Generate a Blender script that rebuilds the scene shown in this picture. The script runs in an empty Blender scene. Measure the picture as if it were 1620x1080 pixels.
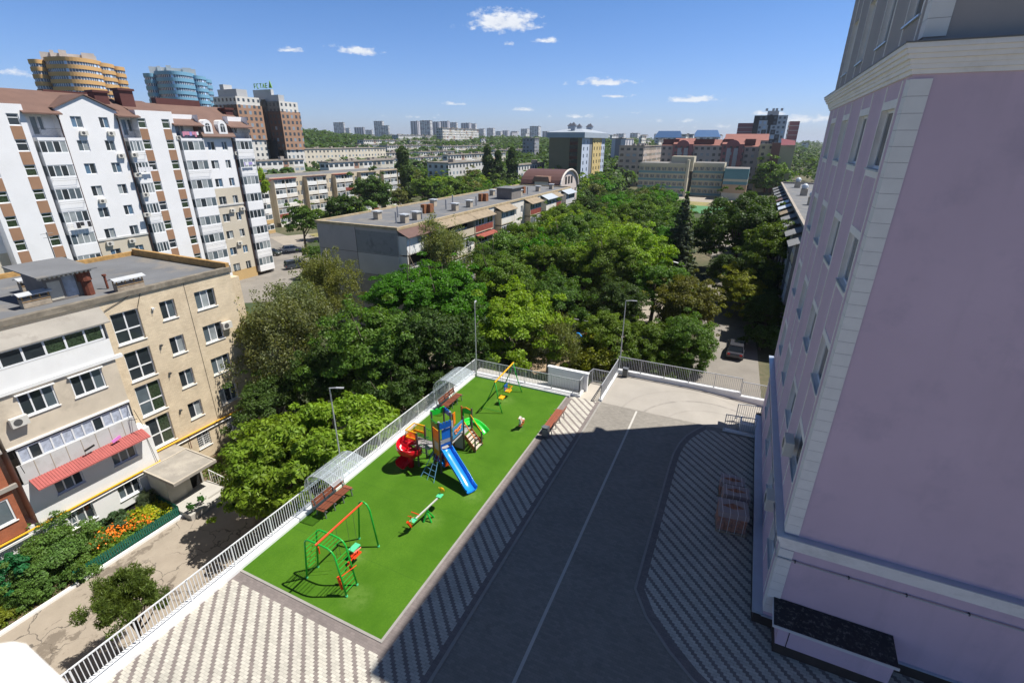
import bpy, math, random
import numpy as np
from mathutils import Vector, Matrix
R=math.radians; PI=math.pi
rnd=random.Random(7)
scn=bpy.context.scene
COL=scn.collection
# ---------------------------------------------------------------- camera model (calibrated once from the photograph)
CF,CP,CR,CY=774.269364,22.3212920,0.332009244,-24.9916321
HC=17.0
def _cam():
    p,r,w=R(CP),R(CR),R(CY)
    f=Vector((math.sin(w)*math.cos(p),math.cos(w)*math.cos(p),-math.sin(p)))
    rt=Vector((math.cos(w),-math.sin(w),0)); up=rt.cross(f)
    rt2=rt*math.cos(r)+up*math.sin(r); up2=rt2.cross(f)
    return rt2,up2,f
CRT,CUP,CFW=_cam()
def ray(px,py): return CRT*((px-810)/CF)+CUP*((540-py)/CF)+CFW
def atz(px,py,z):
    d=ray(px,py); t=(z-HC)/d.z; return Vector((d.x*t,d.y*t,z))
def aty(px,py,y):
    d=ray(px,py); t=y/d.y; return Vector((d.x*t,y,HC+d.z*t))
def atx(px,py,x):
    d=ray(px,py); t=x/d.x; return Vector((x,d.y*t,HC+d.z*t))
# ---------------------------------------------------------------- mesh builder
class MB:
    def __init__(s): s.v=[];s.f=[];s.m=[];s.uv={}
    def quad(s,a,b,c,d,m=0,uv=None):
        i=len(s.v); s.v+=[tuple(a),tuple(b),tuple(c),tuple(d)]; s.f.append((i,i+1,i+2,i+3)); s.m.append(m)
        if uv: s.uv[len(s.f)-1]=uv
        return s
    def poly(s,pts,m=0):
        i=len(s.v); s.v+=[tuple(p) for p in pts]; s.f.append(tuple(range(i,i+len(pts)))); s.m.append(m); return s
    def box(s,x0,y0,z0,x1,y1,z1,m=0,skip=''):
        if x0>x1:x0,x1=x1,x0
        if y0>y1:y0,y1=y1,y0
        if z0>z1:z0,z1=z1,z0
        i=len(s.v)
        s.v+=[(x0,y0,z0),(x1,y0,z0),(x1,y1,z0),(x0,y1,z0),(x0,y0,z1),(x1,y0,z1),(x1,y1,z1),(x0,y1,z1)]
        for k,q in (('b',(3,2,1,0)),('t',(4,5,6,7)),('s',(0,1,5,4)),('e',(1,2,6,5)),('n',(2,3,7,6)),('w',(3,0,4,7))):
            if k in skip: continue
            s.f.append(tuple(i+j for j in q)); s.m.append(m)
        return s
    def obox(s,c,ax,ay,az,hx,hy,hz,m=0):
        c=Vector(c);ax=Vector(ax).normalized()*hx;ay=Vector(ay).normalized()*hy;az=Vector(az).normalized()*hz
        i=len(s.v)
        for sz in(-1,1):
            for sx,sy in((-1,-1),(1,-1),(1,1),(-1,1)): s.v.append(tuple(c+ax*sx+ay*sy+az*sz))
        for q in ((3,2,1,0),(4,5,6,7),(0,1,5,4),(1,2,6,5),(2,3,7,6),(3,0,4,7)): s.f.append(tuple(i+j for j in q)); s.m.append(m)
        return s
    def bar(s,a,b,w,h,m=0):
        a=Vector(a);b=Vector(b);d=(b-a);L=d.length;d.normalize()
        up=Vector((0,0,1)) if abs(d.z)<.95 else Vector((1,0,0))
        sd=d.cross(up).normalized(); u2=sd.cross(d)
        return s.obox((a+b)/2,d,sd,u2,L/2,w/2,h/2,m)
    def tube(s,pts,r,m=0,n=8,caps=True):
        pts=[Vector(p) for p in pts]; rr=r if isinstance(r,(list,tuple)) else [r]*len(pts)
        base=len(s.v); prev=None
        for k,p in enumerate(pts):
            if k==0: d=pts[1]-p
            elif k==len(pts)-1: d=p-pts[k-1]
            else: d=(pts[k+1]-p).normalized()+(p-pts[k-1]).normalized()
            if d.length<1e-9: d=Vector((0,0,1))
            d.normalize()
            if prev is None:
                a=Vector((0,0,1)) if abs(d.z)<.9 else Vector((1,0,0)); e=d.cross(a).normalized()
            else:
                e=prev-d*prev.dot(d); e=e.normalized() if e.length>1e-6 else d.orthogonal().normalized()
            prev=e; g=d.cross(e)
            for j in range(n):
                t=2*PI*j/n; s.v.append(tuple(p+(e*math.cos(t)+g*math.sin(t))*rr[k]))
        for k in range(len(pts)-1):
            for j in range(n):
                a=base+k*n+j;b=base+k*n+(j+1)%n; s.f.append((a,b,b+n,a+n)); s.m.append(m)
        if caps:
            s.f.append(tuple(base+j for j in reversed(range(n)))); s.m.append(m)
            l=base+(len(pts)-1)*n; s.f.append(tuple(l+j for j in range(n))); s.m.append(m)
        return s
    def prism(s,poly,z0,z1,m=0,ax='z'):
        n=len(poly)
        def P(p,t):
            return (p[0],p[1],t) if ax=='z' else ((t,p[0],p[1]) if ax=='x' else (p[0],t,p[1]))
        i=len(s.v); s.v+=[P(p,z0) for p in poly]+[P(p,z1) for p in poly]
        s.f.append(tuple(reversed(range(i,i+n)))); s.m.append(m); s.f.append(tuple(range(i+n,i+2*n))); s.m.append(m)
        for k in range(n): s.f.append((i+k,i+(k+1)%n,i+n+(k+1)%n,i+n+k)); s.m.append(m)
        return s
    def sphere(s,c,r,m=0,nu=10,nv=7,sc=(1,1,1)):
        b=len(s.v)
        for j in range(nv+1):
            ph=PI*j/nv
            for i in range(nu):
                t=2*PI*i/nu; s.v.append((c[0]+r*sc[0]*math.sin(ph)*math.cos(t),c[1]+r*sc[1]*math.sin(ph)*math.sin(t),c[2]+r*sc[2]*math.cos(ph)))
        for j in range(nv):
            for i in range(nu):
                a=b+j*nu+i;c2=b+j*nu+(i+1)%nu; s.f.append((a,a+nu,c2+nu,c2)); s.m.append(m)
        return s
    def mesh(s,name,mats,o=(0,0,0),smooth=False):
        me=bpy.data.meshes.new(name)
        v=[(a[0]-o[0],a[1]-o[1],a[2]-o[2]) for a in s.v]
        me.from_pydata(v,[],s.f)
        for m in mats: me.materials.append(m)
        me.polygons.foreach_set('material_index',s.m)
        if smooth: me.polygons.foreach_set('use_smooth',[True]*len(s.f))
        if s.uv:
            uvl=me.uv_layers.new(name='UVMap')
            for p in me.polygons:
                u=s.uv.get(p.index)
                if u:
                    for li,c in zip(p.loop_indices,u): uvl.data[li].uv=c
        me.update()
        return me
    def build(s,name,mats,parent=None,smooth=False,loc=None):
        if not isinstance(mats,(list,tuple)): mats=[mats]
        o=loc if loc is not None else (POS[parent.name] if parent else (0,0,0))
        me=s.mesh(name,mats,o,smooth)
        ob=bpy.data.objects.new(name,me); COL.objects.link(ob)
        setp(ob,o,parent)
        return ob
POS={}
def setp(ob,o,parent):
    POS[ob.name]=tuple(o)
    if parent:
        ob.parent=parent; q=POS[parent.name]; ob.location=(o[0]-q[0],o[1]-q[1],o[2]-q[2])
    else: ob.location=o
def thing(name,label,cat,loc=(0,0,0),group=None,rz=0):
    o=bpy.data.objects.new(name,None); COL.objects.link(o); o.empty_display_size=.2
    setp(o,loc,None); o.rotation_euler.z=rz
    return tag(o,label,cat,group)
def tag(o,label=None,cat=None,group=None,kind=None):
    if label:o['label']=label
    if cat:o['category']=cat
    if group:o['group']=group
    if kind:o['kind']=kind
    return o
def struct(o): o['kind']='structure'; return o
def copy_tree(o,loc,rz=None,label=None,group=None,scale=None,color=None):
    c=o.copy(); COL.objects.link(c); c.location=loc; POS[c.name]=tuple(loc)
    if rz is not None: c.rotation_euler.z=rz
    if scale is not None: c.scale=scale
    if label: c['label']=label
    if group: c['group']=group
    def rec(a,b):
        for ch in list(a.children):
            d=ch.copy(); COL.objects.link(d); d.parent=b
            if color: d.color=color
            rec(ch,d)
    rec(o,c)
    return c
def inst(name,me,parent,loc,rz=0,scale=None):
    ob=bpy.data.objects.new(name,me); COL.objects.link(ob); setp(ob,loc,parent); ob.rotation_euler.z=rz
    if scale: ob.scale=scale
    return ob
# ---------------------------------------------------------------- materials
MAT={}
def nodes(name):
    m=bpy.data.materials.new(name); m.use_nodes=True; nt=m.node_tree; nt.nodes.clear()
    out=nt.nodes.new('ShaderNodeOutputMaterial'); b=nt.nodes.new('ShaderNodeBsdfPrincipled'); nt.links.new(b.outputs[0],out.inputs[0])
    return m,nt,b,out
def N(nt,t,**k):
    n=nt.nodes.new('ShaderNode'+t)
    for a,b in k.items(): setattr(n,a,b)
    return n
def mathn(nt,op,a,b=None,c=None):
    n=N(nt,'Math',operation=op)
    for i,x in enumerate((a,b,c)):
        if x is None: continue
        if isinstance(x,(int,float)): n.inputs[i].default_value=x
        else: nt.links.new(x,n.inputs[i])
    return n.outputs[0]
def mix(nt,f,a,b,mode='MIX'):
    n=N(nt,'Mix',data_type='RGBA',blend_type=mode)
    if isinstance(f,(int,float)): n.inputs[0].default_value=f
    else: nt.links.new(f,n.inputs[0])
    for i,x in ((6,a),(7,b)):
        if isinstance(x,tuple): n.inputs[i].default_value=(x[0],x[1],x[2],1)
        else: nt.links.new(x,n.inputs[i])
    return n.outputs[2]
def noise(nt,scale,detail=4,rough=.55,vec=None):
    n=N(nt,'TexNoise'); n.inputs['Scale'].default_value=scale; n.inputs['Detail'].default_value=detail; n.inputs['Roughness'].default_value=rough
    if vec is None: vec=N(nt,'NewGeometry').outputs['Position']
    nt.links.new(vec,n.inputs['Vector']); return n.outputs['Fac']
def ramp(nt,f,lo,hi):
    n=N(nt,'MapRange'); n.inputs[1].default_value=lo; n.inputs[2].default_value=hi; nt.links.new(f,n.inputs[0]); return n.outputs[0]
def mat(name,col,rough=.75,var=.12,scale=1.5,bump=0,bscale=20,metal=0,spec=.4,stain=None,sscale=.35,obj=False):
    if name in MAT: return MAT[name]
    m,nt,b,out=nodes(name)
    vec=N(nt,'TexCoord').outputs['Object'] if obj else N(nt,'NewGeometry').outputs['Position']
    c=col
    if var:
        f=noise(nt,scale,5,.6,vec)
        f=ramp(nt,f,.3,.7)
        c=mix(nt,f,tuple(x*(1-var) for x in col),tuple(min(1,x*(1+var)) for x in col))
    if stain:
        g=ramp(nt,noise(nt,sscale,6,.7,vec),.52,.66)
        c=mix(nt,mathn(nt,'MULTIPLY',g,stain[3] if len(stain)>3 else .7),c,tuple(stain[:3]))
    if isinstance(c,tuple): b.inputs['Base Color'].default_value=(*c,1)
    else: nt.links.new(c,b.inputs['Base Color'])
    b.inputs['Roughness'].default_value=rough; b.inputs['Metallic'].default_value=metal; b.inputs['Specular IOR Level'].default_value=spec
    if bump:
        bn=N(nt,'Bump'); bn.inputs['Strength'].default_value=bump; bn.inputs['Distance'].default_value=.02
        nt.links.new(noise(nt,bscale,4,.6,vec),bn.inputs['Height']); nt.links.new(bn.outputs[0],b.inputs['Normal'])
    MAT[name]=m; return m
def glassm(name,col,rough=.06,spec=.6):
    return mat(name,col,rough,.25,.8,spec=spec)
G_DARK=glassm('window_glass_dark',(.030,.038,.045))
G_MID=glassm('window_glass_mid',(.10,.13,.15),.1)
G_CURT=glassm('window_glass_curtain',(.30,.33,.34),.18,.35)
G_BLUE=glassm('window_glass_blue',(.09,.16,.24),.08)
G_GREEN=mat('window_glass_plants',(.035,.055,.03),.08,.8,9,spec=.6)
WHITE=mat('white_plastic_frame',(.78,.79,.80),.4,.03)
WPAINT=mat('white_paint',(.80,.80,.79),.6,.05,.7,stain=(.62,.60,.56,.35))
STEEL=mat('grey_steel_paint',(.50,.51,.52),.4,.05,metal=.3)
DSTEEL=mat('dark_steel',(.10,.105,.11),.45,.1,metal=.4)
DARK=mat('dark_void',(.015,.015,.015),.9,.0)
CONC=mat('pale_concrete',(.46,.44,.40),.85,.08,.8,bump=.2,stain=(.34,.32,.29,.6),sscale=.4)
WOODB=mat('brown_bench_wood',(.27,.085,.045),.5,.15,8)
# ---------------------------------------------------------------- facades and windows
def facade(M,o,u,W,z0,z1,holes,m=0,mr=None,depth=.22):
    """wall with real openings. o=(x,y) left end seen from outside, u=unit direction left to right"""
    if mr is None: mr=m
    us=sorted({0,W,*[round(h[0],4) for h in holes],*[round(h[1],4) for h in holes]})
    zs=sorted({z0,z1,*[round(h[2],4) for h in holes],*[round(h[3],4) for h in holes]})
    us=[a for a in us if -1e-6<=a<=W+1e-6]; zs=[a for a in zs if z0-1e-6<=a<=z1+1e-6]
    inn=(-u[1],u[0])
    def P(a,z,d=0): return (o[0]+u[0]*a+inn[0]*d,o[1]+u[1]*a+inn[1]*d,z)
    # merge vertically per column strip
    for i in range(len(us)-1):
        a0,a1=us[i],us[i+1]; am=(a0+a1)/2; st=None
        for j in range(len(zs)-1):
            zm=(zs[j]+zs[j+1])/2
            hit=any(h[0]<am<h[1] and h[2]<zm<h[3] for h in holes)
            if not hit and st is None: st=zs[j]
            if hit and st is not None: M.quad(P(a0,st),P(a1,st),P(a1,zs[j]),P(a0,zs[j]),m); st=None
        if st is not None: M.quad(P(a0,st),P(a1,st),P(a1,z1),P(a0,z1),m)
    for h in holes:
        a0,a1,b0,b1=h[:4]
        M.quad(P(a0,b0),P(a0,b0,depth),P(a0,b1,depth),P(a0,b1),mr)
        M.quad(P(a1,b0,depth),P(a1,b0),P(a1,b1),P(a1,b1,depth),mr)
        M.quad(P(a0,b0),P(a1,b0),P(a1,b0,depth),P(a0,b0,depth),mr)
        M.quad(P(a0,b1,depth),P(a1,b1,depth),P(a1,b1),P(a0,b1),mr)
WC={}
GL=[G_DARK,G_MID,G_CURT,G_BLUE]
def winmeshes(w,h,nv,nh,fr,frame,glass,var,ft,seg=False):
    """frame mesh and pane mesh in local coords x along wall, y inward, z up"""
    nhk=tuple(round(q,2) for q in nh) if isinstance(nh,(list,tuple)) else nh
    key=(round(w,2),round(h,2),nv,nhk,fr,frame.name,tuple(g.name for g in glass),var,ft)
    if key in WC: return WC[key]
    r=random.Random(hash((round(w,2),round(h,2),var))&0xffff)
    M=MB(); t=fr
    M.box(0,0,0,w,ft,t).box(0,0,h-t,w,ft,h).box(0,0,t,t,ft,h-t).box(w-t,0,t,w,ft,h-t)
    for i in range(1,nv): x=w*i/nv; M.box(x-t/2,.002,t,x+t/2,ft-.002,h-t)
    for zz in (nh if isinstance(nh,(list,tuple)) else [h*i/nh for i in range(1,nh)]):
        M.box(t,.004,zz-t/2,w-t,ft-.004,zz+t/2)
    g=MB()
    for i in range(nv):
        x0=w*i/nv+t*.4;x1=w*(i+1)/nv-t*.4
        k=r.choice([0,0,1,1,2,2]) if len(glass)>2 else r.randrange(len(glass))
        k=min(k,len(glass)-1)
        y=ft*.55
        g.quad((x0,y,t*.5),(x1,y,t*.5),(x1,y,h-t*.5),(x0,y,h-t*.5),k)
    WC[key]=(M.mesh('window_frame',[frame]),g.mesh('window_pane',list(glass)))
    return WC[key]
WC2={}
def window(parent,o,u,h,nv=2,nh=1,fr=.07,frame=None,glass=None,depth=.14,ft=.06,detail=True,sill=None,name='window',var=None):
    frame=frame or WHITE; glass=glass or (G_DARK,G_MID,G_CURT)
    w=h[1]-h[0]; hh=h[3]-h[2]; inn=(-u[1],u[0]); rz=math.atan2(u[1],u[0])
    loc=(o[0]+u[0]*h[0]+inn[0]*depth,o[1]+u[1]*h[0]+inn[1]*depth,h[2])
    v=rnd.randrange(4) if var is None else var
    fm,pm=winmeshes(w,hh,nv,nh,fr,frame,glass,v,ft)
    if detail:
        ob=inst(name,fm,parent,loc,rz)
        p=bpy.data.objects.new('pane',pm); COL.objects.link(p); p.parent=ob
        if sill:
            key=('sill',round(w,2),sill.name,depth)
            if key not in WC: WC[key]=MB().box(-.06,-depth-.07,-.045,w+.06,0,-.002).mesh('window_sill',[sill])
            s=bpy.data.objects.new('sill',WC[key]); COL.objects.link(s); s.parent=ob
        return ob
    key=(fm.name,pm.name)
    if key not in WC2:
        me=bpy.data.meshes.new('window'); vs=[];fs=[];ms=[]
        for src,off in ((fm,0),(pm,1)):
            b=len(vs); vs+=[tuple(x.co) for x in src.vertices]
            for p in src.polygons: fs.append(tuple(b+i for i in p.vertices)); ms.append(p.material_index+off)
        me.from_pydata(vs,[],fs); me.materials.append(frame)
        for g in glass: me.materials.append(g)
        me.polygons.foreach_set('material_index',ms); me.update(); WC2[key]=me
    return inst(name,WC2[key],parent,loc,rz)
# ---------------------------------------------------------------- camera, world, sun
cd=bpy.data.cameras.new('camera'); cam=bpy.data.objects.new('camera',cd); COL.objects.link(cam)
cd.sensor_fit='HORIZONTAL'; cd.sensor_width=36; cd.lens=36*CF/1620; cd.clip_start=.05; cd.clip_end=60000
cam.matrix_world=Matrix((( CRT.x,CUP.x,-CFW.x,0),(CRT.y,CUP.y,-CFW.y,0),(CRT.z,CUP.z,-CFW.z,HC),(0,0,0,1)))
cd.dof.use_dof=True; cd.dof.focus_distance=45; cd.dof.aperture_fstop=2.6
scn.camera=cam
SUNV=Vector((.48,.31,1)).normalized()
sel=math.asin(SUNV.z); 
w=bpy.data.worlds.new('World'); scn.world=w; w.use_nodes=True; nt=w.node_tree; nt.nodes.clear()
wo=nt.nodes.new('ShaderNodeOutputWorld'); bg=nt.nodes.new('ShaderNodeBackground'); sky=nt.nodes.new('ShaderNodeTexSky')
sky.sky_type='NISHITA'; sky.sun_disc=False; sky.sun_elevation=sel; sky.sun_rotation=math.atan2(SUNV.x,SUNV.y)
sky.altitude=100; sky.air_density=1.0; sky.dust_density=.5; sky.ozone_density=2.2
bg.inputs[1].default_value=.066
geo=N(nt,'TexCoord').outputs['Generated']
sep=N(nt,'SeparateXYZ'); nt.links.new(geo,sep.inputs[0])
# small fair-weather clouds: each an elongated patch of sky broken up by noise
CL=[(797,38,.080,.026,.95),(953,131,.052,.0085,.85),(975,153,.030,.005,.6),(460,80,.026,.006,.6),(570,82,.034,.009,.75),(1098,158,.052,.007,.7),(805,70,.012,.006,.6),(870,66,.024,.006,.6),
    (825,174,.034,.005,.55),(1215,180,.04,.006,.5),(1270,190,.08,.012,.55),(720,165,.03,.004,.4),(920,185,.05,.005,.4),(1060,192,.05,.005,.4),(525,73,.014,.006,.4),(40,118,.05,.010,.35),(1150,200,.08,.006,.3),(650,185,.06,.005,.3),(990,178,.03,.004,.35)]
nz=N(nt,'TexNoise'); nz.inputs['Scale'].default_value=52; nz.inputs['Detail'].default_value=7; nz.inputs['Roughness'].default_value=.62
mp=N(nt,'Mapping'); mp.inputs['Scale'].default_value=(1,1,2.0); nt.links.new(geo,mp.inputs[0]); nt.links.new(mp.outputs[0],nz.inputs['Vector'])
tot=None
CL=[CL[0]]+[(a,b,c*1.25,d*1.2,min(.95,e+.15)) for a,b,c,d,e in CL[1:]]
for px,py,wd,ht,st in CL:
    d=ray(px,py).normalized(); az=Vector((d.y,-d.x,0)).normalized(); up=az.cross(d)
    def dot(v):
        n=N(nt,'VectorMath',operation='DOT_PRODUCT'); nt.links.new(geo,n.inputs[0]); n.inputs[1].default_value=v; return n.outputs['Value']
    a=mathn(nt,'MULTIPLY',dot(az),.78/wd); b=mathn(nt,'SUBTRACT',dot(up),0); b=mathn(nt,'MULTIPLY',b,.8/ht)
    # flat base: stretch the lower half
    b=mathn(nt,'MULTIPLY',b,1.0)
    bl=mathn(nt,'MINIMUM',b,0); b=mathn(nt,'ADD',b,mathn(nt,'MULTIPLY',bl,.8))
    r2=mathn(nt,'ADD',mathn(nt,'MULTIPLY',a,a),mathn(nt,'MULTIPLY',b,b))
    fwd=mathn(nt,'GREATER_THAN',dot(d),.5)
    e=mathn(nt,'MULTIPLY',mathn(nt,'SUBTRACT',1,mathn(nt,'POWER',r2,.5)),fwd)
    e=mathn(nt,'MULTIPLY',mathn(nt,'MAXIMUM',e,0),st)
    tot=e if tot is None else mathn(nt,'MAXIMUM',tot,e)
cm=mathn(nt,'ADD',mathn(nt,'MULTIPLY',tot,1.25),mathn(nt,'MULTIPLY',mathn(nt,'SUBTRACT',nz.outputs['Fac'],.62),1.9))
cm=mathn(nt,'MULTIPLY',cm,mathn(nt,'GREATER_THAN',tot,.001))
cm=ramp(nt,cm,.16,.62)
cm.node.clamp=True
shade=ramp(nt,nz.outputs['Fac'],.3,.75)
ccol=mix(nt,shade,(8.2,8.7,9.6),(11,11.2,11.5))
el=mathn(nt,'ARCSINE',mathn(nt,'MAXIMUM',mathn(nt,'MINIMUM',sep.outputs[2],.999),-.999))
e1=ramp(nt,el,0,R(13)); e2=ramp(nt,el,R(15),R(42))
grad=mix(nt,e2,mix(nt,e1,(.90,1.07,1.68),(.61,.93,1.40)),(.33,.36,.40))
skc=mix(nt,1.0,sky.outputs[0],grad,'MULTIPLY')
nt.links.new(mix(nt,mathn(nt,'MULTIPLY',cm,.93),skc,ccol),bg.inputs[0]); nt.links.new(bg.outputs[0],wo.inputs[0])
sd=bpy.data.lights.new('sun','SUN'); sd.energy=4.9; sd.angle=R(.53); sd.color=(1,.955,.88)
so=bpy.data.objects.new('sun',sd); COL.objects.link(so); so.rotation_mode='QUATERNION'
so.rotation_quaternion=SUNV.to_track_quat('Z','Y'); so.location=(30,20,80)
scn.view_settings.view_transform='Standard'; scn.view_settings.look='None'; scn.view_settings.exposure=.5; scn.view_settings.gamma=1
try:
    scn.cycles.max_bounces=6; scn.cycles.diffuse_bounces=3; scn.cycles.glossy_bounces=2; scn.cycles.transmission_bounces=4; scn.cycles.transparent_max_bounces=8
    scn.cycles.caustics_reflective=False; scn.cycles.caustics_refractive=False
except Exception: pass
# ---------------------------------------------------------------- terrain
GZ=-7.7
def sm(a,b,x):
    t=min(1,max(0,(x-a)/(b-a))); return t*t*(3-2*t)
def ground(x,y):
    r=math.hypot(x,y); az=math.degrees(math.atan2(x,y))   # 0=+Y, negative=left
    left=sm(-38,-52,az); right=sm(-12,2,az)
    amp=(16*(1-left)+33*left)*(1-right)+9*right
    z=GZ+1.6*sm(-26,-8,x)*sm(32,40,y)*(1-sm(150,230,r))
    z+=amp*sm(170,820,r)
    z+=7*sm(900,2600,r)+ (2.2*math.sin(x*.011+1)*math.sin(y*.009) + 5*math.sin(x*.0031+.5)*math.cos(y*.0023+.8))*sm(350,900,r)
    return z
M=MB(); rs=[0,12,24,36,48,60,75,90,105,120,140,160,185,215,250,290,340,400,470,550,640,740,860,1000,1200,1450,1800,2300,3000,4200,7000,14000,26000]
na=120
M.v.append((0,0,GZ))
for r_ in rs[1:]:
    for j in range(na):
        a=2*PI*j/na; x=r_*math.sin(a);y=r_*math.cos(a); z=ground(x,y)
        if r_>4000: z=ground(x*4000/r_,y*4000/r_)-(r_-4000)*.004
        M.v.append((x,y,z))
for j in range(na): M.f.append((0,1+(j+1)%na,1+j)); M.m.append(0)
for k in range(len(rs)-2):
    for j in range(na):
        a=1+k*na+j;b=1+k*na+(j+1)%na; M.f.append((a,b,b+na,a+na)); M.m.append(0)
m,nt,b,out=nodes('ground_mat')
pos=N(nt,'NewGeometry').outputs['Position']
f1=ramp(nt,noise(nt,.06,6,.6,pos),.4,.6); f2=ramp(nt,noise(nt,1.2,5,.6,pos),.35,.7); f3=ramp(nt,noise(nt,.011,5,.6,pos),.45,.58)
c=mix(nt,f1,(.045,.065,.02),(.16,.13,.085)); c=mix(nt,f2,c,(.07,.075,.035)); c=mix(nt,mathn(nt,'MULTIPLY',f3,.8),c,(.035,.06,.018))
nt.links.new(c,b.inputs['Base Color']); b.inputs['Roughness'].default_value=.95
GROUND=m
struct(M.build('ground',GROUND,smooth=True))
def sheet(name,pts,mt,dz=.02,sub=3):
    """flat road or path sheet laid over the terrain: pts is a polyline of (x,y,halfwidth)"""
    M=MB(); P=[]
    for k in range(len(pts)-1):
        for s in range(sub):
            t=s/sub; P.append([pts[k][i]*(1-t)+pts[k+1][i]*t for i in range(3)])
    P.append(list(pts[-1]))
    L=[]
    for k,p in enumerate(P):
        q=P[min(k+1,len(P)-1)];o=P[max(k-1,0)]; d=Vector((q[0]-o[0],q[1]-o[1])).normalized(); n=Vector((-d.y,d.x))
        row=[]
        for s in (1,.33,-.33,-1):
            x=p[0]+n.x*p[2]*s;y=p[1]+n.y*p[2]*s; row.append((x,y,ground(x,y)+dz))
        L.append(row)
    for k in range(len(L)-1):
        for j in range(3): M.quad(L[k][j],L[k][j+1],L[k+1][j+1],L[k+1][j])
    return struct(M.build(name,mt))
ASPH=mat('old_asphalt',(.30,.265,.22),.93,.14,.5,bump=.35,bscale=14,stain=(.10,.09,.08,.75),sscale=.33)
ASPH2=mat('road_asphalt',(.23,.21,.185),.93,.12,.3,bump=.2,stain=(.15,.14,.13,.6),sscale=.2)
PATHM=mat('pale_path',(.33,.29,.245),.93,.1,.6,stain=(.3,.27,.22,.5))
DRYG=mat('dry_grass',(.25,.22,.09),.95,.2,.6,stain=(.12,.16,.05,.7),sscale=.15)
# cracks and wet patches on the courtyard drive
m,nt,b,out=nodes('courtyard_asphalt')
pos=N(nt,'NewGeometry').outputs['Position']
n1=ramp(nt,noise(nt,.9,6,.65,pos),.3,.7)
c=mix(nt,n1,(.29,.245,.195),(.35,.30,.24))
vo=N(nt,'TexVoronoi',feature='DISTANCE_TO_EDGE'); vo.inputs['Scale'].default_value=.42
ad=N(nt,'VectorMath',operation='ADD'); nt.links.new(pos,ad.inputs[0]); nn=N(nt,'TexNoise'); nn.inputs['Scale'].default_value=1.4; nn.inputs['Detail'].default_value=6; nt.links.new(pos,nn.inputs['Vector']); nt.links.new(nn.outputs['Color'],ad.inputs[1])
nt.links.new(ad.outputs[0],vo.inputs['Vector'])
crk=mathn(nt,'LESS_THAN',vo.outputs['Distance'],.011); crk=mathn(nt,'MULTIPLY',crk,ramp(nt,noise(nt,.3,3,.5,pos),.45,.55))
c=mix(nt,mathn(nt,'MULTIPLY',crk,.75),c,(.07,.06,.05))
mp=N(nt,'Mapping'); mp.inputs['Rotation'].default_value=(0,0,.5); mp.inputs['Scale'].default_value=(.55,.22,1); nt.links.new(ad.outputs[0],mp.inputs[0])
wet=ramp(nt,noise(nt,.75,6,.62,mp.outputs[0]),.535,.56)
c=mix(nt,mathn(nt,'MULTIPLY',wet,.72),c,(.13,.105,.08))
nt.links.new(c,b.inputs['Base Color']); b.inputs['Roughness'].default_value=.9
COURT=m
M=MB()
M.quad((-32.4,-20,GZ+.02),(-17.6,-20,GZ+.02),(-17.6,31,GZ+.02),(-32.4,31,GZ+.02)); M.quad((-32.4,31,GZ+.02),(-24,31,GZ+.02),(-24,60,GZ+.02),(-32.4,60,GZ+.02))
struct(M.build('courtyard_drive',COURT))
M=MB(); M.box(-32.62,-20,GZ,-32.4,8.6,GZ+.17).box(-32.62,8.9,GZ,-32.4,14.9,GZ+.2)
tag(M.build('white_kerb',WPAINT),'long white painted kerb between the cracked drive and the flower bed','kerb')
# distant roads
sheet('road',[(1,44,3.4),(0.6,60,3.3),(-.6,84,3.2),(-2,110,3.2),(-4,150,3.4),(-6,178,4)],ASPH2)
sheet('path',[(-8.5,52,2.6),(-11,64,3.2),(-13,78,3.2),(-14,95,2.6)],PATHM,.03)
sheet('side_road',[(-140,96,9),(-112,88,8),(-97,80,7),(-84,66,6),(-72,50,5)],ASPH2,.03)
sheet('parking_road',[(-110,90,7),(-100,110,5),(-92,150,4),(-88,200,4)],PATHM,.035)
sheet('school_forecourt',[(-75,243,9),(-40,243,10),(-5,243,9),(30,244,8)],PATHM,.06)
sheet('dry_grass_field',[(-60,226,11),(-20,226,11),(20,228,10)],DRYG,.05)
sheet('sports_pitch',[(-44,207,13),(-3,207,13)],mat('pitch_green',(.07,.20,.085),.9,.08,.2),.08)
sheet('verge',[(-108,100,2.5),(-104,108,4.5),(-101,120,4.5),(-100,132,2)],DRYG,.06)
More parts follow.
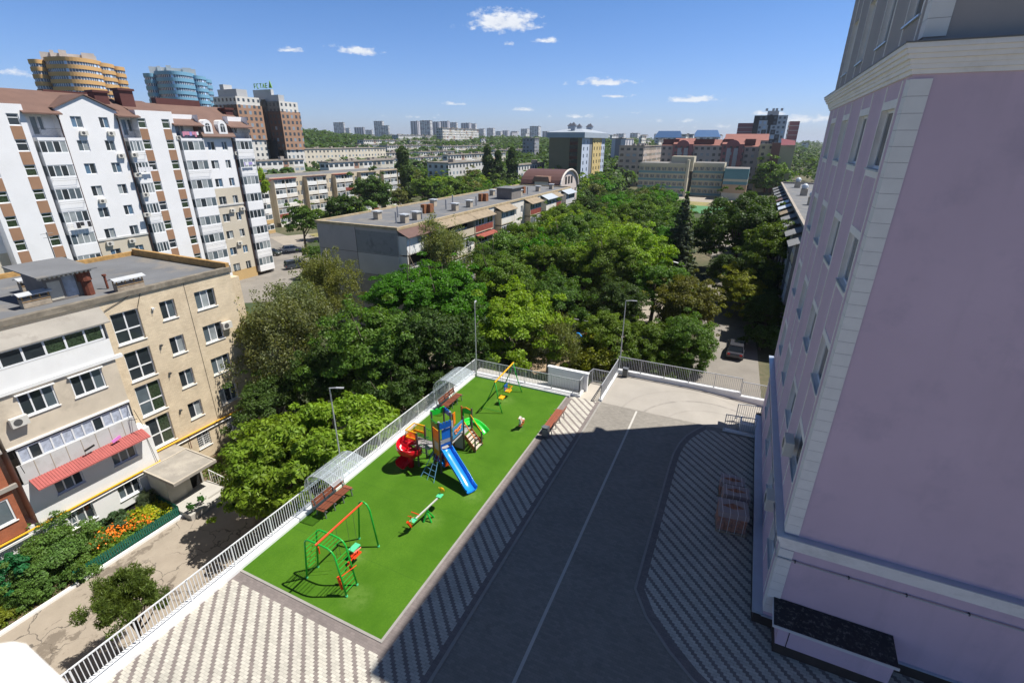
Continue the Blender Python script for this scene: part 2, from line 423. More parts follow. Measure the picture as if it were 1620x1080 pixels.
# ---------------------------------------------------------------- podium deck
def brickmat(name,light,dark,period3=True,scale=1.0,joint=.5,swap=False):
    m,nt,b,out=nodes(name)
    pos=N(nt,'NewGeometry').outputs['Position']; s=N(nt,'SeparateXYZ'); nt.links.new(pos,s.inputs[0])
    X,Y=s.outputs[0],s.outputs[1]
    j=mathn(nt,'FLOOR',mathn(nt,'MULTIPLY',Y,10*scale)); fy=mathn(nt,'FRACT',mathn(nt,'MULTIPLY',Y,10*scale))
    u=mathn(nt,'ADD',mathn(nt,'MULTIPLY',X,5*scale),mathn(nt,'MULTIPLY',j,.5)); i=mathn(nt,'FLOOR',u); fx=mathn(nt,'FRACT',u)
    md=mathn(nt,'SUBTRACT',i,mathn(nt,'MULTIPLY',mathn(nt,'FLOOR',mathn(nt,'DIVIDE',i,3)),3))
    dk=mathn(nt,'LESS_THAN',md,.5)
    cv=N(nt,'CombineXYZ'); nt.links.new(i,cv.inputs[0]); nt.links.new(j,cv.inputs[1])
    wn=N(nt,'TexWhiteNoise',noise_dimensions='3D'); nt.links.new(cv.outputs[0],wn.inputs['Vector'])
    c=mix(nt,dk,light,dark) if period3 else mix(nt,0.0,light,dark)
    br=mathn(nt,'ADD',mathn(nt,'MULTIPLY',wn.outputs['Value'],.22),.88)
    big=mathn(nt,'ADD',mathn(nt,'MULTIPLY',ramp(nt,noise(nt,.45,5,.6,pos),.3,.7),.16),.91)
    br=mathn(nt,'MULTIPLY',br,big)
    g=N(nt,'CombineXYZ'); [nt.links.new(br,g.inputs[k]) for k in range(3)]
    c=mix(nt,1.0,c,g.outputs[0],'MULTIPLY')
    st=ramp(nt,noise(nt,.7,7,.72,pos),.56,.70); c=mix(nt,mathn(nt,'MULTIPLY',st,.32),c,tuple(x*.42 for x in light))
    st=ramp(nt,noise(nt,2.6,6,.75,pos),.66,.74); c=mix(nt,mathn(nt,'MULTIPLY',st,.4),c,(.10,.095,.085))
    jx=mathn(nt,'LESS_THAN',fx,.05); jy=mathn(nt,'LESS_THAN',fy,.09); jj=mathn(nt,'MAXIMUM',jx,jy)
    c=mix(nt,mathn(nt,'MULTIPLY',jj,joint),c,(.08,.075,.07))
    nt.links.new(c,b.inputs['Base Color']); b.inputs['Roughness'].default_value=.85
    return m
PAVE=brickmat('striped_block_paving',(.49,.465,.405),(.21,.178,.165))
BORD=brickmat('border_block_paving',(.195,.165,.155),(.19,.16,.15),False,1.0,.45)
ROADP=brickmat('road_block_paving',(.245,.225,.195),(.245,.225,.195),False,1.0,.35)
CURB=mat('grey_concrete_kerb',(.30,.285,.26),.85,.1,2)
# podium body (the parking storey under the yard)
M=MB()
M.prism([(-17.45,-30),(60,-30),(60,35.4),(-7.35,35.4),(-7.35,32.9),(-8.6,32.9),(-8.6,30.15),(-17.45,31.25)][:0] or [(-17.45,-30),(60,-30),(60,35.45),(-7.3,35.45),(-7.3,32.95),(-8.62,32.95),(-8.62,31.4),(-17.45,31.4)],GZ-.5,-.55)
po=M.build('parking_podium',mat('podium_wall',(.5,.49,.47),.85,.08,.4,stain=(.38,.36,.33,.5),sscale=.2)); struct(po)
M=MB(); M.prism([(-17.45,-30),(3.0,-30),(3.0,30.1),(-7.2,30.1),(-7.2,32.95),(-8.62,32.95),(-8.62,31.4),(-17.45,31.4)],-.549,-.02); M.prism([(3.0,-30),(60,-30),(60,32.3),(3.0,32.3)],-.549,-.02)
struct(M.build('deck_slab',CONC))
def flat(name,poly,z,mt,kind='structure'):
    o=MB().poly([(x,y,z) for x,y in poly]).build(name,mt); o['kind']=kind; return o
# curve of the right pavement
RC=[(-.15,30.05),(-.62,29.3),(-1.1,28.3),(-1.40,27.2),(-1.56,26.0),(-1.60,24.5),(-1.60,15.55),(-.95,14.45),(.08,13.4),(.96,12.7),(3.2,11.4),(6,10.6),(12,10)]
ins=[(-.05,29.55),(-.35,29.0),(-.8,28.05),(-1.08,27.1),(-1.22,26.0),(-1.26,24.5),(-1.26,15.7),(-.7,14.75),(.28,13.75),(1.12,13.05),(3.3,11.8),(6,11),(12,10.4)]
struct(MB().poly([(x,y,-.012) for x,y in [(-7.05,-30),(60,-30),(60,11),(3,30.1),(-7.05,30.1)]]).build('road_paving',ROADP))
LINE=mat('line_white_stone',(.5,.48,.44),.8,.05)
flat('centre_line',[(-4.50,-30),(-4.37,-30),(-4.50,29.95),(-4.62,29.95)],-.006,LINE)
# near + left strip striped paving
struct(MB().quad((-16.98,-30,.0),(-7.4,-30,.0),(-7.4,8.8,.0),(-16.98,8.8,.0)).quad((-9.08,8.8,.0),(-7.4,8.8,.0),(-7.4,30.06,.0),(-9.08,30.06,.0)).quad((-8.62,30.06,0),(-7.4,30.06,0),(-7.4,30.062,0),(-8.62,30.062,0)).build('pavement',PAVE))
struct(MB().quad((-16.98,8.8,0),(-9.08,8.8,0),(-9.08,9.2,0),(-16.98,9.2,0)).quad((-9.47,9.2,0),(-9.08,9.2,0),(-9.08,29.75,0),(-9.47,29.75,0)).quad((-7.4,-30,.001),(-7.17,-30,.001),(-7.17,30.06,.001),(-7.4,30.06,.001)).build('pavement_border',BORD))
struct(MB().box(-7.17,-30,-.1,-7.05,30.1,.02).build('kerb',CURB))
struct(MB().box(-16.98,9.2,-.01,-9.47,9.3,.03).box(-9.57,9.3,-.01,-9.47,29.75,.03).build('lawn_edging',CURB))
# turf
m,nt,b,out=nodes('artificial_turf')
pos=N(nt,'NewGeometry').outputs['Position']
c=mix(nt,ramp(nt,noise(nt,.55,4,.6,pos),.36,.64),(.058,.148,.007),(.082,.188,.012))
c=mix(nt,mathn(nt,'MULTIPLY',ramp(nt,noise(nt,16,6,.8,pos),.36,.68),.55),c,(.028,.105,.005))
c=mix(nt,mathn(nt,'MULTIPLY',ramp(nt,noise(nt,2.3,5,.7,pos),.6,.75),.3),c,(.10,.21,.03))
_s=N(nt,'SeparateXYZ'); nt.links.new(pos,_s.inputs[0]); _f=mathn(nt,'FRACT',mathn(nt,'DIVIDE',_s.outputs[1],4.0)); c=mix(nt,mathn(nt,'MULTIPLY',mathn(nt,'LESS_THAN',_f,.008),.35),c,(.03,.09,.01))
_f=mathn(nt,'FRACT',mathn(nt,'DIVIDE',mathn(nt,'ADD',_s.outputs[0],1.2),3.7)); c=mix(nt,mathn(nt,'MULTIPLY',mathn(nt,'LESS_THAN',_f,.006),.35),c,(.03,.09,.01))
for wx,wy,wr in ((-11.6,10.3,.8),(-13.0,12.0,.6),(-10.4,17.6,.7),(-13.3,27.4,.9),(-15.2,17.7,.6),(-11.4,15.2,.8),(-10.9,24.4,.5)):
    dx=mathn(nt,'SUBTRACT',_s.outputs[0],wx);dy=mathn(nt,'SUBTRACT',_s.outputs[1],wy); rr=mathn(nt,'POWER',mathn(nt,'ADD',mathn(nt,'MULTIPLY',dx,dx),mathn(nt,'MULTIPLY',dy,dy)),.5)
    e=mathn(nt,'MAXIMUM',mathn(nt,'SUBTRACT',1,mathn(nt,'DIVIDE',rr,wr)),0); e=mathn(nt,'MULTIPLY',e,ramp(nt,noise(nt,3.5,5,.7,pos),.3,.6)); c=mix(nt,mathn(nt,'MULTIPLY',e,.6),c,(.17,.27,.06))
nt.links.new(c,b.inputs['Base Color']); b.inputs['Roughness'].default_value=.9; b.inputs['Specular IOR Level'].default_value=.15
bn=N(nt,'Bump'); bn.inputs['Strength'].default_value=.6; bn.inputs['Distance'].default_value=.03; nt.links.new(noise(nt,45,3,.7,pos),bn.inputs['Height']); nt.links.new(bn.outputs[0],b.inputs['Normal'])
o=MB().quad((-16.98,9.3,.02),(-9.57,9.3,.02),(-9.57,29.78,.02),(-16.98,29.78,.02)).build('play_lawn',m); struct(o)
# right-hand striped pavement
def ring(a,b,z):
    M=MB()
    for k in range(len(a)-1): M.quad((*a[k],z),(*a[k+1],z),(*b[k+1],z),(*b[k],z))
    return M
M=MB()
pv=ins+[(60,10.4),(60,16),(2.72,16),(2.72,29.6)]
M.poly([(x,y,.012) for x,y in pv]); struct(M.build('right_pavement',PAVE))
struct(ring(RC,ins,.013).build('right_pavement_border',BORD))
M=MB()
for k in range(len(RC)-1):
    a=Vector((*RC[k],0));c2=Vector((*RC[k+1],0)); M.bar(a+Vector((0,0,-.035)),c2+Vector((0,0,-.035)),.1,.11)
struct(M.build('right_kerb',CURB))
# concrete apron and ramp
m,nt,b,out=nodes('ramp_concrete')
pos=N(nt,'NewGeometry').outputs['Position']
c=mix(nt,ramp(nt,noise(nt,.5,6,.6,pos),.3,.7),(.315,.29,.255),(.375,.345,.305))
c=mix(nt,mathn(nt,'MULTIPLY',ramp(nt,noise(nt,.8,7,.7,pos),.58,.72),.35),c,(.36,.335,.29))
# curved tyre marks
s=N(nt,'SeparateXYZ'); nt.links.new(pos,s.inputs[0])
for cx,cy,rad,wd,am in ((.6,28.4,5.0,.13,.45),(.9,28.6,3.7,.10,.25),(-.5,29.4,5.1,.12,.18)):
    dx=mathn(nt,'SUBTRACT',s.outputs[0],cx);dy=mathn(nt,'SUBTRACT',s.outputs[1],cy)
    rr=mathn(nt,'POWER',mathn(nt,'ADD',mathn(nt,'MULTIPLY',dx,dx),mathn(nt,'MULTIPLY',dy,dy)),.5)
    e=mathn(nt,'SUBTRACT',1,mathn(nt,'MULTIPLY',mathn(nt,'ABSOLUTE',mathn(nt,'SUBTRACT',rr,rad)),1/wd)); e=mathn(nt,'MAXIMUM',e,0)
    e=mathn(nt,'MULTIPLY',e,ramp(nt,noise(nt,1.7,5,.7,pos),.3,.6)); c=mix(nt,mathn(nt,'MULTIPLY',e,am*1.3),c,(.13,.12,.11))
nt.links.new(c,b.inputs['Base Color']); b.inputs['Roughness'].default_value=.85
def rampz(x): return -.01-.42*sm(-2,5,x)-max(0,x-5)*.13
M=MB(); xs=[-7.05,-5,-3,-2,-1,0,1,2,3,4,5,7,10,14,20,30]
for k in range(len(xs)-1):
    y0=lambda x: 30.1 if x<1 else (30.1+(x-1)*1.2 if x<2.8 else 32.4)
    a,c2=xs[k],xs[k+1]; M.quad((a,y0(a),rampz(a)),(c2,y0(c2),rampz(c2)),(c2,35.15,rampz(c2)),(a,35.15,rampz(a)))
struct(M.build('ramp',m))
flat('landing',[(-8.6,30.06),(-7.2,30.06),(-7.2,32.9),(-8.6,32.9)],.004,mat('landing_concrete',(.45,.41,.35),.85,.08,.9))
# low white walls the railings stand on
def lowwall(label,*bx):
    M=MB()
    for q in bx: M.box(*q)
    return tag(M.build('low_wall',WPAINT),label,'low wall')
lowwall('long white low wall under the railing along the tree side of the play lawn',(-17.5,-30,-.4,-16.98,30.1,.16))
lowwall('short white low wall under the railing at the far end of the play lawn',(-17.5,30.1,-.4,-8.64,30.36,.17),(-16.98,29.78,-.02,-9.3,30.1,.13),(-8.86,30.36,-.4,-8.64,31.0,.17))
lowwall('white low wall between the landing and the concrete ramp',(-7.3,30.2,-.4,-7.08,35.15,.14))
M=MB(); M.box(-7.3,35.15,-.55,1.75,35.45,.30); M.box(1.75,35.15,-1.2,7,35.45,.06); M.box(7,35.15,-3,30,35.45,-.4)
tag(M.build('low_wall',WPAINT),'white retaining wall along the far edge of the concrete ramp, stepping down to the right','low wall')
M=MB(); M.box(-11.5,31.12,-.5,-8.46,31.36,1.36); M.box(-11.56,31.08,1.36,-8.4,31.40,1.46)
t=tag(M.build('stair_wall',WPAINT),'tall white blank wall behind the railing at the stairwell','wall')
# ---------------------------------------------------------------- railings
def railing(label,pts,h=1.08,zb=.16,bay=1.95,step=.125,mt=None,name='railing',slope=0,handrail=.05):
    mt=mt or STEEL
    L0=pts[0]; t=thing(name,label,'railing',(L0[0],L0[1],zb))
    for a,b2 in zip(pts[:-1],pts[1:]):
        a=Vector((a[0],a[1],zb if len(a)<3 else a[2])); b2=Vector((b2[0],b2[1],zb if len(b2)<3 else b2[2])); L=(b2-a).length; n=max(1,round(L/bay))
        for k in range(n):
            p=a.lerp(b2,k/n); q=a.lerp(b2,(k+1)/n)
            M=MB(); M.bar(p+Vector((0,0,h)),q+Vector((0,0,h)),.05,.04); M.bar(p+Vector((0,0,.1)),q+Vector((0,0,.1)),.03,.03)
            c=max(1,round((q-p).length/step))
            for j in range(1,c):
                s=p.lerp(q,j/c); M.box(s.x-.012,s.y-.012,s.z+.1,s.x+.012,s.y+.012,s.z+h-.015,skip='bt')
            M.build('railing_panel',mt,t)
            P=MB(); P.box(p.x-.025,p.y-.025,p.z-.01,p.x+.025,p.y+.025,p.z+h+.025); P.box(p.x-.06,p.y-.06,p.z-.01,p.x+.06,p.y+.06,p.z+.012); P.build('post',mt,t)
        P=MB(); P.box(b2.x-.025,b2.y-.025,b2.z-.01,b2.x+.025,b2.y+.025,b2.z+h+.025); P.build('post',mt,t)
    return t
LSTEEL=mat('light_grey_railing_paint',(.66,.67,.68),.4,.04)
railing('long pale grey railing on the white low wall beside the play lawn and striped paving',[(-17.25,-6),(-17.25,30.2)],mt=LSTEEL)
railing('grey railing across the far end of the play lawn, returning at the stairwell',[(-17.25,30.23),(-8.75,30.23),(-8.75,31.05)],zb=.17)
railing('grey railing on the low wall between the landing and the concrete ramp',[(-7.19,30.3),(-7.19,35.3)],zb=.14)
railing('long grey railing at the far edge of the concrete ramp above the courtyard road',[(-7.19,35.3,.30),(1.7,35.3,.30)],h=1.1,zb=.3)
railing('short lower grey railing at the far edge of the ramp next to the lilac building',[(1.78,35.3,.06),(7,35.3,.06)],h=1.1,zb=.06)
railing('grey railing behind the white blank wall where the stairs go down',[(-8.55,32.9),(-7.3,32.9)],zb=0)
railing('grey stair railing going down behind the white blank wall',[(-9.3,31.7,-.6),(-8.55,32.8,0)],zb=0)
t=thing('handrail','thin dark handrail at the gap between striped paving and landing','handrail',(-7.65,29.9,0))
MB().tube([(-7.66,29.9,.0),(-7.19,30.3,1.15)],.022).build('rail',DSTEEL,t); MB().box(-7.2,30.27,0,-7.17,30.3,1.2).build('post',DSTEEL,t)
# railing and white ramp box beside the lilac building
t=railing('dark grey railing around the access steps at the foot of the lilac building',[(.95,29.95),(2.7,30.15)],zb=.1,h=1.05)
railing('second grey railing behind the access steps at the foot of the lilac building',[(1.6,31.9),(3.0,32.2)],zb=.0,h=1.05)
M=MB(); M.box(.9,29.86,-.2,2.74,30.1,.1); M.box(1.85,30.6,-.3,2.9,30.85,.35); M.box(1.85,30.85,-.3,1.95,31.7,.35); M.box(1.95,30.85,-.3,2.9,31.7,.02)
tag(M.build('access_steps',WPAINT),'small white access steps between two railings at the foot of the lilac building','steps')
# ---------------------------------------------------------------- playground
def paint(n,c,r=.35): return mat(n,c,r,.04,2,spec=.5)
P_GREEN=paint('play_green',(.01,.36,.035)); P_RED=paint('play_orange_red',(.75,.055,.01)); P_YEL=paint('play_yellow',(.85,.42,.005)); P_BLUE=paint('play_blue',(.01,.10,.42)); P_LBLUE=paint('slide_blue',(.015,.25,.78),.22)
P_CRIM=paint('slide_red',(.62,.008,.02),.2); P_DGRN=paint('play_dark_green',(.01,.20,.03)); P_ORG=paint('play_orange',(.85,.22,.005)); P_MINT=paint('play_mint',(.10,.62,.30)); P_GREY=paint('play_grey',(.35,.34,.34)); P_BROWN=paint('play_brown',(.38,.11,.04))
P_POST=paint('play_post',(.09,.075,.065),.5); P_LGREEN=paint('slide_green',(.02,.55,.04),.25); P_ROPE=paint('rope_blue',(.12,.30,.45),.7); P_MAG=paint('play_magenta',(.30,.01,.10)); P_BEIGE=paint('play_beige',(.55,.48,.40),.6)
# climbing frame with swing
t=thing('climbing_frame','green ladder climbing frame with a red beam and swing, near end of play lawn','climbing frame',(-13.1,10.5,0.02))
for y in (10.17,10.78):
    pts=[(-14.15,y,.02),(-13.86,y,2.05),(-13.78,y,2.2),(-13.62,y,2.27),(-13.0,y,2.29),(-12.62,y,2.27),(-12.42,y,2.18),(-12.3,y,2.0),(-12.0,y,.02)]
    MB().tube(pts,.038,n=8).build('side_arch',P_GREEN,t,smooth=True)
    for x in (-14.15,-12.0): MB().tube([(x,y,.0),(x,y,.09)],.05).build('foot_cap',P_MINT,t)
for k in range(1,8):
    f=k/8*.97; MB().tube([(-14.15+.29*f,10.17,.05+2.0*f),(-14.15+.29*f,10.78,.05+2.0*f)],.016,n=6).build('rung',P_GREEN,t)
for k in range(0,8): MB().tube([(-13.7+k*.175,10.17,2.275),(-13.7+k*.175,10.78,2.275)],.014,n=6).build('rung',P_GREEN,t)
for k in range(1,9):
    f=k/9; MB().tube([(-12.0-.3*f,10.17,.02+1.98*f),(-12.0-.3*f,10.78,.02+1.98*f)],.016,n=6).build('rung',P_GREEN,t)
MB().tube([(-13.12,10.05,2.33),(-13.15,12.85,2.30)],.042,n=8).build('beam',P_RED,t)
MB().tube([(-13.66,12.8,.02),(-13.42,12.8,1.95),(-13.37,12.8,2.17),(-13.24,12.8,2.31),(-13.08,12.8,2.33),(-12.92,12.8,2.25),(-12.80,12.8,2.0),(-12.55,12.8,.02)],.04,n=8).build('end_arch',P_GREEN,t,smooth=True)
for x in (-13.66,-12.55): MB().tube([(x,12.8,0),(x,12.8,.09)],.055).build('foot_cap',P_MINT,t)
M=MB()
for y in (11.75,12.15): M.tube([(-13.14,y,2.28),(-13.14,y,.52)],.008,n=4)
for y in (11.15,10.95): M.tube([(-13.13,y,2.28),(-13.1,y,.8)],.008,n=4)
M.build('chain',DSTEEL,t)
MB().box(-13.26,11.72,.48,-12.98,12.18,.53).build('swing_seat',P_MINT,t)
M=MB(); M.box(-13.02,11.5,.40,-12.72,11.95,.44); M.tube([(-13.05,11.55,.42),(-12.75,11.55,.72),(-12.7,11.9,.72),(-13.0,11.95,.42)],.025,n=6); M.tube([(-12.85,11.2,.25),(-12.85,11.75,.55)],.03,n=6); M.build('cradle_seat',P_RED,t)
M=MB(); M.bar((-12.30,10.17,.95),(-12.16,10.17,.35),.09,.09); M.bar((-12.30,10.78,1.15),(-12.2,10.78,.75),.07,.07); M.tube([(-12.25,10.2,.9),(-12.0,10.9,1.0)],.02,n=6); M.tube([(-13.9,10.78,.9),(-13.9,10.78,1.25)],.03,n=6)
M.build('hand_grip',P_RED,t)
# far swing set
t=thing('swing_set','yellow-beamed swing set with green curved legs at the far end of the play lawn','swing',(-13.4,27.3,.02))
MB().tube([(-13.15,25.55,2.3),(-13.42,29.05,2.22)],.05,n=8).build('beam',P_YEL,t)
for (a,b2,y,x) in ((-14.2,-12.65,25.65,-13.17),(-14.25,-12.66,28.95,-13.4)):
    for xx in (a,b2):
        MB().tube([(xx,y,.02),(xx*.7+x*.3,y,.55),(xx*.35+x*.65,y,1.3),(x,y,2.25)],.034,n=8).build('leg',P_GREEN,t,smooth=True)
    MB().tube([(a+.1,y,.12),(b2-.05,y,.12)],.015,n=6).build('cross_bar',P_DGRN,t)
for y,c in ((26.85,P_YEL),(27.95,P_YEL)):
    M=MB(); [M.tube([(-13.3,y+d,2.24),(-13.3,y+d,.55)],.008,n=4) for d in (-.2,.2)]; M.build('chain',DSTEEL,t)
    MB().box(-13.46,y-.24,.46,-13.12,y+.24,.54).build('swing_seat',c,t)
M=MB(); M.bar((-13.5,27.7,.75),(-13.5,28.2,.75),.06,.42); M.build('seat_back',P_BLUE,t)
M=MB(); M.tube([(-13.45,27.72,.78),(-13.1,27.72,.78),(-13.1,28.2,.78),(-13.45,28.2,.78)],.025,n=6); M.build('safety_bar',P_ORG,t)
# seesaw
t=thing('seesaw','small seesaw with a grey plank, green pivot and orange ends lying on the play lawn','seesaw',(-11.55,15.2,.02))
a=Vector((-11.72,14.35,.55));b2=Vector((-11.38,16.1,.78))
MB().bar(a,b2,.07,.05).build('plank',paint('plank_grey',(.55,.54,.52)),t)
for p,c in ((a,P_RED),(b2,P_YEL)):
    s=1 if c is P_YEL else -1
    M=MB(); M.box(p.x-.13,p.y-.15,p.z+.02,p.x+.13,p.y+.15,p.z+.06); M.build('seat',P_MINT,t)
    M=MB()
    if s>0: M.sphere((p.x,p.y+.22,p.z+.22),.15,nu=10,nv=6,sc=(1,.4,1))
    else:
        M.obox((p.x-.02,p.y-.28,p.z+.02),(1,0,0),(0,1,.5),(0,-.5,1),.05,.05,.26); M.tube([(p.x-.22,p.y+.18,p.z+.3),(p.x+.22,p.y+.18,p.z+.3)],.025,n=6)
    M.tube([(p.x,p.y+.16*s,p.z+.05),(p.x,p.y+.16*s,p.z+.42)],.02,n=6); M.tube([(p.x-.16,p.y+.16*s,p.z+.36),(p.x+.16,p.y+.16*s,p.z+.36)],.018,n=6)
    M.build('animal_head' if s<0 else 'round_shield',c,t)
M=MB(); M.tube([(-11.6,14.95,.02),(-11.52,15.2,.58),(-11.35,15.45,.02)],.05,n=8); M.tube([(-11.8,15.3,.02),(-11.55,15.2,.5),(-11.25,15.1,.02)],.045,n=8); M.build('pivot_frame',P_GREEN,t)
# spring rider
t=thing('spring_rider','small white and brown spring rider standing alone on the play lawn','spring rider',(-10.78,24.65,.02))
MB().tube([(-10.78+.07*math.cos(k*.9),24.65+.07*math.sin(k*.9),.03+k*.013) for k in range(24)],.014,n=5).build('spring',DSTEEL,t)
M=MB(); M.prism([(24.35,.35),(24.9,.33),(25.0,.5),(24.9,.6),(24.68,.55),(24.58,.78),(24.42,.98),(24.22,.9),(24.3,.72),(24.38,.55)],-10.82,-10.70,ax='x'); M.build('horse_panel',paint('rider_white',(.75,.68,.60)),t)
M=MB(); M.box(-10.9,24.55,.5,-10.62,24.8,.55); M.prism([(24.3,.3),(24.85,.28),(24.8,.45),(24.4,.48)],-10.86,-10.66,ax='x'); M.build('saddle',P_BROWN,t)
MB().tube([(-10.96,24.42,.76),(-10.56,24.42,.76)],.018,n=6).build('handle_bar',P_RED,t)
# play tower
t=thing('play_tower','large castle play tower with blue, red and green slides in the middle of the lawn','play tower',(-13.2,19.1,.02))
x0,x1,y0,y1=-13.55,-12.9,18.5,19.65
TA,TB,TC,TD=[Vector(q) for q in ((-13.50,18.80,0),(-12.86,18.50,0),(-12.52,19.12,0),(-13.14,19.44,0))]
for q,hh in ((TA,3.62),(TB,3.24),(TC,3.62),(TD,3.62)):
    p=MB().tube([(q.x,q.y,.02),(q.x,q.y,hh)],.05,n=8).build('post',P_POST,t); MB().tube([(q.x,q.y,hh),(q.x,q.y,hh+.05)],.058,n=8).build('post_cap',P_LGREEN if q in (TA,TD) else P_GREY,p)
def pnl(A,B,z0,z1,mt,name='wall_panel',th=.03,f0=.06,f1=.94):
    a=A.lerp(B,f0);b=A.lerp(B,f1); zc=Vector((0,0,(z0+z1)/2)); return MB().bar(a+zc,b+zc,th,z1-z0).build(name,mt,t)
def cren(a,b2,z0,z1,mt,n=3,name='battlement'):
    M=MB(); d=b2-a; pts=[]
    for k in range(n):
        pts+= [(k/n,z1-.1),(k/n+.12/n*1.2,z1-.1),(k/n+.16/n*1.2,z1),(k/n+.82/n,z1),(k/n+.86/n,z1-.1)]
    pts.append((1,z1-.1)); o=Vector((d.y,-d.x,0)).normalized()*.055
    top=[a+d*f+o+Vector((0,0,z)) for f,z in pts]; lo=[a+o+Vector((0,0,z0+.04)),(a+b2)/2+o+Vector((0,0,z0)),b2+o+Vector((0,0,z0+.04))]
    pg=top+lo[::-1]; w=o.normalized()*.025; n_=len(pg); i=len(M.v); M.v+=[tuple(p+w) for p in pg]+[tuple(p-w) for p in pg]; M.f.append(tuple(range(i,i+n_))); M.m.append(0); M.f.append(tuple(reversed(range(i+n_,i+2*n_)))); M.m.append(0)
    for k in range(n_): M.f.append((i+(k+1)%n_,i+k,i+n_+k,i+n_+(k+1)%n_)); M.m.append(0)
    return M.build(name,mt,t)
cren(TA,TB,2.82,3.2,P_DGRN); cren(TB,TC,2.80,3.2,P_BLUE,4); cren(TC,TD,3.28,3.62,P_BLUE); cren(TD,TA,3.28,3.62,P_LGREEN)
pnl(TA,TB,2.02,2.68,P_ORG); OC=paint('panel_ochre',(.62,.27,.02)); pnl(TA,TB,1.0,1.40,OC); pnl(TA,TB,1.9,2.02,OC,'panel_rail'); pnl(TA,TB,1.4,1.9,OC,'porthole_panel',f0=.06,f1=.2); pnl(TA,TB,1.4,1.9,OC,'porthole_panel',f0=.8,f1=.94)
pnl(TA,TB,1.4,1.9,P_BEIGE,'porthole_glass',.015,.2,.8)
pnl(TB,TC,2.12,2.72,paint('panel_blue',(.01,.14,.55)),f0=.2); pnl(TB,TC,1.88,2.10,P_GREY)
M=MB(); i=0; M.poly([(q.x,q.y,1.34) for q in (TA,TB,TC,TD)]); M.poly([(q.x,q.y,1.28) for q in (TD,TC,TB,TA)]); 
for q,r_ in ((TA,TB),(TB,TC),(TC,TD),(TD,TA)): M.quad((q.x,q.y,1.28),(r_.x,r_.y,1.28),(r_.x,r_.y,1.34),(q.x,q.y,1.34))
M.build('platform',P_GREY,t)
pnl(TD,TC,.15,1.15,P_MAG); pnl(TA,TD,.3,1.1,P_MAG); pnl(TA.lerp(TD,.5),TB.lerp(TC,.5),.30,.36,P_LBLUE,'bench_board',.35); pnl(TB,TC,.35,1.05,P_RED,'round_panel',f0=.35,f1=.9)
# bridge west with railings and spiral slide
MB().box(-14.32,18.55,1.28,x0-.05,19.25,1.34).build('bridge_deck',P_GREY,t)
for y in (18.55,19.25):
    M=MB(); M.tube([(-14.3,y,2.12),(-13.95,y,2.02),(x0-.04,y,2.12)],.022,n=6); M.tube([(-14.3,y,1.45),(-13.95,y,1.4),(x0-.04,y,1.45)],.018,n=6)
    for k in range(1,7): M.tube([(-14.3+k*.105,y,1.42),(-14.3+k*.105,y,2.06)],.010,n=4)
    M.build('bridge_rail',P_DGRN,t)
    M=MB(); 
    for k in range(1,7): M.tube([(-14.3+k*.105,y-.01,.98),(-14.3+k*.105,y-.01,1.42)],.010,n=4)
    M.tube([(-14.3,y-.01,.98),(x0,y-.01,.98)],.018,n=6); M.build('bridge_skirt',P_GREY,t)
for y in (18.5,19.3):
    MB().box(-14.4,y-.04,.02,-14.32,y+.04,2.2).build('post',P_POST,t)
for a,b2 in (((-15.1,18.5),(-14.36,18.5)),((-15.1,19.3),(-14.36,19.3)),((-15.1,18.5),(-15.1,19.3))):
    M=MB(); A=Vector((*a,0));B=Vector((*b2,0))
    for z in (2.18,1.75): M.bar(A+Vector((0,0,z)),B+Vector((0,0,z)),.05,.05)
    n=8
    for k in range(n+1): p=A.lerp(B,k/n); M.box(p.x-.012,p.y-.012,1.4,p.x+.012,p.y+.012,2.18)
    M.build('landing_rail',P_YEL,t)
    M=MB(); 
    for k in range(n+1): p=A.lerp(B,k/n); M.box(p.x-.012,p.y-.012,1.38,p.x+.012,p.y+.012,1.7)
    M.bar(A+Vector((0,0,1.7)),B+Vector((0,0,1.7)),.055,.05)
    M.build('landing_lower_rail',P_ORG,t)
MB().box(-15.1,18.5,1.28,-14.36,19.3,1.34).build('platform',P_GREY,t)
def chute(path,w,h,th,mt,name,bank=None):
    """trough slide swept along path points with a U section"""
    M=MB(); prof=[(-w/2-.03,h),(-w/2,h),(-w/2+.02,h*.4),(-w/2+.08,.03),(0,0),(w/2-.08,.03),(w/2-.02,h*.4),(w/2,h),(w/2+.03,h),(w/2+.03,h-.05),(w/2+.02,h*.3),(w/2-.08,-th),(0,-th-.01),(-w/2+.08,-th),(-w/2-.02,h*.3),(-w/2-.03,h-.05)]
    n=len(prof); rows=[]
    for k,p in enumerate(path):
        p=Vector(p);a=Vector(path[max(0,k-1)]);b=Vector(path[min(len(path)-1,k+1)])
        d=(b-a); hd=Vector((d.x,d.y,0)).normalized(); s=Vector((hd.y,-hd.x,0)); d.normalize(); u=s.cross(d).normalized()
        if bank: s=(s*math.cos(bank)-u*math.sin(bank)); u=s.cross(d).normalized()
        rows.append(len(M.v)); M.v+=[tuple(p+s*q[0]+u*q[1]) for q in prof]
    for k in range(len(rows)-1):
        for j in range(n):
            a=rows[k]+j;b=rows[k]+(j+1)%n;c=rows[k+1]+(j+1)%n;e=rows[k+1]+j; M.f.append((a,b,c,e)); M.m.append(0)
    M.f.append(tuple(rows[0]+j for j in range(n))); M.m.append(0); M.f.append(tuple(rows[-1]+j for j in reversed(range(n)))); M.m.append(0)
    return M.build(name,mt,t,smooth=True)
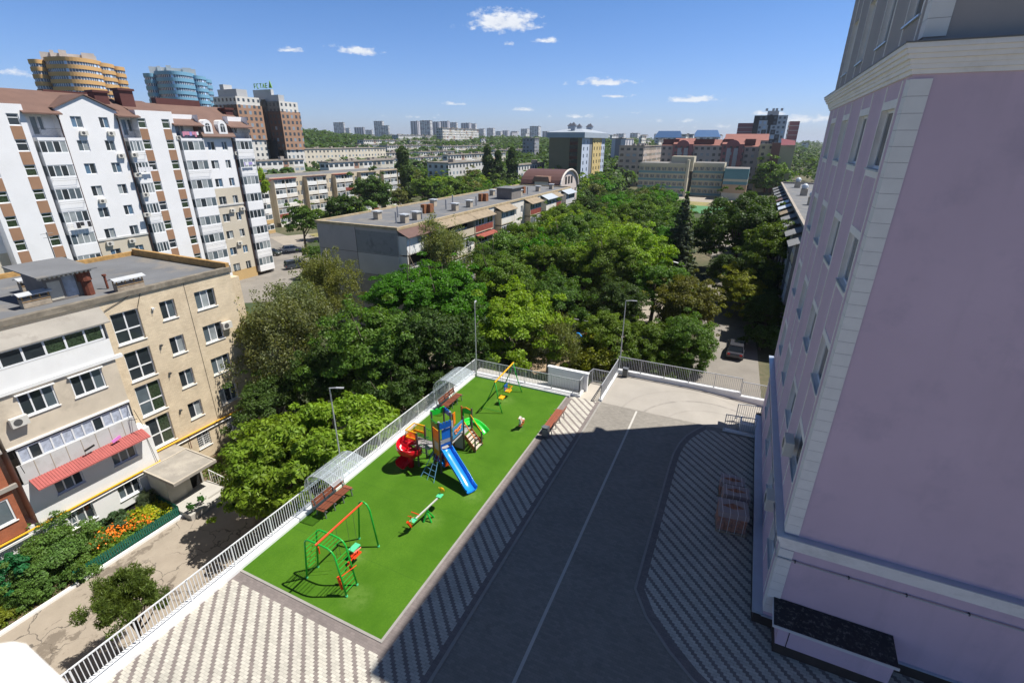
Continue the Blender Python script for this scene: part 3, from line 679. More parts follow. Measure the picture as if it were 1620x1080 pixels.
# spiral: one and a bit turn, opening to the near left
sp=[]
for k in range(29):
    f=k/28; ang=R(205-330*f) ; rad=.34
    sp.append((-14.88+rad*math.cos(ang)*1.15,18.15+rad*math.sin(ang)+(-.1 if f>.8 else 0),1.42-1.12*f))
sp=[(-15.0,18.75,1.46)]+sp+[(-15.05,17.95,.24),(-15.3,17.75,.18)]
sp=[(-14.7,18.9,1.46),(-14.95,18.55,1.42),(-15.12,18.25,1.33),(-15.08,17.98,1.22),(-14.85,17.85,1.10),(-14.6,17.95,.98),(-14.45,18.2,.86),(-14.42,18.45,.74),(-14.5,18.65,.62),(-14.7,18.7,.50),(-14.9,18.6,.40),(-15.02,18.35,.31),(-15.08,18.05,.24),(-15.1,17.75,.2)]
def cr(pts,n=4):
    out=[]; P=[Vector(p) for p in pts]
    for i in range(len(P)-1):
        p0=P[max(i-1,0)];p1=P[i];p2=P[i+1];p3=P[min(i+2,len(P)-1)]
        for k in range(n):
            u=k/n; out.append(.5*((2*p1)+(-p0+p2)*u+(2*p0-5*p1+4*p2-p3)*u*u+(-p0+3*p1-3*p2+p3)*u**3))
    out.append(P[-1]); return out
chute(cr(sp,4),.60,.34,.04,P_CRIM,'spiral_slide',-.30)
MB().tube([(-14.74,18.3,.02),(-14.74,18.3,1.3)],.17,n=14).build('spiral_column',P_CRIM,t,smooth=True)
# straight slide
a=Vector((-12.74,18.86,1.38));b2=Vector((-10.66,17.83,.18)); d=(b2-a)
pa=[a+Vector((-.05,.02,.02)),a+d*.05+Vector((0,0,.03)),a+d*.15,a+d*.3,a+d*.45,a+d*.6,a+d*.72,a+d*.82+Vector((0,0,-.03)),a+d*.9+Vector((0,0,-.05)),a+d*.96+Vector((0,0,-.03)),a+d*1.02+Vector((0,0,.0)),a+d*1.07+Vector((0,0,.05))]
chute(pa,.62,.24,.03,P_LBLUE,'straight_slide')
pnl(TB,TC,1.36,1.84,P_BLUE,'slide_gate',f0=.0,f1=.14); pnl(TB,TC,1.36,1.84,P_BLUE,'slide_gate',f0=.86,f1=1.0); pnl(TB,TC,1.70,1.84,P_BLUE,'slide_gate',f0=.14,f1=.86)
# net ladder in front
M=MB(); A=Vector((-13.42,18.70,1.2));B=Vector((-12.95,18.48,1.2));C_=Vector((-13.72,17.75,.02));D=Vector((-12.78,17.6,.02))
M.tube([A,C_],.018,n=6);M.tube([B,D],.018,n=6)
for f in (.2,.4,.6,.8): M.tube([A.lerp(C_,f),(A.lerp(C_,f)+B.lerp(D,f))/2+Vector((0,0,-.03)),B.lerp(D,f)],.013,n=5)
M.tube([(A+B)/2,(C_+D)/2],.013,n=5); M.build('climbing_net',P_ROPE,t)
# walkway north with logo panel, second platform, stairs, green slide
MB().box(-13.5,19.7,1.12,-12.9,20.95,1.18).build('walkway_deck',P_GREY,t)
for x,y,h in ((-12.85,20.95,2.3),(-13.55,20.95,2.3),(-13.55,21.95,2.3),(-12.85,21.95,2.3)): MB().box(x-.04,y-.04,.02,x+.04,y+.04,h).build('post',P_BROWN if x<-13 else P_POST,t)
lp=MB().box(-12.87,19.78,1.42,-12.84,20.88,2.12).build('logo_panel',paint('logo_blue',(.06,.24,.46)),t)
M=MB()
for pts in ([(.15,.42),(.3,.5),(.42,.36),(.35,.22),(.2,.25),(.15,.42)],[(.3,.4),(.6,.46),(.92,.52)],[(.45,.28),(.7,.3),(.85,.36)],[(.5,.46),(.62,.26)],[(.7,.46),(.74,.3)]):
    M.tube([(-12.83,19.8+p[0],1.42+p[1]) for p in pts],.03,n=5)
M.build('logo_scroll',P_ORG,lp)
MB().box(-13.55,19.75,1.42,-13.52,20.9,1.9).build('wall_panel',P_GREY,t)
MB().box(-13.52,20.98,1.0,-12.88,21.93,1.06).build('platform',P_GREY,t)
MB().box(-13.56,20.98,1.55,-13.53,21.2,2.3).build('arch_panel',P_ORG,t)
M=MB(); facade(M,(-12.88,21.99),(-1,0),.66,1.06,2.2,[(.14,.52,1.06,1.85)],0,depth=.03); M.build('gate_panel',P_LGREEN,t)
MB().tube([(-13.5,21.9,2.2),(-13.2,21.9,2.3),(-12.88,21.9,2.2)],.025,n=6).build('arch_bar',P_ORG,t)
# stairs going to +x
for k in range(5):
    x=-12.82+k*.14; z=1.0-(k+1)*.17; MB().box(x,21.05,z,x+.16,21.75,z+.04).build('stair_tread',P_BEIGE,t)
for y in (21.0,21.8):
    MB().bar((-12.85,y,.98),(-12.12,y,.1),.03,.22).build('stair_side',P_BROWN,t)
    MB().tube([(-12.85,y,1.95),(-12.5,y,1.45),(-12.14,y,.98)],.026,n=6).build('hand_rail',P_YEL if y>21.5 else P_ORG,t)
    MB().box(-12.16,y-.035,.02,-12.09,y+.035,1.0).build('post',P_POST,t)
pa=[(-13.2,21.95,1.08),(-13.15,22.2,1.08),(-12.95,22.4,.95),(-12.7,22.5,.75),(-12.45,22.5,.55),(-12.25,22.45,.42)]
chute(cr(pa,3),.5,.24,.03,P_LGREEN,'green_slide')
MB().box(-13.5,20.95,.05,-12.9,21.0,.95).build('wall_panel',P_GREY,t)
# ---------------------------------------------------------------- benches
SEATW=WOODB; ARM=mat('bench_cast_metal',(.20,.21,.22),.45,.05,metal=.5)
def bench(label,x,y,L,rz,back=True):
    """local: length along y, back on -x side"""
    t=thing('park_bench',label,'bench',(0,0,0),'benches around the play lawn')
    for k in range(3):
        M=MB(); M.box(-.02+k*.17,0,.43,.13+k*.17,L,.465); M.build('seat_board',SEATW,t)
    if back:
        for k in range(2): M=MB(); M.obox((-.16-k*.045,L/2,.62+k*.17),(0,1,0),(-.22,0,1),(1,0,.22),L/2,.075,.018); M.build('back_board',SEATW,t)
    n=4
    for k in range(n):
        yy=.1+(L-.2)*k/(n-1)
        M=MB(); M.bar((.42,yy,.42),(.48,yy,.0),.045,.045); M.bar((-.02,yy,.42),(-.12,yy,.0),.045,.045); M.bar((-.04,yy,.41),(.46,yy,.41),.045,.04); M.bar((.44,yy,.42),(.60,yy,.44),.05,.03)
        if back: M.bar((-.02,yy,.40),(-.23,yy,.90),.04,.03)
        M.build('bench_frame',ARM,t)
    t.location=(x,y,.02); t.rotation_euler.z=rz; return t
bench('brown bench under the nearer glazed arch shelter beside the climbing frame',-16.48,13.05,2.0,0)
bench('brown bench under the farther glazed arch shelter beside the play tower',-16.48,24.1,2.0,0)
bench('brown bench on the striped paving at the right edge of the play lawn',-8.85,27.1,2.5,PI)
# shelters
GLZ,nt,b,out=nodes('clear_polycarbonate'); b.inputs['Base Color'].default_value=(.8,.88,.92,1); b.inputs['Roughness'].default_value=.08
tr=N(nt,'BsdfTransparent'); tr.inputs[0].default_value=(.82,.86,.89,1); mx=N(nt,'MixShader'); mx.inputs[0].default_value=.26; nt.links.new(tr.outputs[0],mx.inputs[1]); nt.links.new(b.outputs[0],mx.inputs[2]); nt.links.new(mx.outputs[0],out.inputs[0])
def shelter(label,y0):
    t=thing('arch_shelter',label,'shelter',(-17.0,y0,.1),'glazed arch shelters over the benches')
    prof=[(-17.12,1.25),(-17.10,1.6),(-16.98,1.95),(-16.75,2.2),(-16.4,2.36),(-16.05,2.40),(-15.7,2.36),(-15.4,2.27),(-15.18,2.16)]
    L=2.25
    for k in range(5):
        y=y0+L*k/4; MB().tube([(p[0],y,p[1]) for p in prof],.022,n=6).build('arch_rib',STEEL,t)
    for i in (0,2,4,6,8): MB().tube([(prof[i][0],y0,prof[i][1]),(prof[i][0],y0+L,prof[i][1])],.018,n=6).build('purlin',STEEL,t)
    M=MB()
    for k in range(len(prof)-1): M.quad((prof[k][0],y0,prof[k][1]+.022),(prof[k+1][0],y0,prof[k+1][1]+.022),(prof[k+1][0],y0+L,prof[k+1][1]+.022),(prof[k][0],y0+L,prof[k][1]+.022))
    M.build('glazing',GLZ,t,smooth=True)
    for y in (y0+.05,y0+L-.05,y0+L/2):
        M=MB(); M.tube([(-16.9,y,.05),(-16.9,y,2.05)],.03,n=8); M.tube([(-16.9,y,1.7),(-16.4,y,2.3)],.02,n=6); M.build('post',STEEL,t)
    return t
shelter('nearer arched clear shelter over the brown bench beside the climbing frame',13.15)
shelter('farther arched clear shelter over the brown bench near the far corner of the lawn',24.2)
def binn(label,x,y,z):
    t=thing('litter_bin',label,'litter bin',(x,y,z)); 
    M=MB(); M.prism([(x-.17,y-.14),(x+.17,y-.14),(x+.17,y+.14),(x-.17,y+.14)],z+.12,z+.62); M.build('bucket',DSTEEL if y>30 else ARM,t)
    M=MB(); M.box(x-.2,y-.16,z+.0,x-.17,y+.16,z+.72); M.box(x+.17,y-.16,z,x+.2,y+.16,z+.72); M.build('side_frame',ARM,t)
    MB().box(x-.21,y-.18,z+.72,x+.21,y+.18,z+.75).build('lid',ARM,t); MB().box(x-.3,y-.05,z,x+.3,y+.05,z+.02).build('base',ARM,t)
binn('small grey litter bin at the end of the bench on the striped paving',-9.0,24.3,0)
binn('dark litter bin in the railing corner at the far side of the concrete ramp',-6.5,34.85,-.01)
def lamp(label,x,y,z0,h,dx,dy):
    t=thing('street_lamp',label,'street lamp',(x,y,z0))
    MB().tube([(x,y,z0),(x,y,z0+h)],[.055,.032],n=8).build('pole',STEEL,t)
    MB().tube([(x,y,z0),(x,y,z0+.3)],.09,n=8).build('base',STEEL,t)
    a=Vector((x,y,z0+h-.02)); b=a+Vector((dx,dy,.03)); MB().tube([a,b],.03,n=6).build('arm',STEEL,t)
    MB().bar(b-Vector((dx,dy,0)).normalized()*.05,b+Vector((dx,dy,0)).normalized()*.36,.12,.04).build('lamp_head',STEEL,t)
lamp('tall thin grey street lamp behind the railing beside the nearer shelter',-18.0,16.36,GZ,12.85,.35,.15)
lamp('tall thin grey street lamp at the far left corner of the play lawn',-16.93,29.82,.0,6.0,-.05,.15)
lamp('tall thin grey street lamp in the railing corner beside the dark litter bin',-7.15,35.62,-2,7.9,.45,.1)
def lamp2(label,x,y,h,dirs):
    z0=ground(x,y); t=thing('street_lamp',label,'street lamp',(x,y,z0))
    MB().tube([(x,y,z0),(x,y,z0+h)],[.13,.08],n=8).build('pole',mat('rust_pole',(.16,.12,.10),.8,.2,3),t)
    for dx,dy in dirs:
        a=Vector((x,y,z0+h-.1)); b=a+Vector((dx,dy,.35)); MB().tube([a,b],.035,n=6).build('arm',STEEL,t)
        d=Vector((dx,dy,.1)).normalized(); MB().bar(b,b+d*.75,.3,.12).build('lamp_head',WHITE,t)
# pole foot seen near (1094,525)
p=atz(1094,527,-5.9)
lamp2('brown courtyard lamp pole with white head beside the road, before the olive-brown tree',p.x,p.y,6.0,[(-1.1,.2)])
p=atz(1080,520,-6.1); lamp2('courtyard lamp pole with a white head behind the olive tree',p.x-1.6,p.y+8,6.6,[(-1.0,.3)])
# wrapped brick pallets
WRAP,nt,b,out=nodes('stretch_wrap'); b.inputs['Base Color'].default_value=(.6,.55,.55,1); b.inputs['Roughness'].default_value=.25
tr=N(nt,'BsdfTransparent'); mx=N(nt,'MixShader'); 
f=ramp(nt,noise(nt,3.0,4,.6,None),.42,.62); nt.links.new(mathn(nt,'ADD',mathn(nt,'MULTIPLY',f,.22),.04),mx.inputs[0]); nt.links.new(tr.outputs[0],mx.inputs[1]); nt.links.new(b.outputs[0],mx.inputs[2]); nt.links.new(mx.outputs[0],out.inputs[0])
WRAP2,nt,b,out=nodes('folded_wrap'); b.inputs['Base Color'].default_value=(.62,.56,.56,1); b.inputs['Roughness'].default_value=.3
tr=N(nt,'BsdfTransparent'); mx=N(nt,'MixShader'); mx.inputs[0].default_value=.42; nt.links.new(tr.outputs[0],mx.inputs[1]); nt.links.new(b.outputs[0],mx.inputs[2]); nt.links.new(mx.outputs[0],out.inputs[0])
BRK=mat('red_brown_bricks',(.42,.175,.10),.85,.35,7)
def pallet(label,x,y,h,w=1.15,d=.95,rz=.1):
    t=thing('brick_pallet',label,'brick pallet',(x,y,.012),'wrapped brick pallets by the lilac building',rz)
    M=MB()
    for k in range(3): M.box(x-w/2,y-d/2+k*(d-.1)/2,.012,x+w/2,y-d/2+.1+k*(d-.1)/2,.1)
    for k in range(6): M.box(x-w/2+k*(w-.12)/5,y-d/2,.1,x-w/2+.12+k*(w-.12)/5,y+d/2,.125)
    M.build('wooden_pallet',mat('pallet_wood',(.30,.22,.13),.9,.2,6),t)
    M=MB(); n=int((h-.13)/.13); 
    for k in range(n):
        for i in range(4):
            for j in range(4):
                r=rnd.uniform(0,.012); xx=x-w/2+.03+i*(w-.06)/4; yy=y-d/2+.03+j*(d-.06)/4; zz=.13+k*.13
                if i in(0,3) or j in (0,3) or k==n-1: M.box(xx+r,yy+r,zz,xx+(w-.06)/4-.012,yy+(d-.06)/4-.012,zz+.122)
    M.build('bricks',BRK,t)
    z1=.13+n*.13+.012
    c=.17
    oct_=[(x-w/2+c,y-d/2),(x+w/2-c,y-d/2),(x+w/2,y-d/2+c),(x+w/2,y+d/2-c),(x+w/2-c,y+d/2),(x-w/2+c,y+d/2),(x-w/2,y+d/2-c),(x-w/2,y-d/2+c)]
    sq=[(x-w/2,y-d/2),(x,y-d/2-.003),(x+w/2,y-d/2),(x+w/2+.003,y),(x+w/2,y+d/2),(x,y+d/2+.003),(x-w/2,y+d/2),(x-w/2-.003,y)]
    M=MB()
    i=0; s2=sq
    for k in range(8): a,b2=s2[k],s2[(k+1)%8]; M.quad((a[0],a[1],.03),(b2[0],b2[1],.03),(b2[0],b2[1],z1),(a[0],a[1],z1))
    dia=[(x,y-d*.2),(x+w*.40,y),(x,y+d*.22),(x-w*.40,y)]
    for k in range(4):
        cor=sq[2*k]; m1=sq[(2*k+1)%8]; m0=sq[(2*k-1)%8]
        M.poly([(*m0,z1),(*cor,z1),(*m1,z1),(*dia[k],z1+.002),(*dia[(k-1)%4],z1+.002)],1)
    for k in range(8):
        if k in (0,1,2,7): a,b2=sq[k],sq[(k+1)%8]; M.quad((a[0],a[1]-.004,z1-.28),(b2[0],b2[1]-.004,z1-.28),(b2[0],b2[1]-.004,z1),(a[0],a[1]-.004,z1),1)
    M.build('plastic_wrap',[WRAP,WRAP2],t)
    M=MB()
    for k in range(4):
        xx=x-w/2+w*(k+.5)/4; M.tube([(xx,y-d/2-.012,.05),(xx,y-d/2-.012,z1+.012),(xx,y+d/2+.012,z1+.012),(xx,y+d/2+.012,.05)],.009,n=4)
    M.build('strapping',paint('strap_white',(.75,.73,.70)),t)
pallet('tall wrapped pallet of red-brown bricks, nearest of the three by the lilac building',1.72,21.0,1.28,1.3,1.05,.12)
pallet('wrapped pallet of red-brown bricks between the other two by the lilac building',1.80,22.28,1.22,1.2,.8,.1)
pallet('lower half-open pallet of red-brown bricks, farthest of the three by the lilac building',1.62,23.5,.95,1.15,.8,.06)
# white window ledge close to the camera
M=MB(); M.prism([(-1.50,-.05),(-1.038,.150),(-1.018,.165),(-.994,.172),(-.84,.166),(-.3,.15),(-.3,-.6),(-1.5,-.6)],16.12,16.2)
tag(M.build('window_ledge',mat('ledge_white',(.86,.86,.85),.5,.01)),'blurred bright white window ledge close to the camera in the bottom left corner','window ledge')
# ---------------------------------------------------------------- lilac building
LIL=mat('lilac_render',(.59,.45,.535),.85,.05,.35,bump=.12,bscale=60,stain=(.43,.345,.43,.45),sscale=.5)
_nt=LIL.node_tree; _b=_nt.nodes['Principled BSDF']; _c=_b.inputs['Base Color'].links[0].from_socket
_mp=N(_nt,'Mapping'); _mp.inputs['Scale'].default_value=(1.3,1.3,.07); _nt.links.new(N(_nt,'NewGeometry').outputs['Position'],_mp.inputs[0])
_f=ramp(_nt,noise(_nt,1.6,6,.65,_mp.outputs[0]),.50,.78); _b2=ramp(_nt,noise(_nt,.18,4,.6,None),.42,.6)
_c=mix(_nt,mathn(_nt,'MULTIPLY',mathn(_nt,'MULTIPLY',_f,_b2),.40),_c,(.40,.33,.38)); _g=ramp(_nt,noise(_nt,5.5,6,.75,None),.60,.75); _c=mix(_nt,mathn(_nt,'MULTIPLY',_g,.16),_c,(.36,.29,.35)); _nt.links.new(_c,_b.inputs['Base Color'])
LILG=mat('grey_beige_render',(.36,.33,.32),.85,.05,.4,bump=.12,bscale=60)
CREAM=mat('cream_moulding',(.80,.77,.74),.75,.05,.8,stain=(.5,.47,.42,.4),sscale=.6)
SILLM=mat('metal_sill_blue_grey',(.48,.54,.62),.35,.06,1.5,metal=.4)
PLN=mat('dark_stone_plinth',(.055,.042,.035),.6,.2,2)
bx,by,bx2,by2,BH=3.05,16.0,34.0,32.4,25.5
t=thing('apartment_building','tall lilac rendered apartment building with cream corner blocks and cornices, right edge of the photo','building',(bx,by,0))
# west wall with openings: u runs from north to south seen from outside
cols=[(16.95,18.6),(20.75,22.4),(25.0,26.6),(29.0,30.6)]
lev=[(16.3,17.83),(12.9,14.4),(9.45,10.95),(6.0,7.5)]
def U(y): return by2-y
holes=[(U(c[1]),U(c[0]),a,b) for c in cols for a,b in lev]
low=[(U(c[1]),U(c[0]),1.9,3.4) for c in cols]
M=MB(); facade(M,(bx,by2),(0,-1),by2-by,.55,18.5,holes+low,0,1,depth=.24)
M.quad((bx,by,.55),(bx2,by,.55),(bx2,by,18.5),(bx,by,18.5),0); M.quad((bx2,by2,.5),(bx,by2,.5),(bx,by2,18.5),(bx2,by2,18.5),0); M.quad((bx2,by,.5),(bx2,by2,.5),(bx2,by2,18.5),(bx2,by,18.5),0)
M.build('wall',[LIL,CREAM],t)
up=[(U(c[1]),U(c[0]),19.9,22.0) for c in cols]+[(U(c[1]),U(c[0]),23.1,24.9) for c in cols]
M=MB(); facade(M,(bx,by2),(0,-1),by2-by,18.5,BH,up,0,1,depth=.24)
M.quad((bx,by,18.5),(bx2,by,18.5),(bx2,by,BH),(bx,by,BH),0); M.quad((bx2,by2,18.5),(bx,by2,18.5),(bx,by2,BH),(bx2,by2,BH),0); M.quad((bx2,by,18.5),(bx2,by2,18.5),(bx2,by2,BH),(bx2,by,BH),0); M.quad((bx,by,BH),(bx2,by,BH),(bx2,by2,BH),(bx,by2,BH),0)
M.build('upper_wall',[LILG,CREAM],t)
PGL=(G_DARK,G_DARK,G_MID)
for h in holes+low+up:
    window(t,(bx,by2),(0,-1),h,2,1,.075,glass=PGL,depth=.13,sill=SILLM)
# vertical strips and surrounds
M=MB(); pr=.018
for c in cols:
    for y in (c[0]-.10,c[1]): M.box(bx-pr,y-.0,4.6,bx+.004,y+.10,18.45)
    for a,b in lev: M.box(bx-pr+.003,c[0],b,bx+.004,c[1],b+.22); M.box(bx-pr+.003,c[0],a-.22,bx+.004,c[1],a-.05)
    for y in (c[0]-.10,c[1]): M.box(bx-pr,y,.75,bx+.004,y+.10,3.85)
    for y in (c[0]-.10,c[1]): M.box(bx-pr,y,19.3,bx+.004,y+.10,BH)
M.box(bx-pr,by+.42,4.6,bx+.004,by+.50,18.45)
M.box(bx-pr,by2-.30,.75,bx+.004,by2-.18,18.45)
M.build('window_strips',CREAM,t)
CB=[mat('corner_block_white',(.74,.72,.69),.7,.05,2),mat('block_joint',(.35,.32,.32),.9,0)]
for za,zb_ in ((.72,3.80),(4.52,18.4),(19.25,BH-.3)):
    M=MB(); n_=round((zb_-za)/.38); st=(zb_-za)/n_
    for k in range(n_):
        z=za+st*k; M.box(bx-.035,by-.035,z+.012,bx+.40,by+.42,z+st); M.box(bx-.027,by-.027,z,bx+.392,by+.41,z+.012,1)
    M.build('corner_blocks',CB,t)
def cornice(z0,z1,steps,name,top=None):
    M=MB(); n=len(steps)
    for k,(p) in enumerate(steps):
        a=z0+(z1-z0)*k/n;b=z0+(z1-z0)*(k+1)/n
        M.box(bx-p,by-p,a,bx2,by+.01,b); M.box(bx-p,by+.01,a,bx+.01,by2+p,b)
    o=M.build(name,CREAM,t)
    if top:
        p=steps[-1]+.03; M=MB(); M.box(bx-p,by-p,z1,bx2,by,z1+.03).box(bx-p,by,z1,bx,by2+p,z1+.03); M.build(name+'_flashing',top,t)
cornice(18.5,19.12,[.06,.12,.16,.24,.3,.36],'upper_cornice',mat('flashing_dark',(.14,.14,.14),.5,.1))
cornice(3.85,4.45,[.05,.09,.16,.24],'lower_cornice',SILLM)
M=MB(); M.box(bx-.02,by-.02,-.5,bx2,by+.01,.5); M.box(bx-.3,by+.0,-.4,bx+.01,by2,.48); M.build('plinth',PLN,t)
M=MB(); M.box(bx-.37,by-.02,.48,bx+.0,by2-.6,.6); M.box(bx-.06,by-.09,.5,bx2,by,.56); M.build('plinth_ledge',SILLM,t)
MB().tube([(bx-.10,by2-1,3.45),(bx-.10,by-.08,3.42),(bx2,by-.08,3.42)],.028,n=6).build('conduit_pipe',mat('conduit_grey',(.42,.42,.43),.5,.05),t)
M=MB(); 
for x in np.arange(bx+.5,16,1.6): M.box(x-.02,by-.1,3.38,x+.02,by-.01,3.46)
M.build('pipe_clips',DSTEEL,t)
def aircon(parent,x,y,z,n,w=.8):
    """n = outward unit normal of the wall (x,y)"""
    ux,uy=-n[1],n[0]; c=(x+n[0]*.22,y+n[1]*.22,z)
    o=MB().obox(c,(ux,uy,0),(n[0],n[1],0),(0,0,1),w/2,.15,.28).build('air_conditioner',mat('ac_cream',(.62,.60,.55),.5,.05),parent)
    f=(c[0]+n[0]*.152,c[1]+n[1]*.152); P=[(f[0]+ux*(math.cos(a)*.21-.1),f[1]+uy*(math.cos(a)*.21-.1),z+math.sin(a)*.21) for a in [2*PI*k/14 for k in range(14)]]
    M=MB(); M.poly([(p[0]+n[0]*.004,p[1]+n[1]*.004,p[2]) for p in P]); M.build('fan_grille',mat('ac_grille',(.09,.09,.09),.6,.1,10),o)
    return o
aircon(t,bx,18.4,6.9-.35,(-1,0)); aircon(t,bx,19.35,3.35-.1,(-1,0))
# rain streaks and patched render: thin worn bands under the cornice and above the plinth
# basement entrance canopy
M=MB(); M.box(3.45,15.0,.42,6.8,by-.02,1.28); M.build('porch_wall',LIL,t)
M=MB(); M.box(3.43,14.98,0,6.82,by-.02,.42); M.build('porch_plinth',PLN,t)
M=MB(); M.prism([(14.88,1.38),(15.98,1.56),(15.98,1.50),(14.88,1.30)],3.24,6.86,ax='x'); M.build('porch_roof',mat('dark_felt_roof',(.018,.018,.022),.7,.2,2,stain=(.16,.15,.14,.8),sscale=9),t)
M=MB(); M.box(3.22,14.85,1.29,6.88,14.88,1.39); M.prism([(14.86,1.29),(15.98,1.49),(15.98,1.55),(14.86,1.39)],3.21,3.24,ax='x'); M.build('gutter_edge',mat('edge_white',(.6,.6,.6),.5,.05),t)
MB().box(3.78,14.985,.42,3.80,15.0,1.28).build('wall_joint',DARK,t)

# ---------------------------------------------------------------- beige five-storey house on the left
BRB=mat('beige_brick_wall',(.72,.60,.43),.9,.10,1.1,bump=.5,bscale=9,stain=(.52,.41,.28,.5),sscale=.35)
# fine brick courses in the beige wall
_m=BRB; _nt=_m.node_tree; _b=_nt.nodes['Principled BSDF']; _c=_b.inputs['Base Color'].links[0].from_socket
_p=N(_nt,'NewGeometry').outputs['Position']; _mp=N(_nt,'Mapping'); _mp.inputs['Rotation'].default_value=(R(90),0,R(90)); 
_s=N(_nt,'SeparateXYZ'); _nt.links.new(_p,_s.inputs[0]); _cv=N(_nt,'CombineXYZ'); _nt.links.new(_s.outputs[1],_cv.inputs[0]); _nt.links.new(_s.outputs[2],_cv.inputs[1])
_bt=N(_nt,'TexBrick'); _bt.inputs['Scale'].default_value=1; _bt.inputs['Brick Width'].default_value=.26; _bt.inputs['Row Height'].default_value=.085; _bt.inputs['Mortar Size'].default_value=.008
_bt.inputs['Color1'].default_value=(1,1,1,1); _bt.inputs['Color2'].default_value=(.86,.84,.82,1); _bt.inputs['Mortar'].default_value=(.72,.70,.68,1); _nt.links.new(_cv.outputs[0],_bt.inputs['Vector'])
_nt.links.new(mix(_nt,.8,_c,_bt.outputs['Color'],'MULTIPLY'),_b.inputs['Base Color'])
FELT=mat('roof_felt',(.15,.155,.165),.85,.15,.4,stain=(.28,.24,.19,.55),sscale=.3)
RUSTE=mat('rusty_edge',(.42,.25,.09),.85,.3,3)
GREYR=mat('grey_roof_sheet',(.30,.28,.25),.9,.12,.5,stain=(.2,.18,.16,.6),sscale=.8)
WRND=mat('white_render',(.80,.80,.79),.8,.04,.6,stain=(.68,.66,.62,.4),sscale=.4)
GRND=mat('grey_render',(.55,.55,.54),.85,.06,.8,stain=(.42,.40,.37,.5),sscale=.7)
PLANTG=(G_GREEN,G_DARK,G_MID)
X0=-37.5; XB=-36.3; RZ=7.3
t=thing('apartment_house','beige brick apartment house with a yellow gas pipe, left of the cracked drive','building',(X0,20,GZ))
S=[(16.62,18.40,3.80,6.02),(16.70,18.42,.95,3.15),(16.68,18.44,-1.90,.50),(16.66,18.40,-4.70,-2.28)]
n=[(19.82,20.90,4.60-2.81*k,6.0-2.81*k) for k in range(5)]; wd=[(22.44,24.07,4.58-2.82*k,6.03-2.82*k) for k in range(5)]
ps=[(16.7,18.4,-6.0,-5.25)]
hs=S+n+wd+ps
M=MB(); facade(M,(X0,16.2),(0,1),25.7-16.2,GZ-.3,RZ,[(a-16.2,b-16.2,c,d) for a,b,c,d in hs],0,depth=.2)
M.quad((X0,25.7,GZ-.3),(-50.4,25.7,GZ-.3),(-50.4,25.7,RZ),(X0,25.7,RZ)); M.quad((-50.4,-30,GZ-.3),(X0,-30,GZ-.3),(X0,-30,RZ),(-50.4,-30,RZ)); M.quad((-50.4,25.7,GZ-.3),(-50.4,-30,GZ-.3),(-50.4,-30,RZ),(-50.4,25.7,RZ))
M.quad((X0,-30,GZ-.3),(X0,16.2,GZ-.3),(X0,16.2,RZ),(X0,-30,RZ))
M.box(-38.6,25.7,GZ-.3,-37.9,26.7,6.3)
M.build('wall',BRB,t)
def wn(h,o,u,nv=2,nh=1,gl=None,sill=WPAINT,dp=.13,fr=.07,y0=None,frame=None):
    window(t,o,u,h,nv,nh,fr,depth=dp,glass=gl,sill=sill,frame=frame)
for h in S: 
    hh=(h[0]-16.2,h[1]-16.2,h[2],h[3]); window(t,(X0,16.2),(0,1),hh,2,[(h[3]-h[2])*.42],.09,depth=.14,glass=PLANTG if h[2]<3 else (G_GREEN,G_DARK),sill=WPAINT)
for h in n: window(t,(X0,16.2),(0,1),(h[0]-16.2,h[1]-16.2,h[2],h[3]),2,1,.075,depth=.14,glass=(G_DARK,G_MID,G_CURT) if h[2]>-6 else (G_DARK,),sill=WPAINT)
for h in wd: window(t,(X0,16.2),(0,1),(h[0]-16.2,h[1]-16.2,h[2],h[3]),3,1,.075,depth=.14,glass=(G_DARK,G_MID,G_CURT,G_BLUE),sill=WPAINT)
window(t,(X0,16.2),(0,1),(.5,2.2,-6.0,-5.25),2,1,.07,depth=.1,sill=None)
for (a,b,c,d) in ((19.82,20.90,-6.64,-5.24),(22.44,24.07,-6.70,-5.25)):
    M=MB(); k=int((b-a)/.13)
    for i in range(k+1): y=a+(b-a)*i/k; M.box(X0-.04,y-.008,c,X0-.02,y+.008,d)
    for z in np.arange(c,d,.2): M.box(X0-.042,a,z,X0-.018,b,z+.012)
    M.build('window_grille',WPAINT,t)
# roof
M=MB(); M.quad((X0,-30,RZ-.22),(X0,25.7,RZ-.22),(-50.4,25.7,RZ-.22),(-50.4,-30,RZ-.22)); M.build('roof',FELT,t)
M=MB(); M.box(-50.55,-30,RZ-.4,-50.25,25.85,RZ+.12).box(-50.25,25.55,RZ-.4,-37.6,25.85,RZ+.35); M.build('parapet',RUSTE,t)
M=MB(); M.box(-37.85,-30,RZ-.3,-37.38,25.8,RZ+.03); M.build('eaves',mat('dirty_eaves',(.19,.165,.13),.9,.3,1.5,stain=(.34,.30,.24,.7),sscale=.8),t)
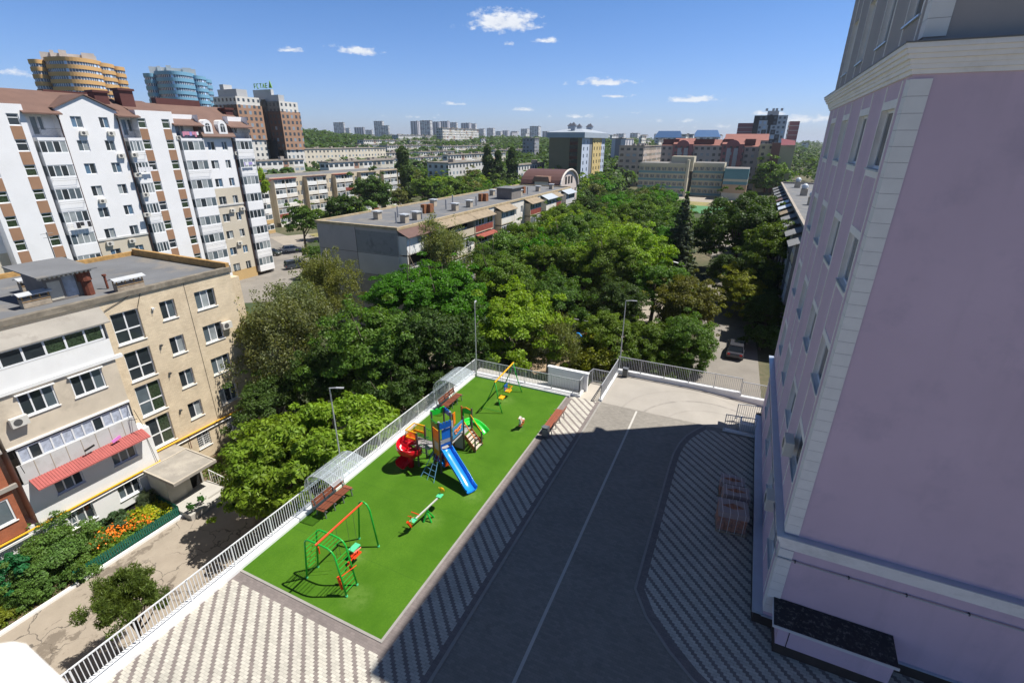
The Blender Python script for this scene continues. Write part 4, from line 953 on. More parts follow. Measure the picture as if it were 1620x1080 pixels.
# roof hut
hx,hy0,hy1=-39.95,14.75,17.25
M=MB(); facade(M,(hx,hy0),(0,1),hy1-hy0,RZ-.2,8.85,[(1.0,1.75,RZ-.1,8.6)],0,depth=.1); M.quad((hx-2.6,hy0,RZ-.2),(hx,hy0,RZ-.2),(hx,hy0,8.85),(hx-2.6,hy0,9.1)); M.quad((hx,hy1,RZ-.2),(hx-2.6,hy1,RZ-.2),(hx-2.6,hy1,9.1),(hx,hy1,8.85)); M.quad((hx-2.6,hy1,RZ-.2),(hx-2.6,hy0,RZ-.2),(hx-2.6,hy0,9.1),(hx-2.6,hy1,9.1))
hut=M.build('roof_hut',mat('hut_render',(.20,.18,.165),.9,.15,1),t)
M=MB(); M.prism([(hx-3.4,9.22),(hx+.75,8.92),(hx+.75,8.85),(hx-3.4,9.15)],hy0-.5,hy1+.3,ax='y'); M.build('hut_roof',FELT,hut)
MB().quad((hx+.02,hy0+.15,RZ-.1),(hx+.02,hy0+.85,RZ-.1),(hx+.02,hy0+.85,8.4),(hx+.02,hy0+.15,8.4)).build('wall_patch',mat('hut_patch',(.52,.48,.40),.9,.1),hut)
MB().quad((hx-.06,hy0+1.02,RZ-.1),(hx-.06,hy0+1.73,RZ-.1),(hx-.06,hy0+1.73,8.58),(hx-.06,hy0+1.02,8.58)).build('hut_door',mat('hut_door_blue',(.36,.40,.46),.6,.3,2),hut)
for k in range(12): MB().box(hx+.4,hy0-.4+k*.25,8.74,hx+.7,hy0-.28+k*.25,8.85).build('rafter',mat('rafter_pale',(.5,.46,.38),.9,.1),hut)
M=MB(); M.tube([(-39.8,16.95,RZ-.2),(-39.8,16.95,8.1)],.30,n=10); M.tube([(-39.8,16.9,8.1),(-39.8,16.9,8.72)],.40,n=12); M.build('rusty_tank',mat('rust_red',(.16,.05,.03),.8,.3,3),t)
def vent(y,x,L=1.5):
    M=MB(); M.box(x-.25,y,RZ-.2,x+.25,y+L,RZ+.34); o=M.build('vent_shaft',mat('vent_masonry',(.36,.30,.23),.9,.25,3),t)
    M=MB(); 
    for k in range(4): yy=y+.05+k*(L-.1)/3; M.box(x+.2,yy-.03,RZ+.3,x+.26,yy+.03,RZ+.62); M.box(x-.26,yy-.03,RZ+.3,x-.2,yy+.03,RZ+.62)
    M.tube([(x+.27,y,RZ+.2),(x+.27,y+L,RZ+.2)],.015,n=4); M.build('vent_posts',RUSTE,o)
    M=MB(); M.prism([(x-.42,RZ+.58),(x,RZ+.72),(x+.42,RZ+.58),(x+.42,RZ+.63),(x,RZ+.77),(x-.42,RZ+.63)],y-.15,y+L+.15,ax='y'); M.build('vent_cap',mat('zinc_white',(.62,.64,.66),.4,.08,metal=.3),o)
vent(13.4,-40.1,1.45); vent(15.2,-44.6,1.3); vent(18.0,-38.7,1.75)
M=MB(); M.tube([(-40.3,18.3,RZ-.2),(-40.3,18.3,RZ+.75)],.08); M.tube([(-40.3,18.3,RZ+.7),(-40.3,18.3,RZ+.82)],.14); M.build('vent_pipe',mat('rust_red',(.16,.05,.03)),t)
M=MB(); M.tube([(-49.0,19.4,RZ-.2),(-49.0,19.4,RZ+2.9)],.035,n=5); M.tube([(-49,19.0,RZ+2.8),(-49,19.8,RZ+2.8)],.02,n=4); M.tube([(-49,19.1,RZ+2.5),(-49,19.7,RZ+2.5)],.02,n=4); M.build('antenna',DSTEEL,t)
# projecting balcony block
Ya,Yb=9.1,15.62
BB=mat('block_concrete',(.60,.52,.41),.9,.08,1,bump=.15,stain=(.36,.31,.24,.5),sscale=.4)
h2=[(10.38,12.12,1.85,3.26),(12.96,14.72,1.87,3.27)]
M=MB(); facade(M,(XB,Ya),(0,1),Yb-Ya,.40,3.52,[(a-Ya,b-Ya,c,d) for a,b,c,d in h2],0,depth=.12)
M.quad((XB,Yb,.4),(X0,Yb,.4),(X0,Yb,3.52),(XB,Yb,3.52)); M.quad((X0,Ya,GZ),(XB,Ya,GZ),(XB,Ya,6.1),(X0,Ya,6.1)); M.quad((XB,Ya,.4),(X0,Ya,.4),(X0,Yb,.4),(XB,Yb,.4))
M.build('bay_wall',BB,t)
for a,b,c,d in h2: window(t,(XB,Ya),(0,1),(a-Ya,b-Ya,c,d),3,1,.08,depth=.05,glass=(G_DARK,G_MID,G_GREEN),sill=WPAINT)
M=MB()
for a,b,c,d in h2: M.box(XB,a-.08,d,XB+.16,b+.08,d+.06)
M.build('window_hood',WPAINT,t)
def band(name,ya,yb,z0,z1,mt,x=XB,dx=.04): return MB().box(x,ya,z0,x+dx,yb,z1).build(name,mt,t)
M=MB(); M.quad((XB+.02,2.0,3.72),(XB+.02,Yb+.05,3.72),(XB+.02,Yb+.05,4.95),(XB+.02,2.0,4.95)); M.quad((XB+.02,Yb+.05,3.72),(X0,Yb+.05,3.72),(X0,Yb+.05,6.1),(XB+.02,Yb+.05,6.1)); M.build('loggia_parapet',WRND,t)
MB().box(XB-.1,2.0,3.50,XB+.12,Yb+.45,3.72).build('loggia_ledge',WPAINT,t)
W=Yb-2.2; window(t,(XB-.04,2.1),(0,1),(0,W,4.95,5.98),13,1,.11,depth=0,glass=(G_DARK,G_GREEN,G_DARK),name='loggia_glazing')
M=MB(); M.quad((XB+.12,2,6.05),(XB+.12,Yb+.35,6.05),(X0,Yb+.6,6.75),(X0,2,6.75)); M.quad((XB+.12,Yb+.35,5.97),(XB+.12,Yb+.35,6.05),(X0,Yb+.6,6.75),(X0,Yb+.6,6.6)); M.quad((XB+.12,2,5.97),(XB+.12,Yb+.35,5.97),(XB+.12,Yb+.35,6.05),(XB+.12,2,6.05)); M.build('loggia_roof',GREYR,t)
# third-floor loggia with many rounded panes
MB().box(XB-.2,Ya,.28,XB+.1,Yb,.40).build('loggia_ledge',WPAINT,t)
M=MB(); M.box(XB-1.15,Ya,-.86,XB-1.12,Yb,.3); M.build('loggia_back',mat('loggia_dark_wall',(.22,.19,.16),.9,.1),t)  # plain dark brown wall at the back of the loggia
window(t,(XB-.02,Ya+.35),(0,1),(0,Yb-Ya-.45,-.86,.12),11,1,.085,depth=0,glass=(mat('curtain_blue_white',(.42,.46,.55),.5,.3,5),G_DARK,mat('curtain_blue_white',(.42,.46,.55))),name='loggia_glazing')
M=MB(); M.box(XB-.06,Ya+.1,-2.1,XB+.02,Yb,-.86); M.quad((XB,Yb,-2.1),(X0,Yb,-2.1),(X0,Yb,.3),(XB,Yb,.3)); M.build('loggia_parapet',GRND,t)
M=MB()
for k in range(1,8): y=Ya+.1+(Yb-Ya-.1)*k/8; M.box(XB+.02,y-.015,-2.08,XB+.035,y+.015,-.88)
M.build('parapet_joints',mat('joint_stain',(.42,.36,.27),.9,.1),t)
# white lower block with red awning
h3=[(10.40,11.90,-3.82,-2.62),(13.62,15.12,-3.82,-2.72),(10.36,11.80,-6.62,-5.38),(13.30,14.72,-6.50,-5.22)]
M=MB(); facade(M,(XB,Ya),(0,1),16.3-Ya,-7.15,-2.1,[(a-Ya,b-Ya,c,d) for a,b,c,d in h3],0,depth=.2); M.quad((XB,16.3,-7.15),(X0,16.3,-7.15),(X0,16.3,-2.1),(XB,16.3,-2.1)); M.quad((XB,15.6,-2.1),(X0,15.6,-2.1),(X0,16.3,-2.1),(XB,16.3,-2.1))
M.build('white_wall',WRND,t)
M=MB(); M.box(X0,Ya,GZ-.2,XB-.15,16.2,-7.15); M.build('base',DARK,t)
for a,b,c,d in h3: window(t,(XB,Ya),(0,1),(a-Ya,b-Ya,c,d),3,1,.075,depth=.12,glass=(G_DARK,G_MID,G_GREEN) if c<-5 else (G_MID,G_DARK,G_MID),sill=WPAINT)
aw=MB(); k=44
for i in range(k):
    y=9.45+i*(15.85-9.45)/k; yy=y+(15.85-9.45)/k
    for (p,q,o) in ((y,(y+yy)/2,.03),((y+yy)/2,yy,0)):
        aw.quad((XB+.02,p,-2.0+o),(XB+.85,p,-2.42+o),(XB+.85,q,-2.42+o),(XB+.02,q,-2.0+o)); aw.quad((XB+.85,p,-2.42+o),(XB+.02,p,-2.0+o),(XB+.02,p,-2.03+o),(XB+.85,p,-2.45+o))
aw.quad((XB+.02,9.45,-2.04),(XB+.02,15.85,-2.04),(XB+.85,15.85,-2.46),(XB+.85,9.45,-2.46))
aw.build('red_awning',mat('awning_red',(.36,.085,.075),.6,.12,2),t)
YP=mat('yellow_gas_pipe',(.75,.40,.02),.5,.08,3)
MB().tube([(XB+.12,2,-5.05),(XB+.12,16.25,-5.05),(X0+.14,16.5,-5.0),(X0+.14,16.7,-4.86),(X0+.14,25.6,-4.92)],.075,n=8).build('gas_pipe',YP,t)
MB().tube([(XB+.08,2,-5.3),(XB+.08,16.2,-5.3),(X0+.1,16.5,-5.25),(X0+.1,25.6,-5.15)],.05,n=6).build('white_pipe',WPAINT,t)
MB().tube([(X0+.12,19.2,-4.95),(X0+.12,19.2,-6.1)],.03,n=6).build('branch_pipe',mat('rust_red',(.16,.05,.03)),t)
aircon(t,XB,10.05,2.35-.5,(1,0)); aircon(t,X0,24.3,2.9-.1,(1,0))
for y,z in ((19.3,5.7),(19.15,2.9),(19.2,.6),(19.2,-2.6)):
    M=MB(); M.box(X0,y-.07,z-.07,X0+.14,y+.07,z+.07); M.tube([(X0+.1,y,z),(X0+.3,y+.04,z+.08)],.02,n=5); M.build('wall_bracket',DSTEEL if z<5 else WPAINT,t)
M=MB()
for pts in ([(XB+.03,15.5,.3),(XB+.5,15.4,-1.2)],[(XB+.03,15.2,-1.0),(XB+.6,15.5,-.9)],[(XB+.3,15.6,-.3),(XB+.9,15.6,-1.5)],[(XB,9.3,.2),(XB+.5,9.3,-1.2)],[(XB+.02,15.9,-2.3),(XB+.1,16.1,-5)]): M.tube(pts,.018,n=4)
M.build('wall_wires',DARK,t)
M=MB(); M.tube([(X0+.03,18.9,7.2),(X0+.04,18.4,6.1)],.02,n=4); M.tube([(X0+.03,21.84,7.3),(X0+.03,21.84,-4.8)],.012,n=4); M.tube([(X0+.05,16.4,6.4),(X0+.05,17.7,6.85),(X0+.05,18.6,7.2)],.02,n=4); M.build('cable',DARK,t)
# laundry on the third-floor loggia
o=MB().obox((XB+.35,14.1,-1.75),(0,1,.3),(0,-.3,1),(1,0,.1),.28,.1,.03).build('towel',mat('pink_cloth',(.75,.25,.65),.9,.1)); tag(o,'pink towel hanging over the red awning','towel')
o=MB().obox((XB+.3,12.6,-1.55),(0,1,.2),(0,-.2,1),(1,0,.1),.3,.06,.03).build('garment',DARK); tag(o,'small dark garment hung out above the red awning','garment')
# porch
CP=mat('porch_concrete',(.31,.285,.25),.9,.12,.8,stain=(.45,.41,.35,.6),sscale=.7)
M=MB(); M.box(-36.0,14.95,-5.18,-32.55,18.1,-5.0); M.box(-37.5,16.3,-5.18,-36.0,18.1,-5.0); M.build('porch_roof',CP,t)
M=MB(); M.box(-36.0,14.95,-5.0,-35.9,18.1,-4.94).box(-35.9,14.95,-5.0,-32.55,15.05,-4.94).box(-32.65,15.05,-5.0,-32.55,18.1,-4.94).box(-35.9,18.0,-5.0,-32.65,18.1,-4.94); M.build('porch_roof_rim',mat('rim_pale',(.47,.42,.35),.9,.1,2),t)
for q in ((-36.0,15.1,GZ,-33.9,15.25,-5.18),(-34.05,15.25,GZ,-33.9,16.3,-5.18),(-36,17.85,GZ,-34.6,17.98,-5.18)): MB().box(*q).build('porch_wall',mat('porch_wall_pale',(.47,.45,.40),.9,.1,1),t)
MB().box(-34.1,16.31,GZ,-34.0,16.75,-5.2).build('porch_post',mat('porch_wall_pale',(.47,.45,.40)),t)
MB().box(-34.7,16.8,GZ+.1,-34.62,17.7,-5.5).build('entrance_door',DARK,t)
M=MB(); M.box(-34.2,14.9,GZ,-31.5,16.6,GZ+.45); M.box(-34.2,16.6,GZ,-32.2,18.0,GZ+.45); M.box(-32.2,16.6,GZ,-31.8,18.0,GZ+.3); M.box(-31.8,16.6,GZ,-31.4,18.0,GZ+.15); M.build('porch_steps',CONC,t)
M=MB(); M.tube([(-33.9,18.1,GZ+.4),(-33.9,18.1,GZ+1.4),(-31.9,18.2,GZ+1.1),(-31.5,18.2,GZ)],.03,n=6)
for k in range(6): M.tube([(-33.7+k*.32,18.15,GZ+.3),(-33.7+k*.32,18.15,GZ+1.3-k*.04)],.015,n=4)
M.build('porch_railing',WPAINT,t)
# red-brown clad bay further left
RB=mat('red_brick_cladding',(.36,.12,.06),.85,.18,2,bump=.3,bscale=12)
M=MB(); facade(M,(XB,2),(0,1),6.6,-5.0,.3,[(4.7,6.32,-4.0,-2.45),(3.2,6.0,-1.2,.15)],0,depth=.12); M.quad((XB,8.6,-5),(X0,8.6,-5),(X0,8.6,.3),(XB,8.6,.3)); M.build('brick_bay',RB,t)
window(t,(XB,2),(0,1),(4.7,6.32,-4.0,-2.45),2,1,.09,depth=.03,glass=(G_CURT,G_MID),sill=WPAINT)
window(t,(XB,2),(0,1),(3.2,6.0,-1.2,.15),3,1,.09,depth=.05,glass=(G_DARK,),sill=None)
M=MB(); M.box(XB-.05,2,.3,XB+.08,8.9,.45).box(XB-.05,2,-2.0,XB+.15,8.9,-1.75); M.build('bay_ledge',CP,t)
MB().box(XB,2,-.1,XB+.9,8.0,-.04).build('bay_awning',mat('awning_dark_red',(.25,.05,.05),.7,.1),t)
M=MB(); M.box(X0,2,.45,XB,8.9,6.1); M.build('bay_upper_wall',GRND,t)
M=MB(); M.box(X0,2,-7.6,XB-.25,9.1,-5); M.build('white_base',WRND,t)
M=MB()
for k in range(14):
    y=7.0+k*.28; M.tube([(XB-.15,y,-7.0),(XB-.15,y+.3,-5.6)],.016,n=4); M.tube([(XB-.15,y+.3,-7.0),(XB-.15,y,-5.6)],.016,n=4)
for z in (-7.0,-6.3,-5.6): M.tube([(XB-.15,6.9,z),(XB-.15,11.0,z)],.022,n=4)
M.build('lattice_screen',WPAINT,t)
# ---------------------------------------------------------------- generic block
def shell(t,x0,x1,y0,y1,z0,z1,wm,holes_e=(),holes_s=(),holes_w=(),depth=.18,name='wall',rev=None,roof=None,parapet=.0):
    M=MB(); mats=wm if isinstance(wm,(list,tuple)) else [wm]
    facade(M,(x1,y0),(0,1),y1-y0,z0,z1,list(holes_e),0,depth=depth)
    facade(M,(x0,y0),(1,0),x1-x0,z0,z1,list(holes_s),0,depth=depth)
    facade(M,(x0,y1),(0,-1),y1-y0,z0,z1,list(holes_w),0,depth=depth)
    M.quad((x1,y1,z0),(x0,y1,z0),(x0,y1,z1),(x1,y1,z1))
    o=M.build(name,mats,t)
    if roof:
        MB().quad((x0,y0,z1-parapet),(x1,y0,z1-parapet),(x1,y1,z1-parapet),(x0,y1,z1-parapet)).build('roof',roof,t)
    return o
CNT={}
def wins(t,o,u,holes,**k):
    for h in holes:
        c=CNT.get(t.name,0); 
        CNT[t.name]=c+1
        if c<96: window(t,o,u,h,detail=False,**k)
        else:
            REST.setdefault(t.name,[]).append((t,o,u,h,k))
REST={}
def flush_rest():
    for nm,l in REST.items():
        M=MB(); t=l[0][0]; mats=[WHITE,G_DARK,G_MID,G_CURT]
        for (t,o,u,h,k) in l:
            inn=(-u[1],u[0]); d=k.get('depth',.14); nv=k.get('nv',2); fr=k.get('fr',.07)
            def P(a,z,dd=0): return (o[0]+u[0]*a+inn[0]*(d+dd),o[1]+u[1]*a+inn[1]*(d+dd),z)
            M.quad(P(h[0],h[2]),P(h[1],h[2]),P(h[1],h[3]),P(h[0],h[3]),0)
            for i in range(nv):
                a=h[0]+(h[1]-h[0])*i/nv+fr*.8;b=h[0]+(h[1]-h[0])*(i+1)/nv-fr*.8
                M.quad(P(a,h[2]+fr,-.01),P(b,h[2]+fr,-.01),P(b,h[3]-fr,-.01),P(a,h[3]-fr,-.01),rnd.choice([1,1,2,3]))
        tag(M.build('remaining_windows',mats,t),kind='stuff')
# ---------------------------------------------------------------- white nine-storey complex (facade x=-84.5)
XW=-84.5; EZ=20.6
WW=mat('white_facade',(.80,.80,.81),.8,.04,.3,stain=(.70,.70,.71,.3),sscale=.12)
CW=mat('cream_facade',(.58,.52,.42),.8,.05,.3)
YW=mat('yellow_base',(.52,.36,.17),.85,.06,.3)
TERR=mat('terracotta_panel',(.33,.19,.115),.8,.08,.5)
BRF=mat('brown_roof_tiles',(.16,.095,.075),.7,.12,.6,bump=.4,bscale=5)
BRD=mat('brown_chimney_clad',(.10,.035,.03),.6,.12,1)
t=thing('apartment_complex','long white nine-storey apartment complex with brown roofs and terracotta strips, upper left','building',(XW,45,GZ))
X1=XW; XBK=-98
sect=[ (10,15.4,'bal'),(15.4,22.9,'gab'),(22.9,26,'bal2'),(29.3,35.3,'tow'),(35.3,38.8,'bal'),(38.8,46.1,'gab'),(46.1,48.5,'bal'),(48.5,53.9,'tow'),(53.9,58.2,'bal'),(58.2,63.6,'dor'),(63.6,67.4,'bal')]
rows=[16.7-3*k for k in range(8)]
def rowz(k): return 16.7-3*k
base=GZ-1
HE=[]   # main wall holes
Y0,Y1=10,67.4
WALL=MB(); CRE=MB(); YEL=MB()
def seg(y0,y1,x,ztop,holes,cream_z):
    f=lambda M,za,zb,hs: facade(M,(x,y0),(0,1),y1-y0,za,zb,hs,0,depth=.2)
    def cut(a,b): return [(h[0]-y0,h[1]-y0,max(h[2],a),min(h[3],b)) for h in holes if h[3]>a+.05 and h[2]<b-.05]
    yz=-5.8
    f(WALL,cream_z,ztop,cut(cream_z,ztop)); 
    if cream_z>yz:
        CRE=MB(); f(CRE,yz,cream_z,cut(yz,cream_z)); CRE.build('cream_wall',CW,t)
    f(YEL,base,yz,cut(base,yz))
allw=[]
for (a,b,kind) in sect:
    if kind=='gab':
        cz=3.2; hs=[]
        for k in range(-1,8):
            zt=rowz(k)
            for (p,q) in ((a+1.35,a+2.7),(a+4.75,a+5.95)):
                if k==-1: p+=.05
                hs.append((p,q,zt-1.42,zt))
        seg(a,b,XW,EZ,hs,cz); allw+=[(XW,h,2) for h in hs]
        WALL.poly([(XW,a,EZ),(XW,b,EZ),(XW,(a+b)/2,EZ+1.75)])
    elif kind=='dor':
        cz=8.9; hs=[]
        for k in range(0,8):
            zt=rowz(k)-.17; hs.append((a+.7,a+2.05,zt-1.42,zt)); hs.append((a+3.35,a+4.35,zt-1.42,zt))
        seg(a,b,XW,17.6,hs,cz); allw+=[(XW,h,2) for h in hs]
    elif kind=='tow':
        hs=[]
        for k in range(-1,8):
            zt=rowz(k)
            for (p,q) in ((a+.05+(0 if a>40 else .4),a+1.2+(0 if a>40 else .4)),(b-1.85,b-.65)): hs.append((p,q,zt-1.3,zt+.1-.05))
        seg(a,b,XW+.25,EZ+.25,hs,base+2)
        for h in hs: allw.append((XW+.25,h,1,'t'))
        WALL.quad((XW-1.6,a,base),(XW+.25,a,base),(XW+.25,a,EZ+.25),(XW-1.6,a,EZ+.25)); WALL.quad((XW+.25,b,base),(XW-1.6,b,base),(XW-1.6,b,EZ+.25),(XW+.25,b,EZ+.25)); WALL.quad((XW+.25,a,EZ+.25),(XW+.25,b,EZ+.25),(XW-5,b,EZ+.25),(XW-5,a,EZ+.25))
    else:
        # recessed wall behind balcony
        hs=[(a+1.0,a+1.75,17.35,19.6),(a+1.85,a+2.4,17.9,19.6)] if kind!='bal2' else []
        seg(a,b,XW-1.3,EZ,hs,3.2)
        for h in hs: allw.append((XW-1.3,h,1))
        WALL.quad((XW,a+.001,base),(XW-1.3,a+.001,base),(XW-1.3,a+.001,EZ),(XW,a+.001,EZ)); WALL.quad((XW-1.3,b-.001,base),(XW,b-.001,base),(XW,b-.001,EZ),(XW-1.3,b-.001,EZ))
seg(26,29.3,XW-1.3,EZ,[],3.2)
WALL.quad((XBK,Y0,base),(XW,Y0,base),(XW,Y0,EZ),(XBK,Y0,EZ)); WALL.quad((XW-.0,Y1,base),(XBK,Y1,base),(XBK,Y1,17.9),(XW,Y1,17.9)); WALL.quad((XBK,Y1,base),(XBK,Y0,base),(XBK,Y0,EZ),(XBK,Y1,EZ))
WALL.build('wall',WW,t); YEL.build('yellow_base_wall',YW,t)
for e in allw:
    x,h,nv=e[0],e[1],e[2]
    if len(e)>3: wins(t,(x,0),(0,1),[h],nv=1,nh=[.9],fr=.09,depth=.1,glass=(G_DARK,G_GREEN))
    else: wins(t,(x,0),(0,1),[h],nv=nv,fr=.08,depth=.12,glass=(G_CURT,G_MID,G_DARK) if (int(h[2]*7+h[0]*3)%2) else (G_DARK,G_MID,G_BLUE))
# terracotta panels between the stair windows
for (a,b,kind) in sect:
    if kind!='tow': continue
    for (p,q) in ((a+.05+(0 if a>40 else .4),a+1.2+(0 if a>40 else .4)),(b-1.85,b-.65)):
        for k in range(-1,7):
            zt=rowz(k); MB().box(XW+.24,p,zt-1.3-1.62,XW+.27,q,zt-1.38).build('terracotta_panel',TERR,t)
# glazed balconies
for (a,b,kind) in sect:
    if not kind.startswith('bal'): continue
    y0,y1=(a+.35,b-.15); dz=-.05 if kind=='bal' else -1.5
    for k in range(0,8):
        zt=rowz(k)+dz
        if zt-2.9<base: continue
        bal=MB(); xo=XW+.55
        bal.box(XW-1.3,y0,zt-2.62,xo,y1,zt-1.52)
        bo=bal.build('balcony',WW if (zt>-5.8) else YW,t); MB().box(XW-1.3,y0,zt+.0,xo,y1,zt+.38).build('lintel',WW if (zt>-5.8) else YW,bo)
        c=CNT.get('bw'+t.name,0); CNT['bw'+t.name]=c+1
        window(bo,(xo-.04,y0),(0,1),(0,y1-y0,zt-1.52,zt),4,1,.11,depth=0,detail=False,glass=(G_MID,G_CURT,G_DARK,G_BLUE),name='balcony_glazing')
        window(bo,(XW-.6,y0+.02),(1,0),(0,xo-XW+.6,zt-1.52,zt),1,1,.11,depth=0,detail=False,glass=(G_MID,G_CURT),name='balcony_glazing')
        if rnd.random()<.4:
            M=MB(); 
            for z in (zt-1.7,zt-1.95): M.tube([(xo,y0+.1,z),(xo+.45,y0+.1,z),(xo+.45,y1-.1,z),(xo,y1-.1,z)],.015,n=4)
            M.build('drying_rack',DSTEEL,bo)
    # open top terrace railing
    M=MB(); zt=17.15
    M.bar((XW+.5,y0,zt+.95),(XW+.5,y1,zt+.95),.04,.04)
    for k in range(24): yy=y0+(y1-y0)*k/23; M.box(XW+.49,yy-.01,zt,XW+.51,yy+.01,zt+.95)
    M.build('terrace_railing',DSTEEL,t)
# roofs
def gable_roof(ya,yb,xe,xr,ze,zr,name='roof'):
    M=MB(); M.quad((xe,ya,ze),(xe,yb,ze),(xr,yb,zr),(xr,ya,zr)); M.quad((2*xr-xe,yb,ze),(2*xr-xe,ya,ze),(xr,ya,zr),(xr,yb,zr)); M.quad((xe,ya,ze-.18),(xe,yb,ze-.18),(xe,yb,ze),(xe,ya,ze)); M.quad((xe,yb,ze-.18),(xe,ya,ze-.18),(xr,ya,zr-.2),(xr,yb,zr-.2))
    return M.build(name,BRF,t)
def halfroof(ya,yb,xe,ze,zr,xr=-91):
    M=MB(); M.quad((xe,ya,ze),(xe,yb,ze),(xr,yb,zr),(xr,ya,zr)); M.quad((2*xr-XW,yb,ze),(2*xr-XW,ya,ze),(xr,ya,zr),(xr,yb,zr)); M.quad((xe,ya,ze-.18),(xe,yb,ze-.18),(xe,yb,ze),(xe,ya,ze)); M.quad((xe,yb,ze-.18),(xe,ya,ze-.18),(xr,ya,zr-.2),(xr,yb,zr-.2))
    for y in (ya,yb): M.poly([(xe,y,ze),(xr,y,zr),(2*xr-XW,y,ze)])
    M.build('roof',BRF,t)
for (a,b,kind) in sect+[(26,29.3,'bal')]:
    if kind in('bal','bal2'): halfroof(a-.35,b+.35,XW+.75,19.95 if b<50 else (19.0 if a<60 else 18.9),23.0 if b<50 else 22.3)
    elif kind=='tow': halfroof(a,b,XW-1.2,20.95,23.0 if b<50 else 22.5)
    elif kind=='gab': halfroof(a+.3,b-.3,XW-1.0,20.6,23.0)
    else: halfroof(a+.3,b-.3,XW-.9,19.7,22.3)
for (a,b) in ((15.4,22.9),(38.8,46.1)):
    m_=(a+b)/2; M=MB(); zr=EZ+1.95; ze=EZ+.05
    M.quad((XW+.25,a-.3,ze),(XW+.25,m_,zr),(-90,m_,zr),(-90,a-.3,ze)); M.quad((XW+.25,m_,zr),(XW+.25,b+.3,ze),(-90,b+.3,ze),(-90,m_,zr)); M.quad((XW+.25,a-.3,ze-.15),(XW+.25,m_,zr-.15),(XW+.25,m_,zr),(XW+.25,a-.3,ze)); M.quad((XW+.25,m_,zr-.15),(XW+.25,b+.3,ze-.15),(XW+.25,b+.3,ze),(XW+.25,m_,zr)); M.build('gable_roof',BRF,t)
# dormer mansard
M=MB(); M.quad((XW+.75,57.9,17.35),(XW+.75,64.0,17.35),(XW-1.0,64.0,20.0),(XW-1.0,57.9,20.0)); M.quad((XW-2,57.9,17.35),(XW+.75,57.9,17.35),(XW-1.0,57.9,20.0),(XW-2,57.9,20.0)); M.quad((XW+.75,64.0,17.35),(XW-2,64.0,17.35),(XW-2,64.0,20),(XW-1,64,20)); M.quad((XW+.75,57.9,17.2),(XW+.75,64,17.2),(XW+.75,64,17.35),(XW+.75,57.9,17.35)); M.build('mansard_roof',BRF,t)
for yc in (59.25,61.95):
    M=MB(); pr=[(yc-.8,17.75),(yc+.8,17.75),(yc+.8,19.2),(yc+.45,19.75),(yc,19.95),(yc-.45,19.75),(yc-.8,19.2)]
    M.prism(pr,XW-1.2,XW+.52,ax='x'); d=M.build('dormer',WW,t)
    wp=[(yc-.42,18.05),(yc+.42,18.05),(yc+.42,19.0),(yc+.28,19.3),(yc,19.42),(yc-.28,19.3),(yc-.42,19.0)]
    M=MB(); M.poly([(XW+.53,p[0],p[1]) for p in wp],0); M.build('dormer_window',G_DARK,d)
    M=MB(); M.box(XW+.531,yc-.03,18.05,XW+.55,yc+.03,19.4).box(XW+.531,yc-.42,18.95,XW+.548,yc+.42,19.02); M.build('glazing_bar',WHITE,d)
for (ya,yb,xx,z0,z1) in ((31,34.2,-88,21.2,23.4),(48.4,50.9,-88,21.9,24.1),(45.2,47.6,-88.4,22,23.6),(66,68.0,-89,21,22.4),(27,29.5,-89.5,22,24.3)):
    ya+=.3;yb-=.3;z1-=.55; M=MB(); M.box(xx-.8,ya,z0-1.4,xx+.8,yb,z1); o=M.build('chimney',BRD,t); MB().box(xx-1.0,ya-.2,z1,xx+1.0,yb+.2,z1+.3).build('chimney_cap',BRD,o)
for (ya,yb) in ((41,47),(56,63.5)):
    MB().box(-92.0,ya,21.5,-90.8,yb,23.15).build('roof_vent_box',BRD,t)
DPM=mat('downpipe_brown',(.06,.03,.025),.5,.1)
for y in (38.85,46.0,58.2,63.6,16.0,22.6): MB().tube([(XW+.3,y-.2,19.7 if y<50 else 17.2),(XW+.12,y,19.2 if y<50 else 16.8),(XW+.12,y,base+2)],.09,n=6).build('downpipe',DPM,t)
for (y0,y1,z) in ((38.9,46,3.2),(54,58.3,6.1),(58.3,63.6,6.0),(63.6,67.4,8.9)): MB().box(XW,y0,z-.1,XW+.12,y1,z+.15).build('string_course',GRND,t)
for (y,z) in ((41.2,17.9),(44.6,17.9),(46.6,15.0),(46.3,12.2),(46.7,9.3),(41.0,8.9),(43.3,2.8),(40.3,2.9),(62.9,5.4),(60.9,5.3),(61,-.6),(66,-6.6+6),(64,14.9),(46.1,6.4),(45.1,14.9),(66.7,5.7),(54.2,19-1.6)): aircon(t,XW if not 46<y<48.6 else XW+.55,y,z-.3,(1,0),.9)
M=MB()
for y0,y1,z in ((36,38.5,6.7),): pass
def laundry(y0,y1,x,z,cols,label):
    M=MB(); mats=[]; M.tube([(x,y0,z),(x,y1,z)],.01,n=4); y=y0+.05; k=0
    while y<y1-.2:
        w_=rnd.uniform(.2,.5); h_=rnd.uniform(.4,.8); M.box(x-.015,y,z-h_,x+.015,min(y+w_,y1),z-.01,rnd.randrange(len(cols))); y+=w_+.03
    tag(M.build('laundry',cols),label,'laundry')
LW=mat('cloth_white',(.75,.75,.78),.9,.05);LB=mat('cloth_black',(.03,.03,.035),.9,.1);LP=mat('cloth_pink',(.6,.25,.35),.9,.1);LBL=mat('cloth_violet',(.35,.3,.6),.9,.1)
laundry(46.4,48.5,XW+1.05,12.95,[LW,LW],'row of white laundry hung below a balcony of the white complex')
laundry(36.2,38.4,XW+1.05,6.2,[LB,LB,LW],'row of black laundry hung below a balcony of the white complex')
laundry(54.6,57.3,XW+.65,18.0,[LP,LBL,LW],'pink and violet laundry hung on the top terrace of the white complex')
